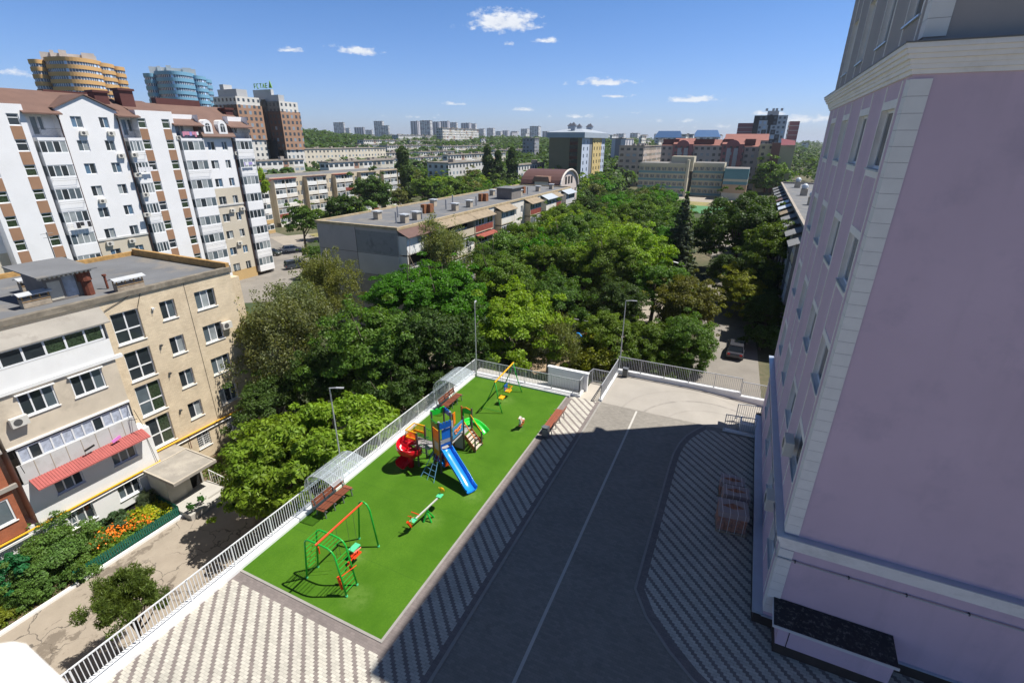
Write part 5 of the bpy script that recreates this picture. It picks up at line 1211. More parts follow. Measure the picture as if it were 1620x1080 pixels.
laundry(64.4,66.8,XW+1.0,13.1,[LW,LBL],'pale laundry hung below the rightmost balcony column of the white complex')
# ---------------------------------------------------------------- long five-storey block in the middle (facade x=-40)
XM=-40; 
PAN=mat('grey_end_panel',(.42,.385,.375),.9,.07,.4,bump=.2,stain=(.24,.22,.21,.5),sscale=.25); PAN2=mat('dark_grey_panel',(.27,.27,.265),.9,.1,.5,stain=(.11,.11,.11,.6),sscale=.5); PAN3=mat('light_grey_panel',(.50,.475,.45),.9,.06,.5)
PAN4=mat('block_base_panel',(.29,.265,.24),.9,.15,1.5,bump=.4,bscale=4)
MW=mat('off_white_panel',(.74,.70,.63),.88,.07,.5,stain=(.46,.42,.35,.55),sscale=.35); MB2=mat('beige_panel',(.56,.48,.36),.88,.08,.5,stain=(.36,.30,.21,.5),sscale=.3)
OLV=mat('olive_side_panel',(.25,.21,.145),.9,.1,.5)
REDP=mat('red_balcony_panel',(.25,.06,.042),.75,.2,2); BRSH=mat('brown_sheet',(.13,.075,.065),.6,.1,1); TANR=mat('tan_sheet_roof',(.27,.215,.15),.85,.2,1.5); BLS=mat('zinc_sheet',(.42,.46,.50),.4,.06)
t=thing('apartment_block','long five-storey panel block with blank grey end wall and vent-studded flat roof','building',(XM,51,GZ))
y0,y1=50.9,119; zr=6.65
EW=MB(); xl=-53.7; zs=[6.65,2.9,.1,-2.7,-8.5]
def pq(M,xa,xb,za,zb,m,d=0): M.quad((xa,y0-d,zb),(xb,y0-d,zb),(xb,y0-d,za),(xa,y0-d,za),m)
xm=-46.9
M=MB()
pq(M,xl,xm,6.65,2.9,0); pq(M,xm,XM,5.9,3.0,1); pq(M,xm,XM,6.65,5.9,0)
pq(M,xl,xm,2.9,.1,0); pq(M,xl,xm,.1,-3,2,0); pq(M,xm,XM,3.0,.1,3); pq(M,xm,XM,.1,-3,4); pq(M,xl,XM,-3,-8.5,4)
M.build('end_wall',[PAN,PAN2,mat('mid_grey_panel',(.32,.295,.30),.9,.08,.5),PAN3,PAN4],t)  # each panel has its own grey; lower left one is mid grey
M=MB(); M.box(xm-.04,y0-.012,-8,xm+.04,y0,6.2); M.box(xl,y0-.012,.06,XM,y0,.12); M.box(xl,y0-.012,2.9,XM,y0,2.96); M.box(xl,y0-.012,-2.94,XM,y0,-2.88); M.build('panel_joints',mat('joint_grey',(.12,.11,.11),.9,0),t)
# front modules: (ya,yb,kind)
mods=[(50.9,59.2,'b',BRSH,MW),(59.2,68.9,'b',TANR,MW),(68.9,75.5,'g',TANR,REDP),(75.5,78.3,'r',None,OLV),(78.3,84.2,'b2',TANR,MW),(84.2,88.2,'w',None,MW),(88.2,91.2,'r',None,OLV),(91.2,97.3,'g2',TANR,REDP),(97.3,99.8,'r',None,OLV),(99.8,106.0,'b2',BLS,MW),(106.0,109.5,'g2',TANR,REDP),(109.5,112.5,'r',None,OLV),(112.5,119,'b2',BLS,MW)]
M=MB(); hs=[]
for (a,b,k,rm,cm_) in mods:
    if k in 'rw' :
        for f in range(5):
            z=5.2-2.8*f
            if k=='w': hs.append((a-y0+.4,a-y0+1.5,z-1.4,z)); hs.append((a-y0+2.2,a-y0+3.3,z-1.4,z))
            else: hs.append((a-y0+1.3,a-y0+2.3,z-1.3,z))
facade(M,(XM,y0),(0,1),y1-y0,-8.5,6.45,hs,0,depth=.15); M.quad((XM,y1,-8.5),(xl,y1,-8.5),(xl,y1,6.45),(XM,y1,6.45)); M.quad((xl,y1,-8.5),(xl,y0,-8.5),(xl,y0,6.45),(xl,y1,6.45)); M.build('wall',MW,t)
wins(t,(XM,y0),(0,1),hs,nv=2,fr=.08,depth=.1,glass=(G_DARK,G_MID))
PX=1.25
for i,(a,b,k,rm,cm_) in enumerate(mods):
    if k in 'rw': continue
    for f in range(5):
        z0=5.75-2.8*(f+1)+.35; zt=z0+2.45
        if f==0: zt=5.55
        x=XM+PX; g=(k[0]=='g')
        bo=MB().box(XM,a+.15,z0-.15,x,b-.15,z0).build('balcony',[MB2 if i%3 else MW],t); MB().box(XM,a+.15,z0,x,a+.3,zt).build('side_wall',[MB2 if i%3 else MW],bo); MB().box(XM,b-.3,z0,x,b-.15,zt).build('side_wall',[MB2 if i%3 else MW],bo)
        W_=b-a-.6
        style=rnd.random()
        par=MB(); par.box(x-.06,a+.3,z0,x,b-.3,z0+.95); par.build('balcony_parapet',(REDP if (g and f in(0,)) else (MW if style<.7 else (GRND if style<.9 else MB2))) if not(i==0 and f==1) else GRND,bo)
        if i==0 and f==0:
            Mw=MB(); facade(Mw,(x+.01,a+.2),(0,1),b-a-.4,z0,zt,[(2.3,3.8,z0+1.0,z0+2.2)],0,depth=.1); Mw.build('balcony_infill',WRND,bo); window(bo,(x+.01,a+.2),(0,1),(2.3,3.8,z0+1.0,z0+2.2),2,1,.07,depth=.05,detail=False)
        elif i==0 and f==1:
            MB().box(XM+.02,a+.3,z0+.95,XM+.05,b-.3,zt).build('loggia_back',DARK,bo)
        elif style<.86 or g:
            n=max(2,round(W_/.95)); window(bo,(x-.05,a+.3),(0,1),(0,W_,z0+.95,zt-.08),n,1,.09,depth=0,detail=False,glass=(G_DARK,G_MID,G_CURT,G_BLUE),name='balcony_glazing')
        else:
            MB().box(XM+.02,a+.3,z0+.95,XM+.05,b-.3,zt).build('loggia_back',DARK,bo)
    rr=MB(); e=.55
    rr.quad((XM+PX+e,a-.1,5.5),(XM+PX+e,b+.1,5.5),(XM-.05,b+.1,6.35),(XM-.05,a-.1,6.35)); rr.quad((XM+PX+e,a-.1,5.42),(XM+PX+e,b+.1,5.42),(XM+PX+e,b+.1,5.5),(XM+PX+e,a-.1,5.5)); rr.quad((XM+PX+e,b+.1,5.42),(XM+PX+e,a-.1,5.42),(XM-.05,a-.1,6.27),(XM-.05,b+.1,6.27))
    rr.build('balcony_roof',rm,t)
    if k=='g':
        MB().prism([(XM+PX+.02,2.95),(XM+PX+.95,2.55),(XM+PX+.95,2.5),(XM+PX+.02,2.9)],a+.2,b-.1,ax='y').build('red_awning',REDP,t)
MB().box(xl,y0,6.4,XM,y1,6.45).build('roof',FELT,t)
M=MB(); M.box(xl-.15,y0-.15,6.3,XM+.15,y0+.2,6.68).box(xl-.15,y0+.2,6.3,xl+.2,y1,6.68).box(XM-.2,y0+.2,6.3,XM+.15,y1,6.62).box(xl,y1-.3,6.3,XM,y1,6.68); M.build('parapet',mat('parapet_beige',(.42,.34,.22),.9,.2,1.5,stain=(.3,.2,.08,.6),sscale=.8),t)
def rvent(x,y,kind):
    if kind=='w': M=MB(); M.box(x-.42,y-.45,6.4,x+.42,y+.45,7.5); o=M.build('roof_vent',mat('vent_plaster',(.42,.36,.28),.9,.2,2),t); MB().box(x-.55,y-.6,7.5,x+.55,y+.6,7.65).build('vent_cap',mat('zinc_white',(.62,.64,.66)),o)
    elif kind=='r': M=MB(); M.box(x-.33,y-.5,6.4,x+.33,y+.5,7.8); M.build('roof_vent',mat('vent_rust',(.24,.10,.045),.85,.2,2),t)
    elif kind=='s': M=MB(); M.box(x-1.6,y-2.2,6.4,x+1.6,y+2.2,8.4); o=M.build('roof_hut',mat('hut_render',(.20,.18,.165)),t); MB().box(x-1.9,y-2.5,8.4,x+1.9,y+2.5,8.55).build('hut_roof',FELT,o)
    else: MB().tube([(x,y,6.4),(x,y,8.0)],.13,n=7).build('vent_pipe',mat('pipe_grey',(.3,.31,.33),.6,.1),t)
def g_(a,b): return (480+a/3.52,280+b/3.52)
for (a,b,k) in ((415,235,'w'),(518,258,'p'),(527,225,'p'),(565,255,'w'),(630,238,'w'),(660,235,'p'),(675,202,'r'),(708,200,'r'),(725,163,'w'),(845,187,'w'),(795,180,'p'),(832,150,'p'),(925,168,'w'),(963,160,'p'),(990,135,'r'),(1015,134,'r'),(1052,103,'w'),(1145,118,'s'),(1150,112,'w'),(1205,103,'w'),(1225,90,'r'),(1248,98,'p'),(1306,80,'w'),(1380,68,'w')):
    p=atz(*g_(a,b),6.45); rvent(min(max(p.x,xl+1),XM-.9),min(p.y,y1-2),k)
# ---------------------------------------------------------------- foliage
def leafmat(name,trans=.42,rough=.5,hue=.0):
    m,nt,b,out=nodes(name)
    oi=N(nt,'ObjectInfo'); g=N(nt,'NewGeometry')
    v=ramp(nt,g.outputs['Random Per Island'],0,1)
    v=mathn(nt,'ADD',mathn(nt,'MULTIPLY',v,1.1),.55)
    cl=ramp(nt,noise(nt,.55,3,.6,g.outputs['Position']),.3,.7); 
    cv=N(nt,'CombineXYZ'); [nt.links.new(v,cv.inputs[k]) for k in range(3)]
    c=mix(nt,1.0,oi.outputs['Color'],cv.outputs[0],'MULTIPLY')
    c=mix(nt,mathn(nt,'MULTIPLY',cl,.35),c,mix(nt,1.0,oi.outputs['Color'],(1.75,1.3,.55),'MULTIPLY'))
    nt.links.new(c,b.inputs['Base Color']); b.inputs['Roughness'].default_value=rough; b.inputs['Specular IOR Level'].default_value=.28
    tr=N(nt,'BsdfTranslucent'); nt.links.new(mix(nt,1.0,c,(1.45,1.4,.4),'MULTIPLY'),tr.inputs[0])
    mx=N(nt,'MixShader'); mx.inputs[0].default_value=trans; nt.links.new(b.outputs[0],mx.inputs[1]); nt.links.new(tr.outputs[0],mx.inputs[2]); nt.links.new(mx.outputs[0],out.inputs[0])
    return m
LEAF=leafmat('leaf')
BARK=mat('bark',(.10,.08,.06),.95,.3,3); BARKP=mat('bark_pale',(.34,.32,.28),.9,.3,3)
def leaves_mesh(name,C,Nrm,S,aspect=1.5,seed=0,mt=None,jit=.75):
    """C centres, Nrm preferred normals, S sizes -> diamond leaf quads"""
    r=np.random.default_rng(seed); n=len(C)
    nn=Nrm+r.normal(0,jit,(n,3)); nn/=np.linalg.norm(nn,axis=1,keepdims=True)+1e-9
    a=r.normal(0,1,(n,3)); a-=nn*np.sum(a*nn,axis=1,keepdims=True); a/=np.linalg.norm(a,axis=1,keepdims=True)+1e-9
    b=np.cross(nn,a); s=S[:,None]
    V=np.empty((n,4,3)); V[:,0]=C-a*s*aspect/2; V[:,1]=C+b*s*.5+nn*s*.12; V[:,2]=C+a*s*aspect/2; V[:,3]=C-b*s*.5+nn*s*.12
    me=bpy.data.meshes.new(name); me.vertices.add(4*n); me.vertices.foreach_set('co',V.reshape(-1)); me.loops.add(4*n); me.loops.foreach_set('vertex_index',np.arange(4*n,dtype=np.int32))
    me.polygons.add(n); me.polygons.foreach_set('loop_start',np.arange(0,4*n,4,dtype=np.int32)); me.polygons.foreach_set('loop_total',np.full(n,4,dtype=np.int32)); me.update(); me.validate()
    me.materials.append(mt or LEAF); return me
def crown_pts(seed,nc=70,nl=130,zs=.85,cr=(.16,.30),lump=.22,hollow=.35,droop=0):
    r=np.random.default_rng(seed); C=[];Nn=[];cen=[]
    lob=r.normal(0,1,(7,3)); lob/=np.linalg.norm(lob,axis=1,keepdims=True); la=r.uniform(-lump,lump,7)
    for k in range(nc):
        d=r.normal(0,1,3); d/=np.linalg.norm(d)
        if d[2]<-.6: d[2]*=-.6; d/=np.linalg.norm(d)
        rad=(1+sum(la[i]*max(0,d@lob[i])**2 for i in range(7)))*r.uniform(hollow,1)**.5*.86
        c=d*rad; c[2]*=zs; R_=r.uniform(*cr)
        if k%9==0 and hollow<.4: c*=r.uniform(1.05,1.28)/max(.6,np.linalg.norm(c)); R_*=.62
        n=int(nl*(R_/.23)**2)
        u=r.normal(0,1,(n,3)); u/=np.linalg.norm(u,axis=1,keepdims=True); low=u[:,2]<-.2; u[low,2]*=-.35
        q=c+u*R_*r.uniform(.55,1,(n,1))*[1,1,.8]
        if droop: q[:,2]-=droop*r.random(n)**2
        C.append(q); Nn.append(u*.9+d*.5+[0,0,.35]); cen.append(c)
    return np.vstack(C),np.vstack(Nn),np.array(cen)
def trunk_mesh(name,cen,mt,h=1.5,r0=.085,seed=0,nb=9,spread=1):
    """unit tree: foot at z=0, crown centre at z=h, crown radius 1"""
    M=MB(); r=random.Random(seed); top=Vector((r.uniform(-.06,.06),r.uniform(-.06,.06),h*.62))
    M.tube([(0,0,-.15),(0,0,.05),tuple(Vector((0,0,0)).lerp(top,.5)+Vector((.02,0,0))),tuple(top),(top.x*1.3,top.y*1.3,h+.35)],[r0*1.35,r0,r0*.85,r0*.65,r0*.12],n=7)
    for k in range(min(nb,len(cen))):
        c=Vector(cen[k*len(cen)//nb]); e=Vector((c.x,c.y,c.z+h)); s=Vector((0,0,0)).lerp(top,r.uniform(.75,1.05)) 
        mid=s.lerp(e,.5)+Vector((0,0,-.05)); M.tube([s,mid,e],[r0*.42,r0*.26,r0*.06],n=5)
    return M.mesh(name,[mt],smooth=True)
PROTO={}
def proto(kind,v=0):
    key=(kind,v)
    if key in PROTO: return PROTO[key]
    s=abs(hash((len(kind),v,ord(kind[0]))))%1000
    if kind=='broad': C,Nn,cen=crown_pts(s,170,330,1.02,(.11,.25),.5,.2); r=np.random.default_rng(s); cm=leaves_mesh('leafy_crown',C,Nn,r.uniform(.021,.042,len(C)),1.7,s); tm=trunk_mesh('tree_trunk',cen,BARK,seed=s)
    elif kind=='walnut': C,Nn,cen=crown_pts(s,140,260,.85,(.12,.24),.34,.3); r=np.random.default_rng(s); cm=leaves_mesh('leafy_crown',C,Nn,r.uniform(.026,.050,len(C)),2.3,s,jit=.7); tm=trunk_mesh('tree_trunk',cen,BARK,seed=s)
    elif kind=='birch':
        C,Nn,cen=crown_pts(s,190,230,1.1,(.10,.22),.35,.12,.30); r=np.random.default_rng(s); cm=leaves_mesh('leafy_crown',C,Nn*.5,r.uniform(.020,.034,len(C)),1.8,s,jit=1.0); tm=trunk_mesh('tree_trunk',cen,BARKP,1.7,.05,seed=s,nb=16)
    elif kind=='small':
        C,Nn,cen=crown_pts(s,80,90,.95,(.16,.30),.32,.3); r=np.random.default_rng(s); cm=leaves_mesh('leafy_crown',C,Nn,r.uniform(.05,.09,len(C)),1.5,s); tm=trunk_mesh('tree_trunk',cen,BARK,1.35,.08,seed=s,nb=5)
    elif kind=='bush':
        C,Nn,cen=crown_pts(s,40,110,.8,(.18,.32),.25,.2); r=np.random.default_rng(s); cm=leaves_mesh('leafy_crown',C,Nn,r.uniform(.05,.095,len(C)),1.8,s); tm=trunk_mesh('tree_trunk',cen,BARK,.8,.05,seed=s,nb=6)
    elif kind=='poplar':
        r=np.random.default_rng(s); n=5200; z=r.uniform(-1,1,n); w=.30*np.sqrt(np.clip(1-((z+.15)/1.15)**2*(z<-.15)-(((z+.15)/1.15)**2)*(z>=-.15),0.02,1)); w*=1+.25*np.sin(z*9+r.uniform(0,6))
        a=r.uniform(0,2*PI,n); w2=w*r.uniform(.55,1.08,n); C=np.stack([w2*np.cos(a),w2*np.sin(a),z],1); Nn=np.stack([np.cos(a),np.sin(a),np.full(n,.4)],1); cm=leaves_mesh('poplar_crown',C,Nn,r.uniform(.04,.08,n),1.9,s,jit=.6); tm=trunk_mesh('tree_trunk',C[::600]*.5,BARK,1.1,.06,seed=s)
    elif kind=='spruce':
        r=np.random.default_rng(s); C=[];Nn=[]
        for L in range(30):
            z=-1+1.95*L/29; R_=.58*(1-L/29)**.8+.025; nb=int(7+16*(1-L/29))
            for b in range(nb):
                a=r.uniform(0,2*PI); Lb=R_*r.uniform(.75,1.15); n=int(26+80*Lb/.42); t=r.uniform(.15,1,n)
                side=r.normal(0,1,n)*.035*(1.2-t); dz=-.10*t*Lb/.4+r.normal(0,.012,n)+.05*t**3
                C.append(np.stack([t*Lb*np.cos(a)-side*np.sin(a),t*Lb*np.sin(a)+side*np.cos(a),z+dz-.02],1)); Nn.append(np.tile([math.cos(a)*.3,math.sin(a)*.3,1],(n,1)))
        C=np.vstack(C);Nn=np.vstack(Nn); cm=leaves_mesh('spruce_crown',C,Nn,r.uniform(.02,.036,len(C)),2.4,s,jit=.5); tm=trunk_mesh('tree_trunk',C[:4]*.1,BARK,1.0,.03,seed=s,nb=2)
    elif kind=='pine':
        r=np.random.default_rng(s); C=[];Nn=[];cen=[]
        for k in range(95):
            d=r.normal(0,1,3); d/=np.linalg.norm(d); d[2]=abs(d[2])*.9-.15; c=d*r.uniform(.35,.95); c[2]*=.85; cen.append(c); n=190; R_=r.uniform(.11,.2)
            u=r.normal(0,1,(n,3)); u/=np.linalg.norm(u,axis=1,keepdims=True); u[:,2]=u[:,2]*.7+.45
            C.append(c+u*R_*r.uniform(.35,1,(n,1))); Nn.append(np.cross(u,r.normal(0,1,(n,3))))
        C=np.vstack(C);Nn=np.vstack(Nn); cm=leaves_mesh('pine_crown',C,Nn,r.uniform(.016,.026,len(C)),5.0,s,jit=.3); tm=trunk_mesh('tree_trunk',np.array(cen),BARK,1.1,.055,seed=s,nb=22)
    h={'broad':1.5,'walnut':1.5,'birch':1.7,'small':1.35,'bush':.8,'poplar':1.1,'spruce':1.0,'pine':1.1}[kind]
    PROTO[key]=(cm,tm,h); return PROTO[key]
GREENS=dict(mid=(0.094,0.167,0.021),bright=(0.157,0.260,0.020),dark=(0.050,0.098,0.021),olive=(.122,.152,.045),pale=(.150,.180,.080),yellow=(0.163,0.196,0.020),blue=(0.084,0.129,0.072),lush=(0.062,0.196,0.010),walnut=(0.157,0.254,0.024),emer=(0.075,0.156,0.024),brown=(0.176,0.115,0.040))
def tree(label,x,y,zc,Rr,kind='broad',col='mid',group=None,name=None,v=None,sz=None,cat='tree',zb=None):
    v=rnd.randrange({'broad':5,'walnut':2,'birch':3,'small':4,'bush':3,'poplar':2,'spruce':1,'pine':1}[kind]) if v is None else v
    cm,tm,h=proto(kind,v); z0=ground(x,y) if zb is None else zb
    nm=name or {'broad':'broadleaf_tree','walnut':'walnut_tree','birch':'birch_tree','small':'broadleaf_tree','bush':'bush','poplar':'poplar_tree','spruce':'spruce_tree','pine':'pine_tree'}[kind]
    t=thing(nm,label,cat,(x,y,z0),group)
    rz=rnd.uniform(0,2*PI); hc=max(zc-z0,.3*Rr)
    c=bpy.data.objects.new('crown',cm); COL.objects.link(c); c.parent=t; c.location=(0,0,hc); c.scale=(Rr,Rr,(sz or 1)*Rr); c.rotation_euler.z=rz
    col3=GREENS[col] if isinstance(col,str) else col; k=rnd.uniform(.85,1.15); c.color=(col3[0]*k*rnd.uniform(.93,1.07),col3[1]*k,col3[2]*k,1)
    s=bpy.data.objects.new('trunk',tm); COL.objects.link(s); s.parent=t; s.scale=(Rr*.9,Rr*.9,hc/h); s.rotation_euler.z=rz
    return t
TS=1.3
def tpx(label,px,py,rpx,zc,kind='broad',col='mid',**k):
    p=atz(px,py,zc); dep=(p-Vector((0,0,HC))).dot(CFW); return tree(label,p.x,p.y,zc,rpx*TS/CF*dep,kind,col,**k)
# trees between the beige house, the lawn and the grey end wall
tpx('bright green walnut tree behind the railing, left of the thin lamp by the nearer shelter',455,745,72,-3.6,'walnut','walnut',v=0)
tpx('bright green walnut tree directly behind the thin street lamp and the nearer shelter',545,700,68,-3.0,'walnut','walnut',v=1)
tpx('lower walnut limb tree overhanging the cracked drive below the beige house corner',405,770,34,-5.0,'walnut','bright',v=1)
tpx('pale drooping birch rising beside the right edge of the beige house',432,545,62,.2,'birch','pale',v=0,sz=1.15)
tpx('yellow-green birch in front of the grey end wall, left tree of the pair',518,455,37,1.0,'birch','olive',v=1,sz=1.3)
tpx('grey-green birch with long drooping twigs behind the first birch',478,512,50,.4,'birch','pale',v=2,sz=1.1)
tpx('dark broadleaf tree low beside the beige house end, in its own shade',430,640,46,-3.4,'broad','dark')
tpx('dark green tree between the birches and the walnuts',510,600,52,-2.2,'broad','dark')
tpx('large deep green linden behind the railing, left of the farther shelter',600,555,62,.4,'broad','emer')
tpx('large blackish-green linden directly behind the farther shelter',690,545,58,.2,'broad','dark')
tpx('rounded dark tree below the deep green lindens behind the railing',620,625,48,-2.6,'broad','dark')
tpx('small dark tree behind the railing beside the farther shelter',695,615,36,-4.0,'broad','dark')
tpx('vivid green feathery acacia right in front of the grey end wall corner',640,478,46,1.6,'broad','lush',sz=.75)
tpx('vivid green feathery acacia in front of the first balconies, beside the far lamp',705,475,58,1.4,'broad','lush',sz=.8)
tpx('tall grey-green willow standing against the brown-roofed balcony of the long block',703,405,36,2.0,'birch','pale',v=0,sz=1.5)
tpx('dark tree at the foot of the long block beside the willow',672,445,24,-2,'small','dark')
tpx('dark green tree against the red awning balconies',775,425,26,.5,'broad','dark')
tpx('mid green tree right of the far lamp, in front of the long block',800,450,40,.4,'broad','mid')
tpx('bright yellow-green tree behind the middle of the far lawn railing',820,520,58,-.8,'broad','bright')
tpx('dark green tree behind the far lawn railing, right of the far lamp',770,545,40,-2.5,'broad','emer')
tpx('pale green tree right behind the white blank wall',868,545,42,-2.4,'birch','olive',v=1,sz=.9)
tpx('green tree between the yellow-green tree and the courtyard playground',880,480,42,-.6,'broad','emer')
tpx('round bushy tree behind the stair railing beside the small courtyard playground',955,540,40,-3.2,'broad','mid')
tpx('low yellow-green bush tree left of the thin lamp on the ramp corner',938,575,30,-4.8,'small','yellow')
tpx('dark round tree above the bushy tree by the thin ramp lamp',975,492,36,-1.8,'broad','dark')
tpx('green tree behind the long ramp railing, left one',1025,555,34,-4.2,'broad','mid')
tpx('green tree behind the long ramp railing at the edge of the road',1085,550,38,-3.6,'broad','emer')
tpx('small yellow-green tree in the middle behind the long ramp railing',1055,575,26,-5.0,'small','mid')
tpx('olive-brown tree around the white courtyard lamp heads',1085,490,44,-1.8,'broad',(.125,.145,.03))
tpx('tall blue-grey spruce standing in the middle of the tree mass',1076,388,50,1.2,'spruce',(.10,.15,.115),sz=1.2)
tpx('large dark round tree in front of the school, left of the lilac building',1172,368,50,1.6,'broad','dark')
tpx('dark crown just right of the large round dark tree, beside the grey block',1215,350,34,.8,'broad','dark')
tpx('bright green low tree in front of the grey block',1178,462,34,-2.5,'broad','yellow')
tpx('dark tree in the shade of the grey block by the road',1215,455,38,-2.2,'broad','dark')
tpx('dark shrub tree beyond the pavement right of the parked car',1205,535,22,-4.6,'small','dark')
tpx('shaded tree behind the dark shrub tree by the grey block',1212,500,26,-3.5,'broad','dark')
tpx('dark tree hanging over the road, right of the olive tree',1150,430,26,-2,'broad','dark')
tpx('round green tree to the right of the school',1216,285,24,-.5,'small','mid')
tpx('yellowish green tree in front of the cream school wing',1132,362,20,-2.5,'broad','mid')
tpx('wide olive-green tree in front of the school, left of the spruce',1010,345,30,-2.0,'broad','olive')
tpx('dark green tree left of the spruce',1035,385,32,-.2,'broad','dark')
tpx('leafy green tree below the wide olive-green tree',985,425,50,0,'broad','bright')
tpx('green tree below the spruce beside the white van',1035,455,34,-1,'broad','emer')
tpx('deep green tree at the foot of the yellow tower',905,395,44,.4,'broad','emer')
tpx('green tree in front of the last balconies of the long block',860,425,36,.2,'broad','mid')
tpx('yellow-green tree between the long block and the leafy green tree',925,430,44,-.5,'broad','bright')
# near garden plants at the bottom left
tpx('pine tree with tufted needles at the lower left, in front of the cracked drive',203,955,50,-3.6,'pine',(.10,.15,.035),sz=1.3)
def trx(label,px,py,rpx,X,kind,col,**k):
    p=atx(px,py,X); dep=(p-Vector((0,0,HC))).dot(CFW); return tree(label,p.x,p.y,p.z,rpx/CF*dep,kind,col,**k)
trx('light green fruit tree with open crown in front of the lattice screen, lower left',88,885,62,-34.6,'broad',(.10,.19,.045),v=0)
trx('second light green crown below the fruit tree, just behind the white kerb',60,950,40,-34.0,'broad',(.09,.18,.04),v=3)
trx('emerald bushy tree at the very left edge below the brick-clad bay',5,905,34,-34.8,'bush',(.02,.13,.05))
trx('grey-green round bush against the white wall behind the orange flowers',184,830,25,-35.4,'bush',(.05,.10,.045),cat='bush')
trx('low yellow-green shrub at the bottom left edge above the white kerb',8,985,24,-33.6,'bush','yellow',cat='bush')
trx('sparse grey-leaved shrub against the white wall beside the porch',232,790,17,-35.6,'birch',(.10,.14,.08),cat='bush',name='shrub')
for i,(px,py,lab) in enumerate(((303,805,'small conical thuja on the porch step, left of the pair'),(319,792,'small conical thuja on the porch step, right of the pair'))):
    p=atz(px,py,GZ+.7); tree(lab,p.x,p.y,GZ+.85,.28,'bush',(.04,.15,.015),name='thuja',v=i,sz=1.5,cat='shrub',zb=GZ+.42)
# flower bed as ground cover
def scatter(n,f,seed): 
    r=np.random.default_rng(seed); return np.array([f(r) for _ in range(n)])
C=scatter(5200,lambda r:(lambda x,y:(x,y,GZ+.12+r.random()*(.35+.25*math.sin(y*2.1)**2)))(r.uniform(-35.9,-33.0),r.uniform(8.3,14.8)),3)
o=bpy.data.objects.new('flower_bed_plants',leaves_mesh('bed_leaves',C,np.tile([0,0,1.],(len(C),1)),np.random.default_rng(1).uniform(.07,.17,len(C)),1.8,2)); COL.objects.link(o); o.color=(.11,.20,.02,1); tag(o,'low green and yellow-green plants filling the flower bed behind the green picket fence','flower bed',kind='stuff')
FL=mat('orange_flower',(.80,.19,.01),.6,.25,6)
def fl(r):
    c=[(-34.4,10.9),(-34.0,12.0),(-35.2,10.2),(-34.6,11.6),(-35.0,12.3),(-33.9,13.0)][r.integers(6)]; return (c[0]+r.normal(0,.38),c[1]+r.normal(0,.42),GZ+.55+r.random()*.2)
C=scatter(420,fl,5); o=bpy.data.objects.new('orange_lilies',leaves_mesh('lily_petals',C,np.tile([.3,-.3,1.],(len(C),1)),np.random.default_rng(1).uniform(.07,.14,len(C)),1.4,4,FL)); COL.objects.link(o); tag(o,'orange lilies in bloom in front of the white wall','flowers',kind='stuff')
C=scatter(800,lambda r:(-34.3+r.normal(0,.5),14.1+r.normal(0,.45),GZ+.5+r.random()*.2),8); o=bpy.data.objects.new('yellow_foliage',leaves_mesh('yellow_leaves',C,np.tile([.3,-.3,1.],(len(C),1)),np.random.default_rng(1).uniform(.08,.16,len(C)),1.6,4)); COL.objects.link(o); o.color=(.32,.36,.02,1); tag(o,'yellow-green leafy plants near the porch end of the flower bed','plants',kind='stuff')
C=scatter(4200,lambda r:(lambda x,y:(x,y,GZ+.02+r.random()*.22))(r.uniform(-36.9,-32.8),r.choice([r.uniform(1.5,8.3),r.uniform(18.3,25)])),9)
o=bpy.data.objects.new('weeds',leaves_mesh('weed_leaves',C,np.tile([0,0,1.],(len(C),1)),np.random.default_rng(1).uniform(.06,.15,len(C)),1.8,2)); COL.objects.link(o); o.color=(.10,.16,.03,1); tag(o,'weeds and low grass along the foot of the beige house','weeds',kind='stuff')
M=MB(); M.quad((-37.4,1,GZ+.03),(-32.62,1,GZ+.03),(-32.62,26,GZ+.03),(-37.4,26,GZ+.03)); struct(M.build('garden_soil',mat('garden_soil',(.17,.12,.08),.95,.2,.8,stain=(.09,.11,.04,.7),sscale=.6)))
# green picket fence
PF=mat('picket_green',(.008,.105,.07),.5,.1,2)
t=thing('picket_fence','dark green picket fence in front of the flower bed','fence',(-32.75,11.5,GZ))
for k,(a,b2) in enumerate((((-32.78,8.6),(-32.74,14.9)),((-32.74,14.9),(-35.6,15.0)))):
    A=Vector((*a,GZ+.1));B=Vector((*b2,GZ+.1)); n=int((B-A).length/.13); M=MB(); d=(B-A).normalized()
    for i in range(n): p=A+d*(i+.5)*.13; M.obox(p+Vector((0,0,.38)),d,d.cross(Vector((0,0,1))),(0,0,1),.045,.009,.38)
    M.build('pickets',PF,t)
    M=MB(); [M.bar(A+Vector((0,0,z)),B+Vector((0,0,z)),.03,.05) for z in (.18,.6)]; M.build('fence_rail',PF,t)
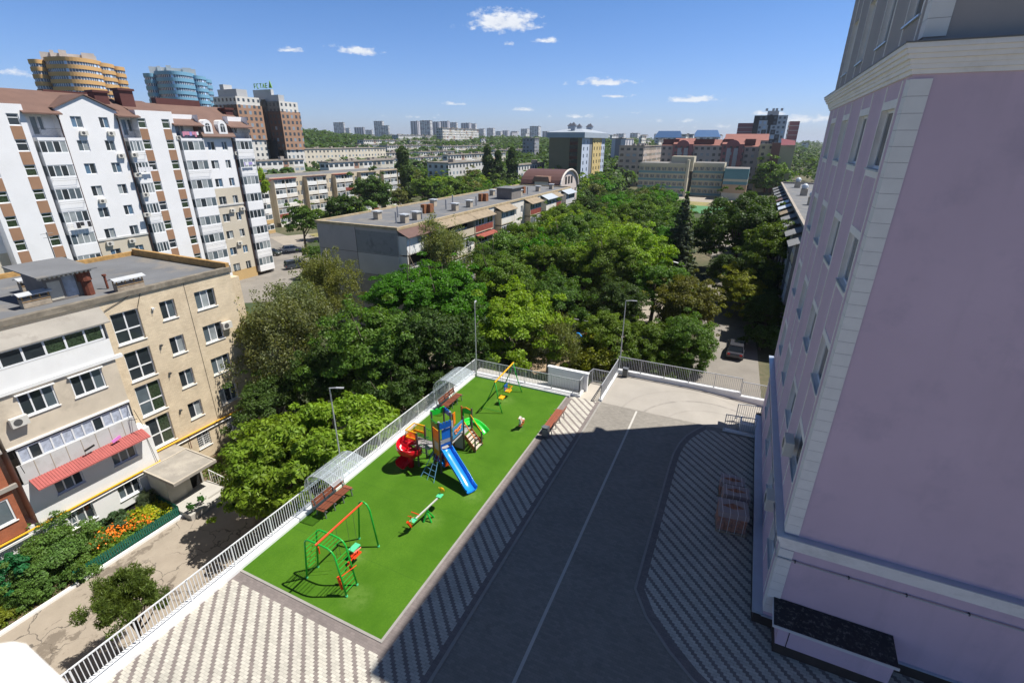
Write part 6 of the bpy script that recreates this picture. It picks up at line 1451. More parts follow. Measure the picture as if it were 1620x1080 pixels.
# tree mass beyond: courtyard canopy, irregular grid
GN=['mid','emer','dark','bright','olive','mid','emer','lush']
k=0
_sp=atz(1076,372,2.5); SPX,SPY=_sp.x,_sp.y
def clear(x,y):
    if 44<y<195 and abs(x-(1-(y-44)*.045))<5.5: return False
    if 46<y<74 and -13.5<x<-7: return False
    if y>100 and -.125<x/y<-.02: return False
    if 60<y<SPY-1 and abs(x-SPX*(y/SPY))<4.2: return False
    return True
lab2={'mid':'mid green','emer':'fresh green','dark':'dark green','bright':'yellow-green','olive':'olive-green','lush':'vivid green'}
yy=66
while yy<188:
    xx=-33+rnd.uniform(0,4)
    while xx<7:
        x=xx+rnd.uniform(-1.6,1.6);y=yy+rnd.uniform(-2.5,2.5)
        if clear(x,y) and not (y>172 and -32<x<3) and not (y>150 and x<-30):
            c=rnd.choice(GN); tree(lab2[c]+' tree in the courtyard wood between the long block and the school',x,y,rnd.uniform(-1.6,1.3) if y<150 else rnd.uniform(-3.8,-2.4),rnd.uniform(3.8,5.6)*(1 if y<150 else .8),'broad',c,group=lab2[c]+' courtyard trees')
        xx+=rnd.uniform(5.6,7.6)
    yy+=6.8
# trees west of the long block
yy=70
while yy<235:
    xx=-62-max(0,(yy-90))*.33
    lim=-118 if yy<105 else -150 if yy>170 else -122
    xx0=-56.5-max(0,yy-119)*.0
    x_=xx0
    while x_>lim:
        x=x_+rnd.uniform(-2,2);y=yy+rnd.uniform(-3,3)
        road=(x<-68 and y<108) or (x<-82 and x>-118 and y<160 and y>60)
        if not road:
            c=rnd.choice(GN); tree(lab2[c]+' tree in the wood behind the long grey-roofed block',x,y,rnd.uniform(-3.6,-1.0),rnd.uniform(4.2,6.4),'small',c,group=lab2[c]+' trees behind the long block')
        x_-=rnd.uniform(8.5,11.5)
    yy+=10
for px,py,r_,zc,c,lab in ((478,352,22,-1.0,'emer','dense round tree in front of the beige balcony block, first from the white complex'),(540,335,27,-.5,'dark','dark round tree in front of the beige balcony block, by the grey pole'),(590,312,28,-.5,'dark','dark round tree at the right end of the beige balcony block'),(492,402,13,-3.0,'emer','narrow green tree beside the parked dark car'),(508,345,15,-2.0,'mid','small green tree by the far corner of the grey end wall'),(560,345,20,-2.5,'bright','bright green low tree in front of the beige balcony block')):
    tpx(lab,px,py,r_,zc,'broad' if r_>30 else 'small',c)
tpx('climbing ivy mass covering the corner of the cream balcony building',411,292,11,6.0,'bush','bright',sz=2.6,cat='ivy',name='ivy')
for px,pt,pb,Y,lab in ((636,232,318,172,'tall dark poplar standing alone behind the long block'),(771,229,283,215,'first tall poplar of the group behind the long block roof'),(788,238,290,216,'second, slightly lower poplar of the group behind the long block roof'),(810,233,290,214,'last tall poplar of the group, nearest the arched building')):
    a=aty(px,pt,Y);b=aty(px,pb,Y); h=a.z-b.z; tree(lab,a.x,Y,(a.z+b.z)/2,h/2,'poplar','dark',zb=b.z-1,sz=1.0)

def wf(r):
    x=r.uniform(-37,8);y=r.uniform(30 if x<-19 else 37,188)
    return (x,y,ground(x,y)+r.random()**2*1.0)
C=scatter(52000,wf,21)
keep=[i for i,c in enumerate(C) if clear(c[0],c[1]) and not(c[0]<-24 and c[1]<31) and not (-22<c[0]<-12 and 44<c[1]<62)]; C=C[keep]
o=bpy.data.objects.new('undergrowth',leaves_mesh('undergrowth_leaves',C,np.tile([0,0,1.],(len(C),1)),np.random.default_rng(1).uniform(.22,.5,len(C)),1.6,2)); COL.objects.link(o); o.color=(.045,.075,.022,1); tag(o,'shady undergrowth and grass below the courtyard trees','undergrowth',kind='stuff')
# ---------------------------------------------------------------- procedural facades for the distant town (uv in metres)
def fmat(name,wall,su=3.2,sv=2.9,wu=(.26,.66),wv=(.30,.78),glass=(.06,.075,.09),acc=(),band=None,rough=.85,ubase=0,mull=None):
    m,nt,b,out=nodes(name); uv=N(nt,'UVMap').outputs[0]; s=N(nt,'SeparateXYZ'); nt.links.new(uv,s.inputs[0])
    U=mathn(nt,'DIVIDE',s.outputs[0],su); V=mathn(nt,'DIVIDE',s.outputs[1],sv)
    fu=mathn(nt,'FRACT',U); fv=mathn(nt,'FRACT',V); iu=mathn(nt,'FLOOR',U); iv=mathn(nt,'FLOOR',V)
    cv=N(nt,'CombineXYZ'); nt.links.new(iu,cv.inputs[0]); nt.links.new(iv,cv.inputs[1])
    wn=N(nt,'TexWhiteNoise',noise_dimensions='3D'); nt.links.new(cv.outputs[0],wn.inputs['Vector']); rv=wn.outputs['Value']
    def between(x,a,bb): return mathn(nt,'MULTIPLY',mathn(nt,'GREATER_THAN',x,a),mathn(nt,'LESS_THAN',x,bb))
    nzv=noise(nt,.12,5,.6,N(nt,'NewGeometry').outputs['Position'])
    c=mix(nt,ramp(nt,nzv,.3,.7),tuple(x*.88 for x in wall),tuple(min(1,x*1.08) for x in wall))
    for i,(a,th) in enumerate(acc):
        c=mix(nt,between(rv,th[0],th[1]),c,a)
    if band: c=mix(nt,between(fv,band[1],band[2]),c,band[0])
    win=mathn(nt,'MULTIPLY',between(fu,*wu),between(fv,*wv))
    g=mix(nt,mathn(nt,'GREATER_THAN',rv,.72),glass,tuple(x*4.5 for x in glass))
    if mull:
        fm=mathn(nt,'FRACT',mathn(nt,'DIVIDE',s.outputs[0],mull)); g=mix(nt,mathn(nt,'LESS_THAN',fm,.22),g,(.62,.63,.65))
    c=mix(nt,win,c,g); nt.links.new(c,b.inputs['Base Color'])
    rg=mathn(nt,'SUBTRACT',rough,mathn(nt,'MULTIPLY',win,rough-.15)); nt.links.new(rg,b.inputs['Roughness']); return m
FM={}
FM['soviet']=fmat('soviet_facade',(.60,.56,.48),acc=(((.72,.70,.66),(0,.28)),((.44,.40,.33),(.28,.42)),((.75,.75,.75),(.42,.55)),((.36,.20,.14),(.55,.60))),wu=(.16,.84),wv=(.34,.76))
FM['cream']=fmat('cream_block_facade',(.68,.61,.49),wu=(.3,.68),wv=(.32,.72))
FM['grey']=fmat('grey_block_facade',(.30,.30,.32),wu=(.22,.78),wv=(.3,.75))
FM['white']=fmat('white_block_facade',(.62,.61,.60),wu=(.25,.7),wv=(.28,.74))
FM['lg']=fmat('pale_tower_facade',(.62,.62,.63),7.5,3,wu=(.15,.6),wv=(.3,.75),acc=(((.42,.40,.44),(0,.25)),((.7,.7,.7),(.25,.5))))
FM['blue']=fmat('bluish_tower_facade',(.42,.44,.50),9,90,wu=(.3,.75),wv=(-1,2),glass=(.16,.18,.24),acc=(((.6,.58,.62),(0,.3)),((.32,.34,.44),(.3,.55))))
FM['pinkc']=fmat('cream_pink_facade',(.46,.38,.33),3.4,3,acc=(((.52,.44,.38),(0,.4)),),wu=(.22,.78),wv=(.32,.76))
FROOF=mat('far_roof',(.20,.195,.19),.9,.2,.05,stain=(.32,.29,.25,.5),sscale=.03)
def fbox(M,x0,x1,y0,y1,z0,z1,m=0,mr=None,mr_i=1):
    for a,b,u in (((x0,y0),(x1,y0),x1-x0),((x1,y0),(x1,y1),y1-y0),((x1,y1),(x0,y1),x1-x0),((x0,y1),(x0,y0),y1-y0)):
        M.quad((*a,z0),(*b,z0),(*b,z1),(*a,z1),m,uv=[(0,z0-z1),(u,z0-z1),(u,0),(0,0)])
    M.quad((x0,y0,z1),(x1,y0,z1),(x1,y1,z1),(x0,y1,z1),mr_i,uv=[(0,0)]*4)
def far(label,pl,pse,pne,yt,Y,style='soviet',cat='building',group=None,zb=None,roofm=None,cap=.0,name='apartment_block',pen=None):
    """south face spans pixels pl..pse at world Y, east face runs back to pixel pne"""
    a=aty(pl,yt,Y);b=aty(pse,yt,Y); zt=b.z; x0,x1=a.x,b.x
    if pne is None: y1=Y+13
    else:
        d=ray(pne,yt); rt=d.x/d.y; y1=x1/rt if rt*x1>0 else Y+30
        if not (Y+3<y1<Y+260): y1=Y+14
    z0=(ground((x0+x1)/2,(Y+y1)/2)-3) if zb is None else zb
    M=MB(); fbox(M,x0,x1,Y,y1,z0,zt); 
    t=thing(name,label,cat,((x0+x1)/2,Y,z0),group)
    M.build('wall',[FM[style],roofm or FROOF],t)
    M=MB(); e=.35
    M.box(x0-e,Y-e,zt,x1+e,Y,zt+.5).box(x1,Y,zt,x1+e,y1,zt+.5).box(x0-e,Y,zt,x0,y1,zt+.5)
    rr=random.Random(int(pl*7+Y)); n=max(1,int((x1-x0)/9))
    for k in range(n): xx=x0+(x1-x0)*(k+.5)/n; yy_=Y+(y1-Y)*rr.uniform(.3,.7); s_=rr.uniform(.6,1.6); M.box(xx-s_,yy_-1,zt,xx+s_,yy_+1,zt+rr.uniform(.9,2.2))
    if y1-Y>40:
        for k in range(int((y1-Y)/12)): yy_=Y+6+12*k; M.box((x0+x1)/2-.8,yy_-.8,zt,(x0+x1)/2+.8,yy_+.8,zt+1.4)
    M.build('roof_parapet',roofm or mat('parapet_far',(.33,.29,.25),.9,.2,.3),t)
    return t,(x0,x1,Y,y1,z0,zt)
# rows of five-storey blocks, near to far
GP='distant five-storey blocks on the rise'
far('cream low block just above the beige balcony block, at its left end',388,402,481,256,165,'soviet')
far('long grey-beige block with blue-grey loggias right behind the beige balcony block',505,519,623,258,170,'soviet')
far('pale cream block with a long row of windows below the brick high-rise',428,449,610,237,215,'cream')
far('cream block end at the foot of the dark brick tower',398,425,428,240,225,'cream')
far('grey-ended white block standing among trees behind the poplars',676,709,768,259,205,'white',zb=-9)
far('beige block partly hidden behind the second poplar group',700,708,800,246,260,'soviet')
far('white low block at the end of the poplar group',812,820,861,262,215,'white')
far('pale grey ten-storey slab among trees left of the yellow tower',827,846,853,219,420,'grey')
for i,(a,b,c,y,Y,s,lab) in enumerate(((462,470,523,217,430,'soviet','small pale block on the wooded slope right of the brick towers'),(565,575,640,222,430,'soviet','pale block on the slope, leftmost of the long row in the middle distance'),(600,612,690,231,370,'soviet','pale block with a red-brown canopy in the middle distance'),(555,566,660,244,290,'soviet','long dark-roofed block behind the beige balcony block, second row'),(640,648,735,223,480,'white','white block in the middle distance above the poplar'),(690,700,790,232,400,'soviet','beige block in the middle distance left of the poplar group'),(735,742,815,228,500,'soviet','pale block in the middle distance right of the poplar group'),(575,588,700,253,250,'soviet','dark-roofed long block directly behind the single poplar'),(620,630,690,214,600,'white','far white block on the rise'),(775,781,833,238,400,'soviet','pale block just left of the ten-storey slab'),(545,552,600,230,380,'white','small white block left of the red canopy block'),(655,662,720,241,330,'soviet','beige block right behind the single poplar'))):
    far(lab,a,b,c,y,Y,s)
far('cream nine-storey block with white balconies on the skyline',690,700,757,203,560,'soviet')
# skyline towers
GS='hazy tower blocks on the skyline'
SK=[(527,543,545,194,1300,'lg'),(560,575,577,202,1250,'blue'),(591,604,607,192,1200,'lg'),(603,614,616,199,1150,'lg'),(649,660,664,192,1250,'blue'),(664,680,684,191,1200,'lg'),(684,694,697,193,1300,'blue'),(696,708,712,192,1500,'blue'),(712,722,724,194,1600,'lg'),(729,742,746,195,1500,'blue'),(744,752,754,196,1550,'lg'),(757,765,768,204,1700,'lg'),(770,780,783,203,1750,'lg'),(784,792,795,208,1900,'lg'),(795,803,806,207,1900,'blue'),(808,818,821,208,2000,'lg'),(824,834,838,204,1800,'lg'),(838,852,856,200,1400,'lg'),(858,866,869,208,1600,'blue'),(955,962,965,214,1700,'lg'),(975,987,990,212,1500,'lg'),(997,1009,1012,211,1450,'lg'),(1014,1022,1024,215,1700,'blue'),(1270,1280,1283,226,900,'lg'),(545,552,554,203,1500,'lg'),(578,588,590,206,1600,'lg')]
words=['pale slab tower','slim grey tower','twin-like grey tower','bluish tower','light tower block']
for i,(a,b,c,y,Y,s) in enumerate(SK):
    far('small hazy '+('pale' if s=='lg' else 'bluish-grey')+' tower block far off on the skyline',a,b,c,y,Y,s,group=('pale' if s=='lg' else 'bluish')+' skyline towers',name='tower_block',cat='tower block')
rr=random.Random(5)
for i in range(84):
    px=rr.choice([rr.uniform(480,870),rr.uniform(480,870),rr.uniform(955,1180)]); Y=rr.uniform(1100,2200) if i<46 else rr.uniform(520,1000); w=rr.uniform(5,14); far('tiny far apartment block near the horizon',px,px+w*.25,px+w,rr.uniform(209,218)+(5 if i>=46 else 0),Y,rr.choice(['lg','soviet','white','blue']),group='tiny far blocks near the horizon')
# ---------------------------------------------------------------- beige balcony block (facade x=-128)
XR=-128
t=thing('apartment_block','beige five-storey panel block with stacked glazed balconies behind the parking road, left of centre','building',(XR,110,GZ))
ya,yb=106,166; hs=[]
mods=[]; y=ya
while y<yb-7: mods.append((y,y+8.5,'b')); mods.append((y+8.5,y+12.4,'w')); y+=12.4
for a,b,k in mods:
    if k=='w':
        for f in range(5): hs.append((a-ya+.6,a-ya+1.8,4.9-2.8*f-1.4,4.9-2.8*f)); hs.append((a-ya+2.4,a-ya+3.4,4.9-2.8*f-1.4,4.9-2.8*f))
shell(t,XR-12.5,XR,ya,yb,-9,6.5,MB2,holes_e=hs,roof=FELT,parapet=.1); wins(t,(XR,ya),(0,1),hs,nv=2,fr=.1,depth=.1)
r2=random.Random(3)
for i,(a,b,k) in enumerate(mods):
    if k!='b': continue
    for q in (a+.1,(a+b)/2-.1,b-.3): MB().box(XR,q,-6.5,XR+1.5,q+.2,6.0).build('balcony_side_wall',MB2,t)
    for f in range(5):
        for (p,q) in ((a+.3,(a+b)/2-.1),((a+b)/2+.1,b-.3)):
            z0=6.0-2.8*(f+1)+.3; c=r2.choice([MW,MW,MB2,GRND,WRND,REDP if r2.random()<.3 else MW])
            bo=MB().box(XR+1.3,p,z0,XR+1.52,q,z0+1.0).build('balcony_parapet',c,t)
            window(bo,(XR+1.42,p),(0,1),(0,q-p,z0+1.0,z0+2.35),3,1,.12,depth=0,detail=False,glass=(G_DARK,G_MID,G_CURT),name='balcony_glazing')
    MB().box(XR-.1,a,6.05,XR+1.9,b,6.2).build('balcony_roof',[REDP,TANR,BRSH,TANR,REDP][i%5],t)
# building end with yellow and cream balconies behind the white complex
t=thing('apartment_house','cream and yellow balcony building showing just past the right end of the white complex','building',(-122,88,GZ))
shell(t,-136,-122,86,100,-9,6.3,MW,roof=FELT,parapet=.1)
for f in range(5):
    z0=6.0-2.8*(f+1)+.3; bo=MB().box(-122,88.5,z0-.1,-120.6,99,z0+1.0).build('balcony_parapet',WRND if f<3 else YW,t)
    window(bo,(-120.65,88.5),(0,1),(0,10.5,z0+1,z0+2.4),7,1,.12,depth=0,detail=False,glass=(G_DARK,G_MID,G_CURT),name='balcony_glazing')
MB().box(-122.3,86,6.3,-120,100,6.5).build('roof_edge',REDP,t)
# ---------------------------------------------------------------- orange and blue towers
def lens(cx,cy,dx,dy,a,b,n=16,f0=-1,f1=1):
    """bulging plan: chord half-width a along (dx,dy), bulge b towards the viewer"""
    nx,ny=dy,-dx; P=[]
    for k in range(n+1):
        t=-1+2*k/n; P.append((cx+dx*a*t+nx*b*(1-t*t),cy+dy*a*t+ny*b*(1-t*t)))
    for k in range(n+1):
        t=1-2*k/n; P.append((cx+dx*a*t-nx*b*.6*(1-t*t)-nx*6,cy+dy*a*t-ny*b*.6*(1-t*t)-ny*6))
    return P
RIB=fmat('ribbon_glazing',(.70,.71,.73),1.15,1.4,(.12,.88),(.0,1),(.10,.15,.22))
def tower(label,D,pcx,parts,cols,top_px,pent):
    """parts: (px centre, px half width, px top, bulge m)"""
    P0=ray(pcx,150).normalized(); hd=Vector((P0.x,P0.y,0)).normalized(); side=Vector((hd.y,-hd.x,0)); 
    b0=hd*D; z0=ground(b0.x,b0.y)-2; t=thing('tower_block',label,'tower block',(b0.x,b0.y,z0))
    for (pc,hw,pt,bul,off) in parts:
        def at(px,py):
            d=ray(px,py); h=math.hypot(d.x,d.y); den=(d.x*hd.x+d.y*hd.y); s=(D+off)/den; return Vector((d.x*s,d.y*s,HC+d.z*s))
        A=at(pc-hw,pt);B=at(pc+hw,pt); c=(A+B)/2; a=(B-A).length/2; dd=(B-A).normalized(); zt=(A.z+B.z)/2
        pl=lens(c.x,c.y,side.x,side.y,a,bul); pl2=lens(c.x,c.y,side.x,side.y,a+.35,bul+.35)
        n=int((zt-z0)/3.0); 
        for k in range(n):
            za=zt-3.0*k
            if k<9:
                M=MB(); M.prism([(p[0],p[1]) for p in pl2],za-1.65,za,); M.build('spandrel_band',cols[0] if (k or True) else cols[1],t)
                M=MB(); u=0
                for i in range(len(pl)):
                    p,q=pl[i],pl[(i+1)%len(pl)]; L=math.dist(p,q); M.quad((*p,za-3.0),(*q,za-3.0),(*q,za-1.65),(*p,za-1.65),0,uv=[(u,0),(u+L,0),(u+L,1.3),(u,1.3)]); u+=L
                M.build('window_ribbon',RIB,t)
        M=MB(); M.prism(pl,z0,zt-27); M.build('lower_storeys',cols[0],t)
    for (pa,pb,yt,yb,off) in pent:
        def at(px,py):
            d=ray(px,py); den=(d.x*hd.x+d.y*hd.y); s=(D+off)/den; return Vector((d.x*s,d.y*s,HC+d.z*s))
        A=at(pa,yt);B=at(pb,yt);C=at(pa,yb+6); M=MB(); h=Vector((hd.x,hd.y,0)); dd=(B-A); dd.z=0; dd.normalize(); c=(A+B)/2
        M.obox((c.x,c.y,(A.z+B.z)/2/1-(A.z-C.z)/2),dd,h,(0,0,1),(B-A).length/2,4,(A.z-C.z)/2); M.build('roof_house',cols[2],t)
    return t
ORG=mat('orange_cladding',(.60,.36,.145),.8,.06,.1); BLC=mat('blue_cladding',(.17,.37,.52),.8,.08,.1); PENT=mat('penthouse_grey',(.50,.50,.50),.8,.1,.2)
tower('curved orange residential tower with ribbons of white glazing behind the white complex',330,122,[(114,43,94,9,0),(58,13,95,3,3),(158,20,101,5,4),(183,12,106,3,9)],(ORG,ORG,PENT),94,[(64,150,87,94,8),(78,84,81,90,6),(92,104,81,90,6),(128,148,86,94,6)])
tower('curved blue residential tower with ribbons of white glazing, right of the orange one',342,282,[(275,30,115,8,0),(238,11,117,3,3),(309,15,121,5,4),(325,8,126,3,9)],(BLC,BLC,PENT),112,[(236,308,109,115,8),(248,254,106,112,6),(262,270,105,112,6),(288,302,109,115,6)])
# ---------------------------------------------------------------- brick high-rises
FM['hr_top']=fmat('highrise_white',(.70,.67,.62),3.0,3.0,(.28,.72),(.2,.72)); FM['hr_brick']=fmat('highrise_brick',(.40,.235,.15),3.0,3.0,(.25,.75),(.18,.76)); FM['hr_dark']=fmat('highrise_dark',(.11,.055,.04),3.0,3.0,(.25,.75),(.18,.76)); FM['hr_grey']=fmat('highrise_grey',(.22,.21,.20),3.0,3.0,(.25,.75),(.18,.76)); 
def highrise(label,pl,pse,pne,yt,Y,zones,south,extra=()):
    a=aty(pl,yt,Y);b=aty(pse,yt,Y); d=ray(pne,yt); y1=b.x/(d.x/d.y); z0=ground(b.x,Y)-3; t=thing('high_rise',label,'high-rise',(b.x,Y,z0)); zt=b.z; z=zt
    for i,(h,se,ss,pj) in enumerate(zones):
        zl=max(z-h,z0); M=MB(); x0,x1,ya_,yb_=a.x-pj,b.x+pj,Y-pj,y1+pj
        for p,q,u,mi in (((x0,ya_),(x1,ya_),x1-x0,1),((x1,ya_),(x1,yb_),yb_-ya_,0),((x1,yb_),(x0,yb_),x1-x0,0),((x0,yb_),(x0,ya_),yb_-ya_,0)):
            M.quad((*p,zl),(*q,zl),(*q,z),(*p,z),mi,uv=[(0,zl-zt),(u,zl-zt),(u,z-zt),(0,z-zt)])
        M.quad((x0,ya_,z),(x1,ya_,z),(x1,yb_,z),(x0,yb_,z),2,uv=[(0,0)]*4); M.build(['top_storeys','brick_storeys','lower_storeys'][min(i,2)],[FM[se],FM[ss],FROOF],t); z=zl
    return t,(a.x,b.x,Y,y1,z0,zt)
t1,q=highrise('high-rise with white top and brick-orange middle storeys, right of the blue tower',336,372,409,152,195,[(4,'hr_top','hr_top',.0),(17,'hr_brick','hr_dark',.5),(60,'hr_top','hr_grey',0)],0)
x0,x1,a,b,z0,zt=q
M=MB(); M.box(x0+2,a+2,zt,x1-1,b-6,zt+3.5).box(x0+3,a+3,zt+3.5,x0+6,a+8,zt+6); M.build('roof_house',PENT,t1)
t2,q=highrise('high-rise with dark glass strip and brick-orange upper storeys, right of the other one',405,441,470,160,215,[(5,'hr_top','hr_grey',.0),(20,'hr_brick','hr_dark',.5),(60,'hr_top','hr_grey',0)],0)
x0,x1,a,b,z0,zt=q
M=MB(); M.box(x1-13,a-.62,z0,x1-9.5,a-.52,zt+1).box(x0+5,a-.62,z0,x0+12,a-.5,zt-20); M.build('dark_glass_strip',mat('dark_glass_strip',(.02,.025,.035),.25,.1),t2)
M=MB(); M.box(x1-20,a+1,zt,x1-6,b-10,zt+6).box(x1-6,a+1,zt,x1-1,b-8,zt+3.2); M.build('roof_house',PENT,t2)
SG=mat('sign_green',(.20,.42,.05),.6,0); M=MB(); cx=x1-17
for k,sh in enumerate((((0,0,0,1),(0,.5,.7,.5),(0,1,.7,1)),((0,0,.7,0),(0,0,0,1),(0,1,.7,1)),((0,1,.8,1),(.4,0,.4,1)),((0,0,.4,1),(.4,1,.8,0)),((0,0,0,1),(0,0,.7,0),(0,.5,.7,.5),(0,1,.7,1)))):
    for (u0,v0,u1,v1) in sh: M.bar((cx+k*2.2+u0*1.8,a,zt+6.6+v0*2.2),(cx+k*2.2+u1*1.8,a,zt+6.6+v1*2.2),.3,.35)
M.prism([(cx+11.2,zt+6.5),(cx+13.6,zt+6.5),(cx+12.4,zt+10)],a-.2,a+.2,ax='y'); M.build('roof_sign',SG,t2)
# ---------------------------------------------------------------- yellow tower and arched building beyond the long block
Y=235; A=aty(868,246,Y); 
xa=aty(869,225,Y).x; xb=aty(921,225,Y).x; zt=aty(921,218,Y).z; d=ray(957,225); y1=xb/(d.x/d.y)
LBL2=mat('pale_blue_render',(.48,.54,.66),.8,.05,.2); YEL2=mat('yellow_render',(.60,.46,.20),.8,.06,.2); OLV2=mat('olive_end_wall',(.215,.185,.115),.85,.06,.3); DGR=mat('dark_grey_render',(.22,.23,.25),.8,.06,.3); ZNC=mat('zinc_roof',(.34,.39,.45),.5,.06,.3)
t=thing('tower_block','nine-storey tower with olive end wall, pale blue and yellow stripes and a grey metal roof','tower block',(xb,Y,GZ))
M=MB(); L=y1-Y
M.quad((xa,Y,-9),(xb-6,Y,-9),(xb-6,Y,zt),(xa,Y,zt)); M.quad((xb-2,Y,-9),(xb,Y,-9),(xb,Y,zt),(xb-2,Y,zt)); M.quad((xa,y1,-9),(xa,Y,-9),(xa,Y,zt),(xa,y1,zt)); M.quad((xb,y1,-9),(xa,y1,-9),(xa,y1,zt),(xb,y1,zt)); M.build('end_wall',OLV2,t)
M=MB(); 
for k in range(9):
    z=zt-3.1*k; M.box(xb-6,Y+.02,z-3.1,xb-2,Y+.3,z-1.8,0); M.quad((xb-6,Y+.2,z-1.8),(xb-2,Y+.2,z-1.8),(xb-2,Y+.2,z),(xb-6,Y+.2,z),1)
M.build('stair_glazing',[mat('red_brown_spandrel',(.12,.045,.03),.8,.1),G_DARK],t)
segs=[(0,.30,LBL2,'blue_stripe',2),(.30,.42,DGR,'grey_stripe',0),(.42,.80,YEL2,'yellow_stripe',3),(.80,1,LBL2,'blue_stripe',2)]
for f0,f1,mt_,nm,nw in segs:
    ya_,yb_=Y+L*f0,Y+L*f1; hs=[]
    for k in range(9):
        for i in range(nw): u=(i+.5)/nw*(yb_-ya_); hs.append((u-.75,u+.75,zt-2.6-3.1*k-.1,zt-.9-3.1*k))
    M=MB(); facade(M,(xb+(.4 if nm=='yellow_stripe' else 0),ya_),(0,1),yb_-ya_,-9,zt,hs,0,depth=.3); 
    if nm=='yellow_stripe': M.quad((xb,ya_,-9),(xb+.4,ya_,-9),(xb+.4,ya_,zt),(xb,ya_,zt))
    M.build(nm,mt_,t); wins(t,(xb+(.4 if nm=='yellow_stripe' else 0),ya_),(0,1),hs,nv=1,fr=.12,depth=.2,glass=(G_DARK,))
M=MB(); M.box(xa-1,Y-1,zt,xb+1.4,y1+1,zt+2.3); M.build('roof_band',ZNC,t)
M=MB(); cx,cy=(xa+xb)/2,(Y+y1)/2; e=[(xa-1,Y-1),(xb+1.4,Y-1),(xb+1.4,y1+1),(xa-1,y1+1)]; zt2=zt+2.3
for k in range(4): p,q_=e[k],e[(k+1)%4]; i1=(p[0]*.35+cx*.65,p[1]*.35+cy*.65);i2=(q_[0]*.35+cx*.65,q_[1]*.35+cy*.65); M.quad((*p,zt2),(*q_,zt2),(*i2,zt2+1.7),(*i1,zt2+1.7))
M.poly([(e[k][0]*.35+cx*.65,e[k][1]*.35+cy*.65,zt2+1.7) for k in range(4)])
for fx,fy in ((.3,.4),(.6,.15),(.3,.75),(.7,.7),(.5,.9)):
    X_=xa+(xb-xa)*fx;Y_=Y+L*fy; M.box(X_-1,Y_-1,zt2+.5,X_+1,Y_+1,zt2+3.0); 
    for s in range(4):
        c4=[(X_-1.4,Y_-1.4),(X_+1.4,Y_-1.4),(X_+1.4,Y_+1.4),(X_-1.4,Y_+1.4)]; M.poly([(*c4[s],zt2+3.0),(*c4[(s+1)%4],zt2+3.0),(X_,Y_,zt2+4.6)],1)
M.build('metal_roof',[mat('metal_roof_pale',(.36,.40,.45),.5,.06,.3),mat('dark_cap',(.10,.11,.14),.6,.1)],t)
Y=135; pa,pb,pc=823,885,913
xa=aty(pa,290,Y).x; xb=aty(pb,290,Y).x; zt=aty(pb,279,Y).z; zw=zt-3.2; d=ray(pc,290); y1=xb/(d.x/d.y)
t=thing('apartment_house','pale house with an arched brown barrel roof between the long block and the yellow tower','building',(xb,Y,GZ))
M=MB(); hs=[]; L=y1-Y
for k in range(6):
    for i in range(5): hs.append((L*(i+.5)/5-.6,L*(i+.5)/5+.6,zw-2.2-3*k,zw-.8-3*k))
facade(M,(xb,Y),(0,1),L,-9,zw,hs,0,depth=.2); M.quad((xa,Y,-9),(xb-6,Y,-9),(xb-6,Y,zw),(xa,Y,zw),1); M.quad((xb-6,Y,-9),(xb,Y,-9),(xb,Y,zw),(xb-6,Y,zw),0)
M.build('wall',[mat('cream_pink_wall',(.58,.50,.45),.85,.05,.3),mat('grey_parapet_wall',(.26,.25,.26),.9,.08,.3)],t); wins(t,(xb,Y),(0,1),hs,nv=1,fr=.1,depth=.12,glass=(G_DARK,))
n=14; arc=[(Y+L/2-L/2*math.cos(PI*k/n),zw+L*.29*math.sin(PI*k/n)) for k in range(n+1)]
M=MB(); 
for k in range(n): M.quad((xb+.2,*arc[k]),(xb+.2,*arc[k+1]),(xa,*arc[k+1]),(xa,*arc[k]))
M.poly([(xa,*p) for p in reversed(arc)]); M.build('barrel_roof',mat('brown_metal_roof',(.11,.055,.05),.6,.08,.5),t,smooth=False)
M=MB(); M.poly([(xb,*p) for p in arc]); M.build('arch_wall',mat('cream_pink_wall',(.58,.50,.45)),t)
for i in (-1,0,1): yc=Y+L/2+i*L*.16; MB().box(xb+.01,yc-.7,zw+.8,xb+.06,yc+.7,zw+2.8).build('arch_window',G_DARK,t)
M=MB(); M.tube([(xb+.35,*p) for p in arc],.28,n=6); M.build('arch_rim',mat('cream_rim',(.66,.60,.54),.8,.05),t)
M=MB(); M.box((xa+xb)/2-1.5,Y-.02,zw-.6,(xa+xb)/2+2.5,Y+2,zw+1.6); M.build('roof_dormer',mat('cream_rim',(.66,.60,.54)),t)
M=MB(); M.prism([((xa+xb)/2-2.2,zw+1.6),((xa+xb)/2+3.2,zw+1.6),((xa+xb)/2+2.8,zw+3),((xa+xb)/2-1.4,zw+3)],Y-.5,Y+4,ax='y'); M.build('dormer_roof',mat('dormer_brown',(.25,.15,.11),.7,.1),t)
# ---------------------------------------------------------------- school and buildings behind it
Y=250
TEAL=fmat('school_facade',(.47,.42,.30),2.6,3.25,(.12,.88),(.36,.80),(.10,.10,.09),band=((.14,.27,.30),.0,.30),mull=.65); TEALB=mat('teal_panel',(.12,.25,.28),.85,.08,.4); SAND=mat('sand_panel',(.46,.31,.19),.85,.1,.3); SCH=mat('school_cream',(.52,.47,.36),.85,.08,.3)
def sbox(t,pa,pb,yt,Y,depth,zones,name='wall'):
    a=aty(pa,yt,Y);b=aty(pb,yt,Y); zt=(a.z+b.z)/2; z=zt; 
    for i,(h,m_) in enumerate(zones):
        zl=z-h; M=MB(); fbox(M,a.x,b.x,Y,Y+depth,zl,z); M.build(name,[m_,FROOF],t); z=zl
    return a.x,b.x,zt
t=thing('school','four-storey school with teal and cream window bands beyond the sports pitch, left wing','school',(-40,Y,GZ))
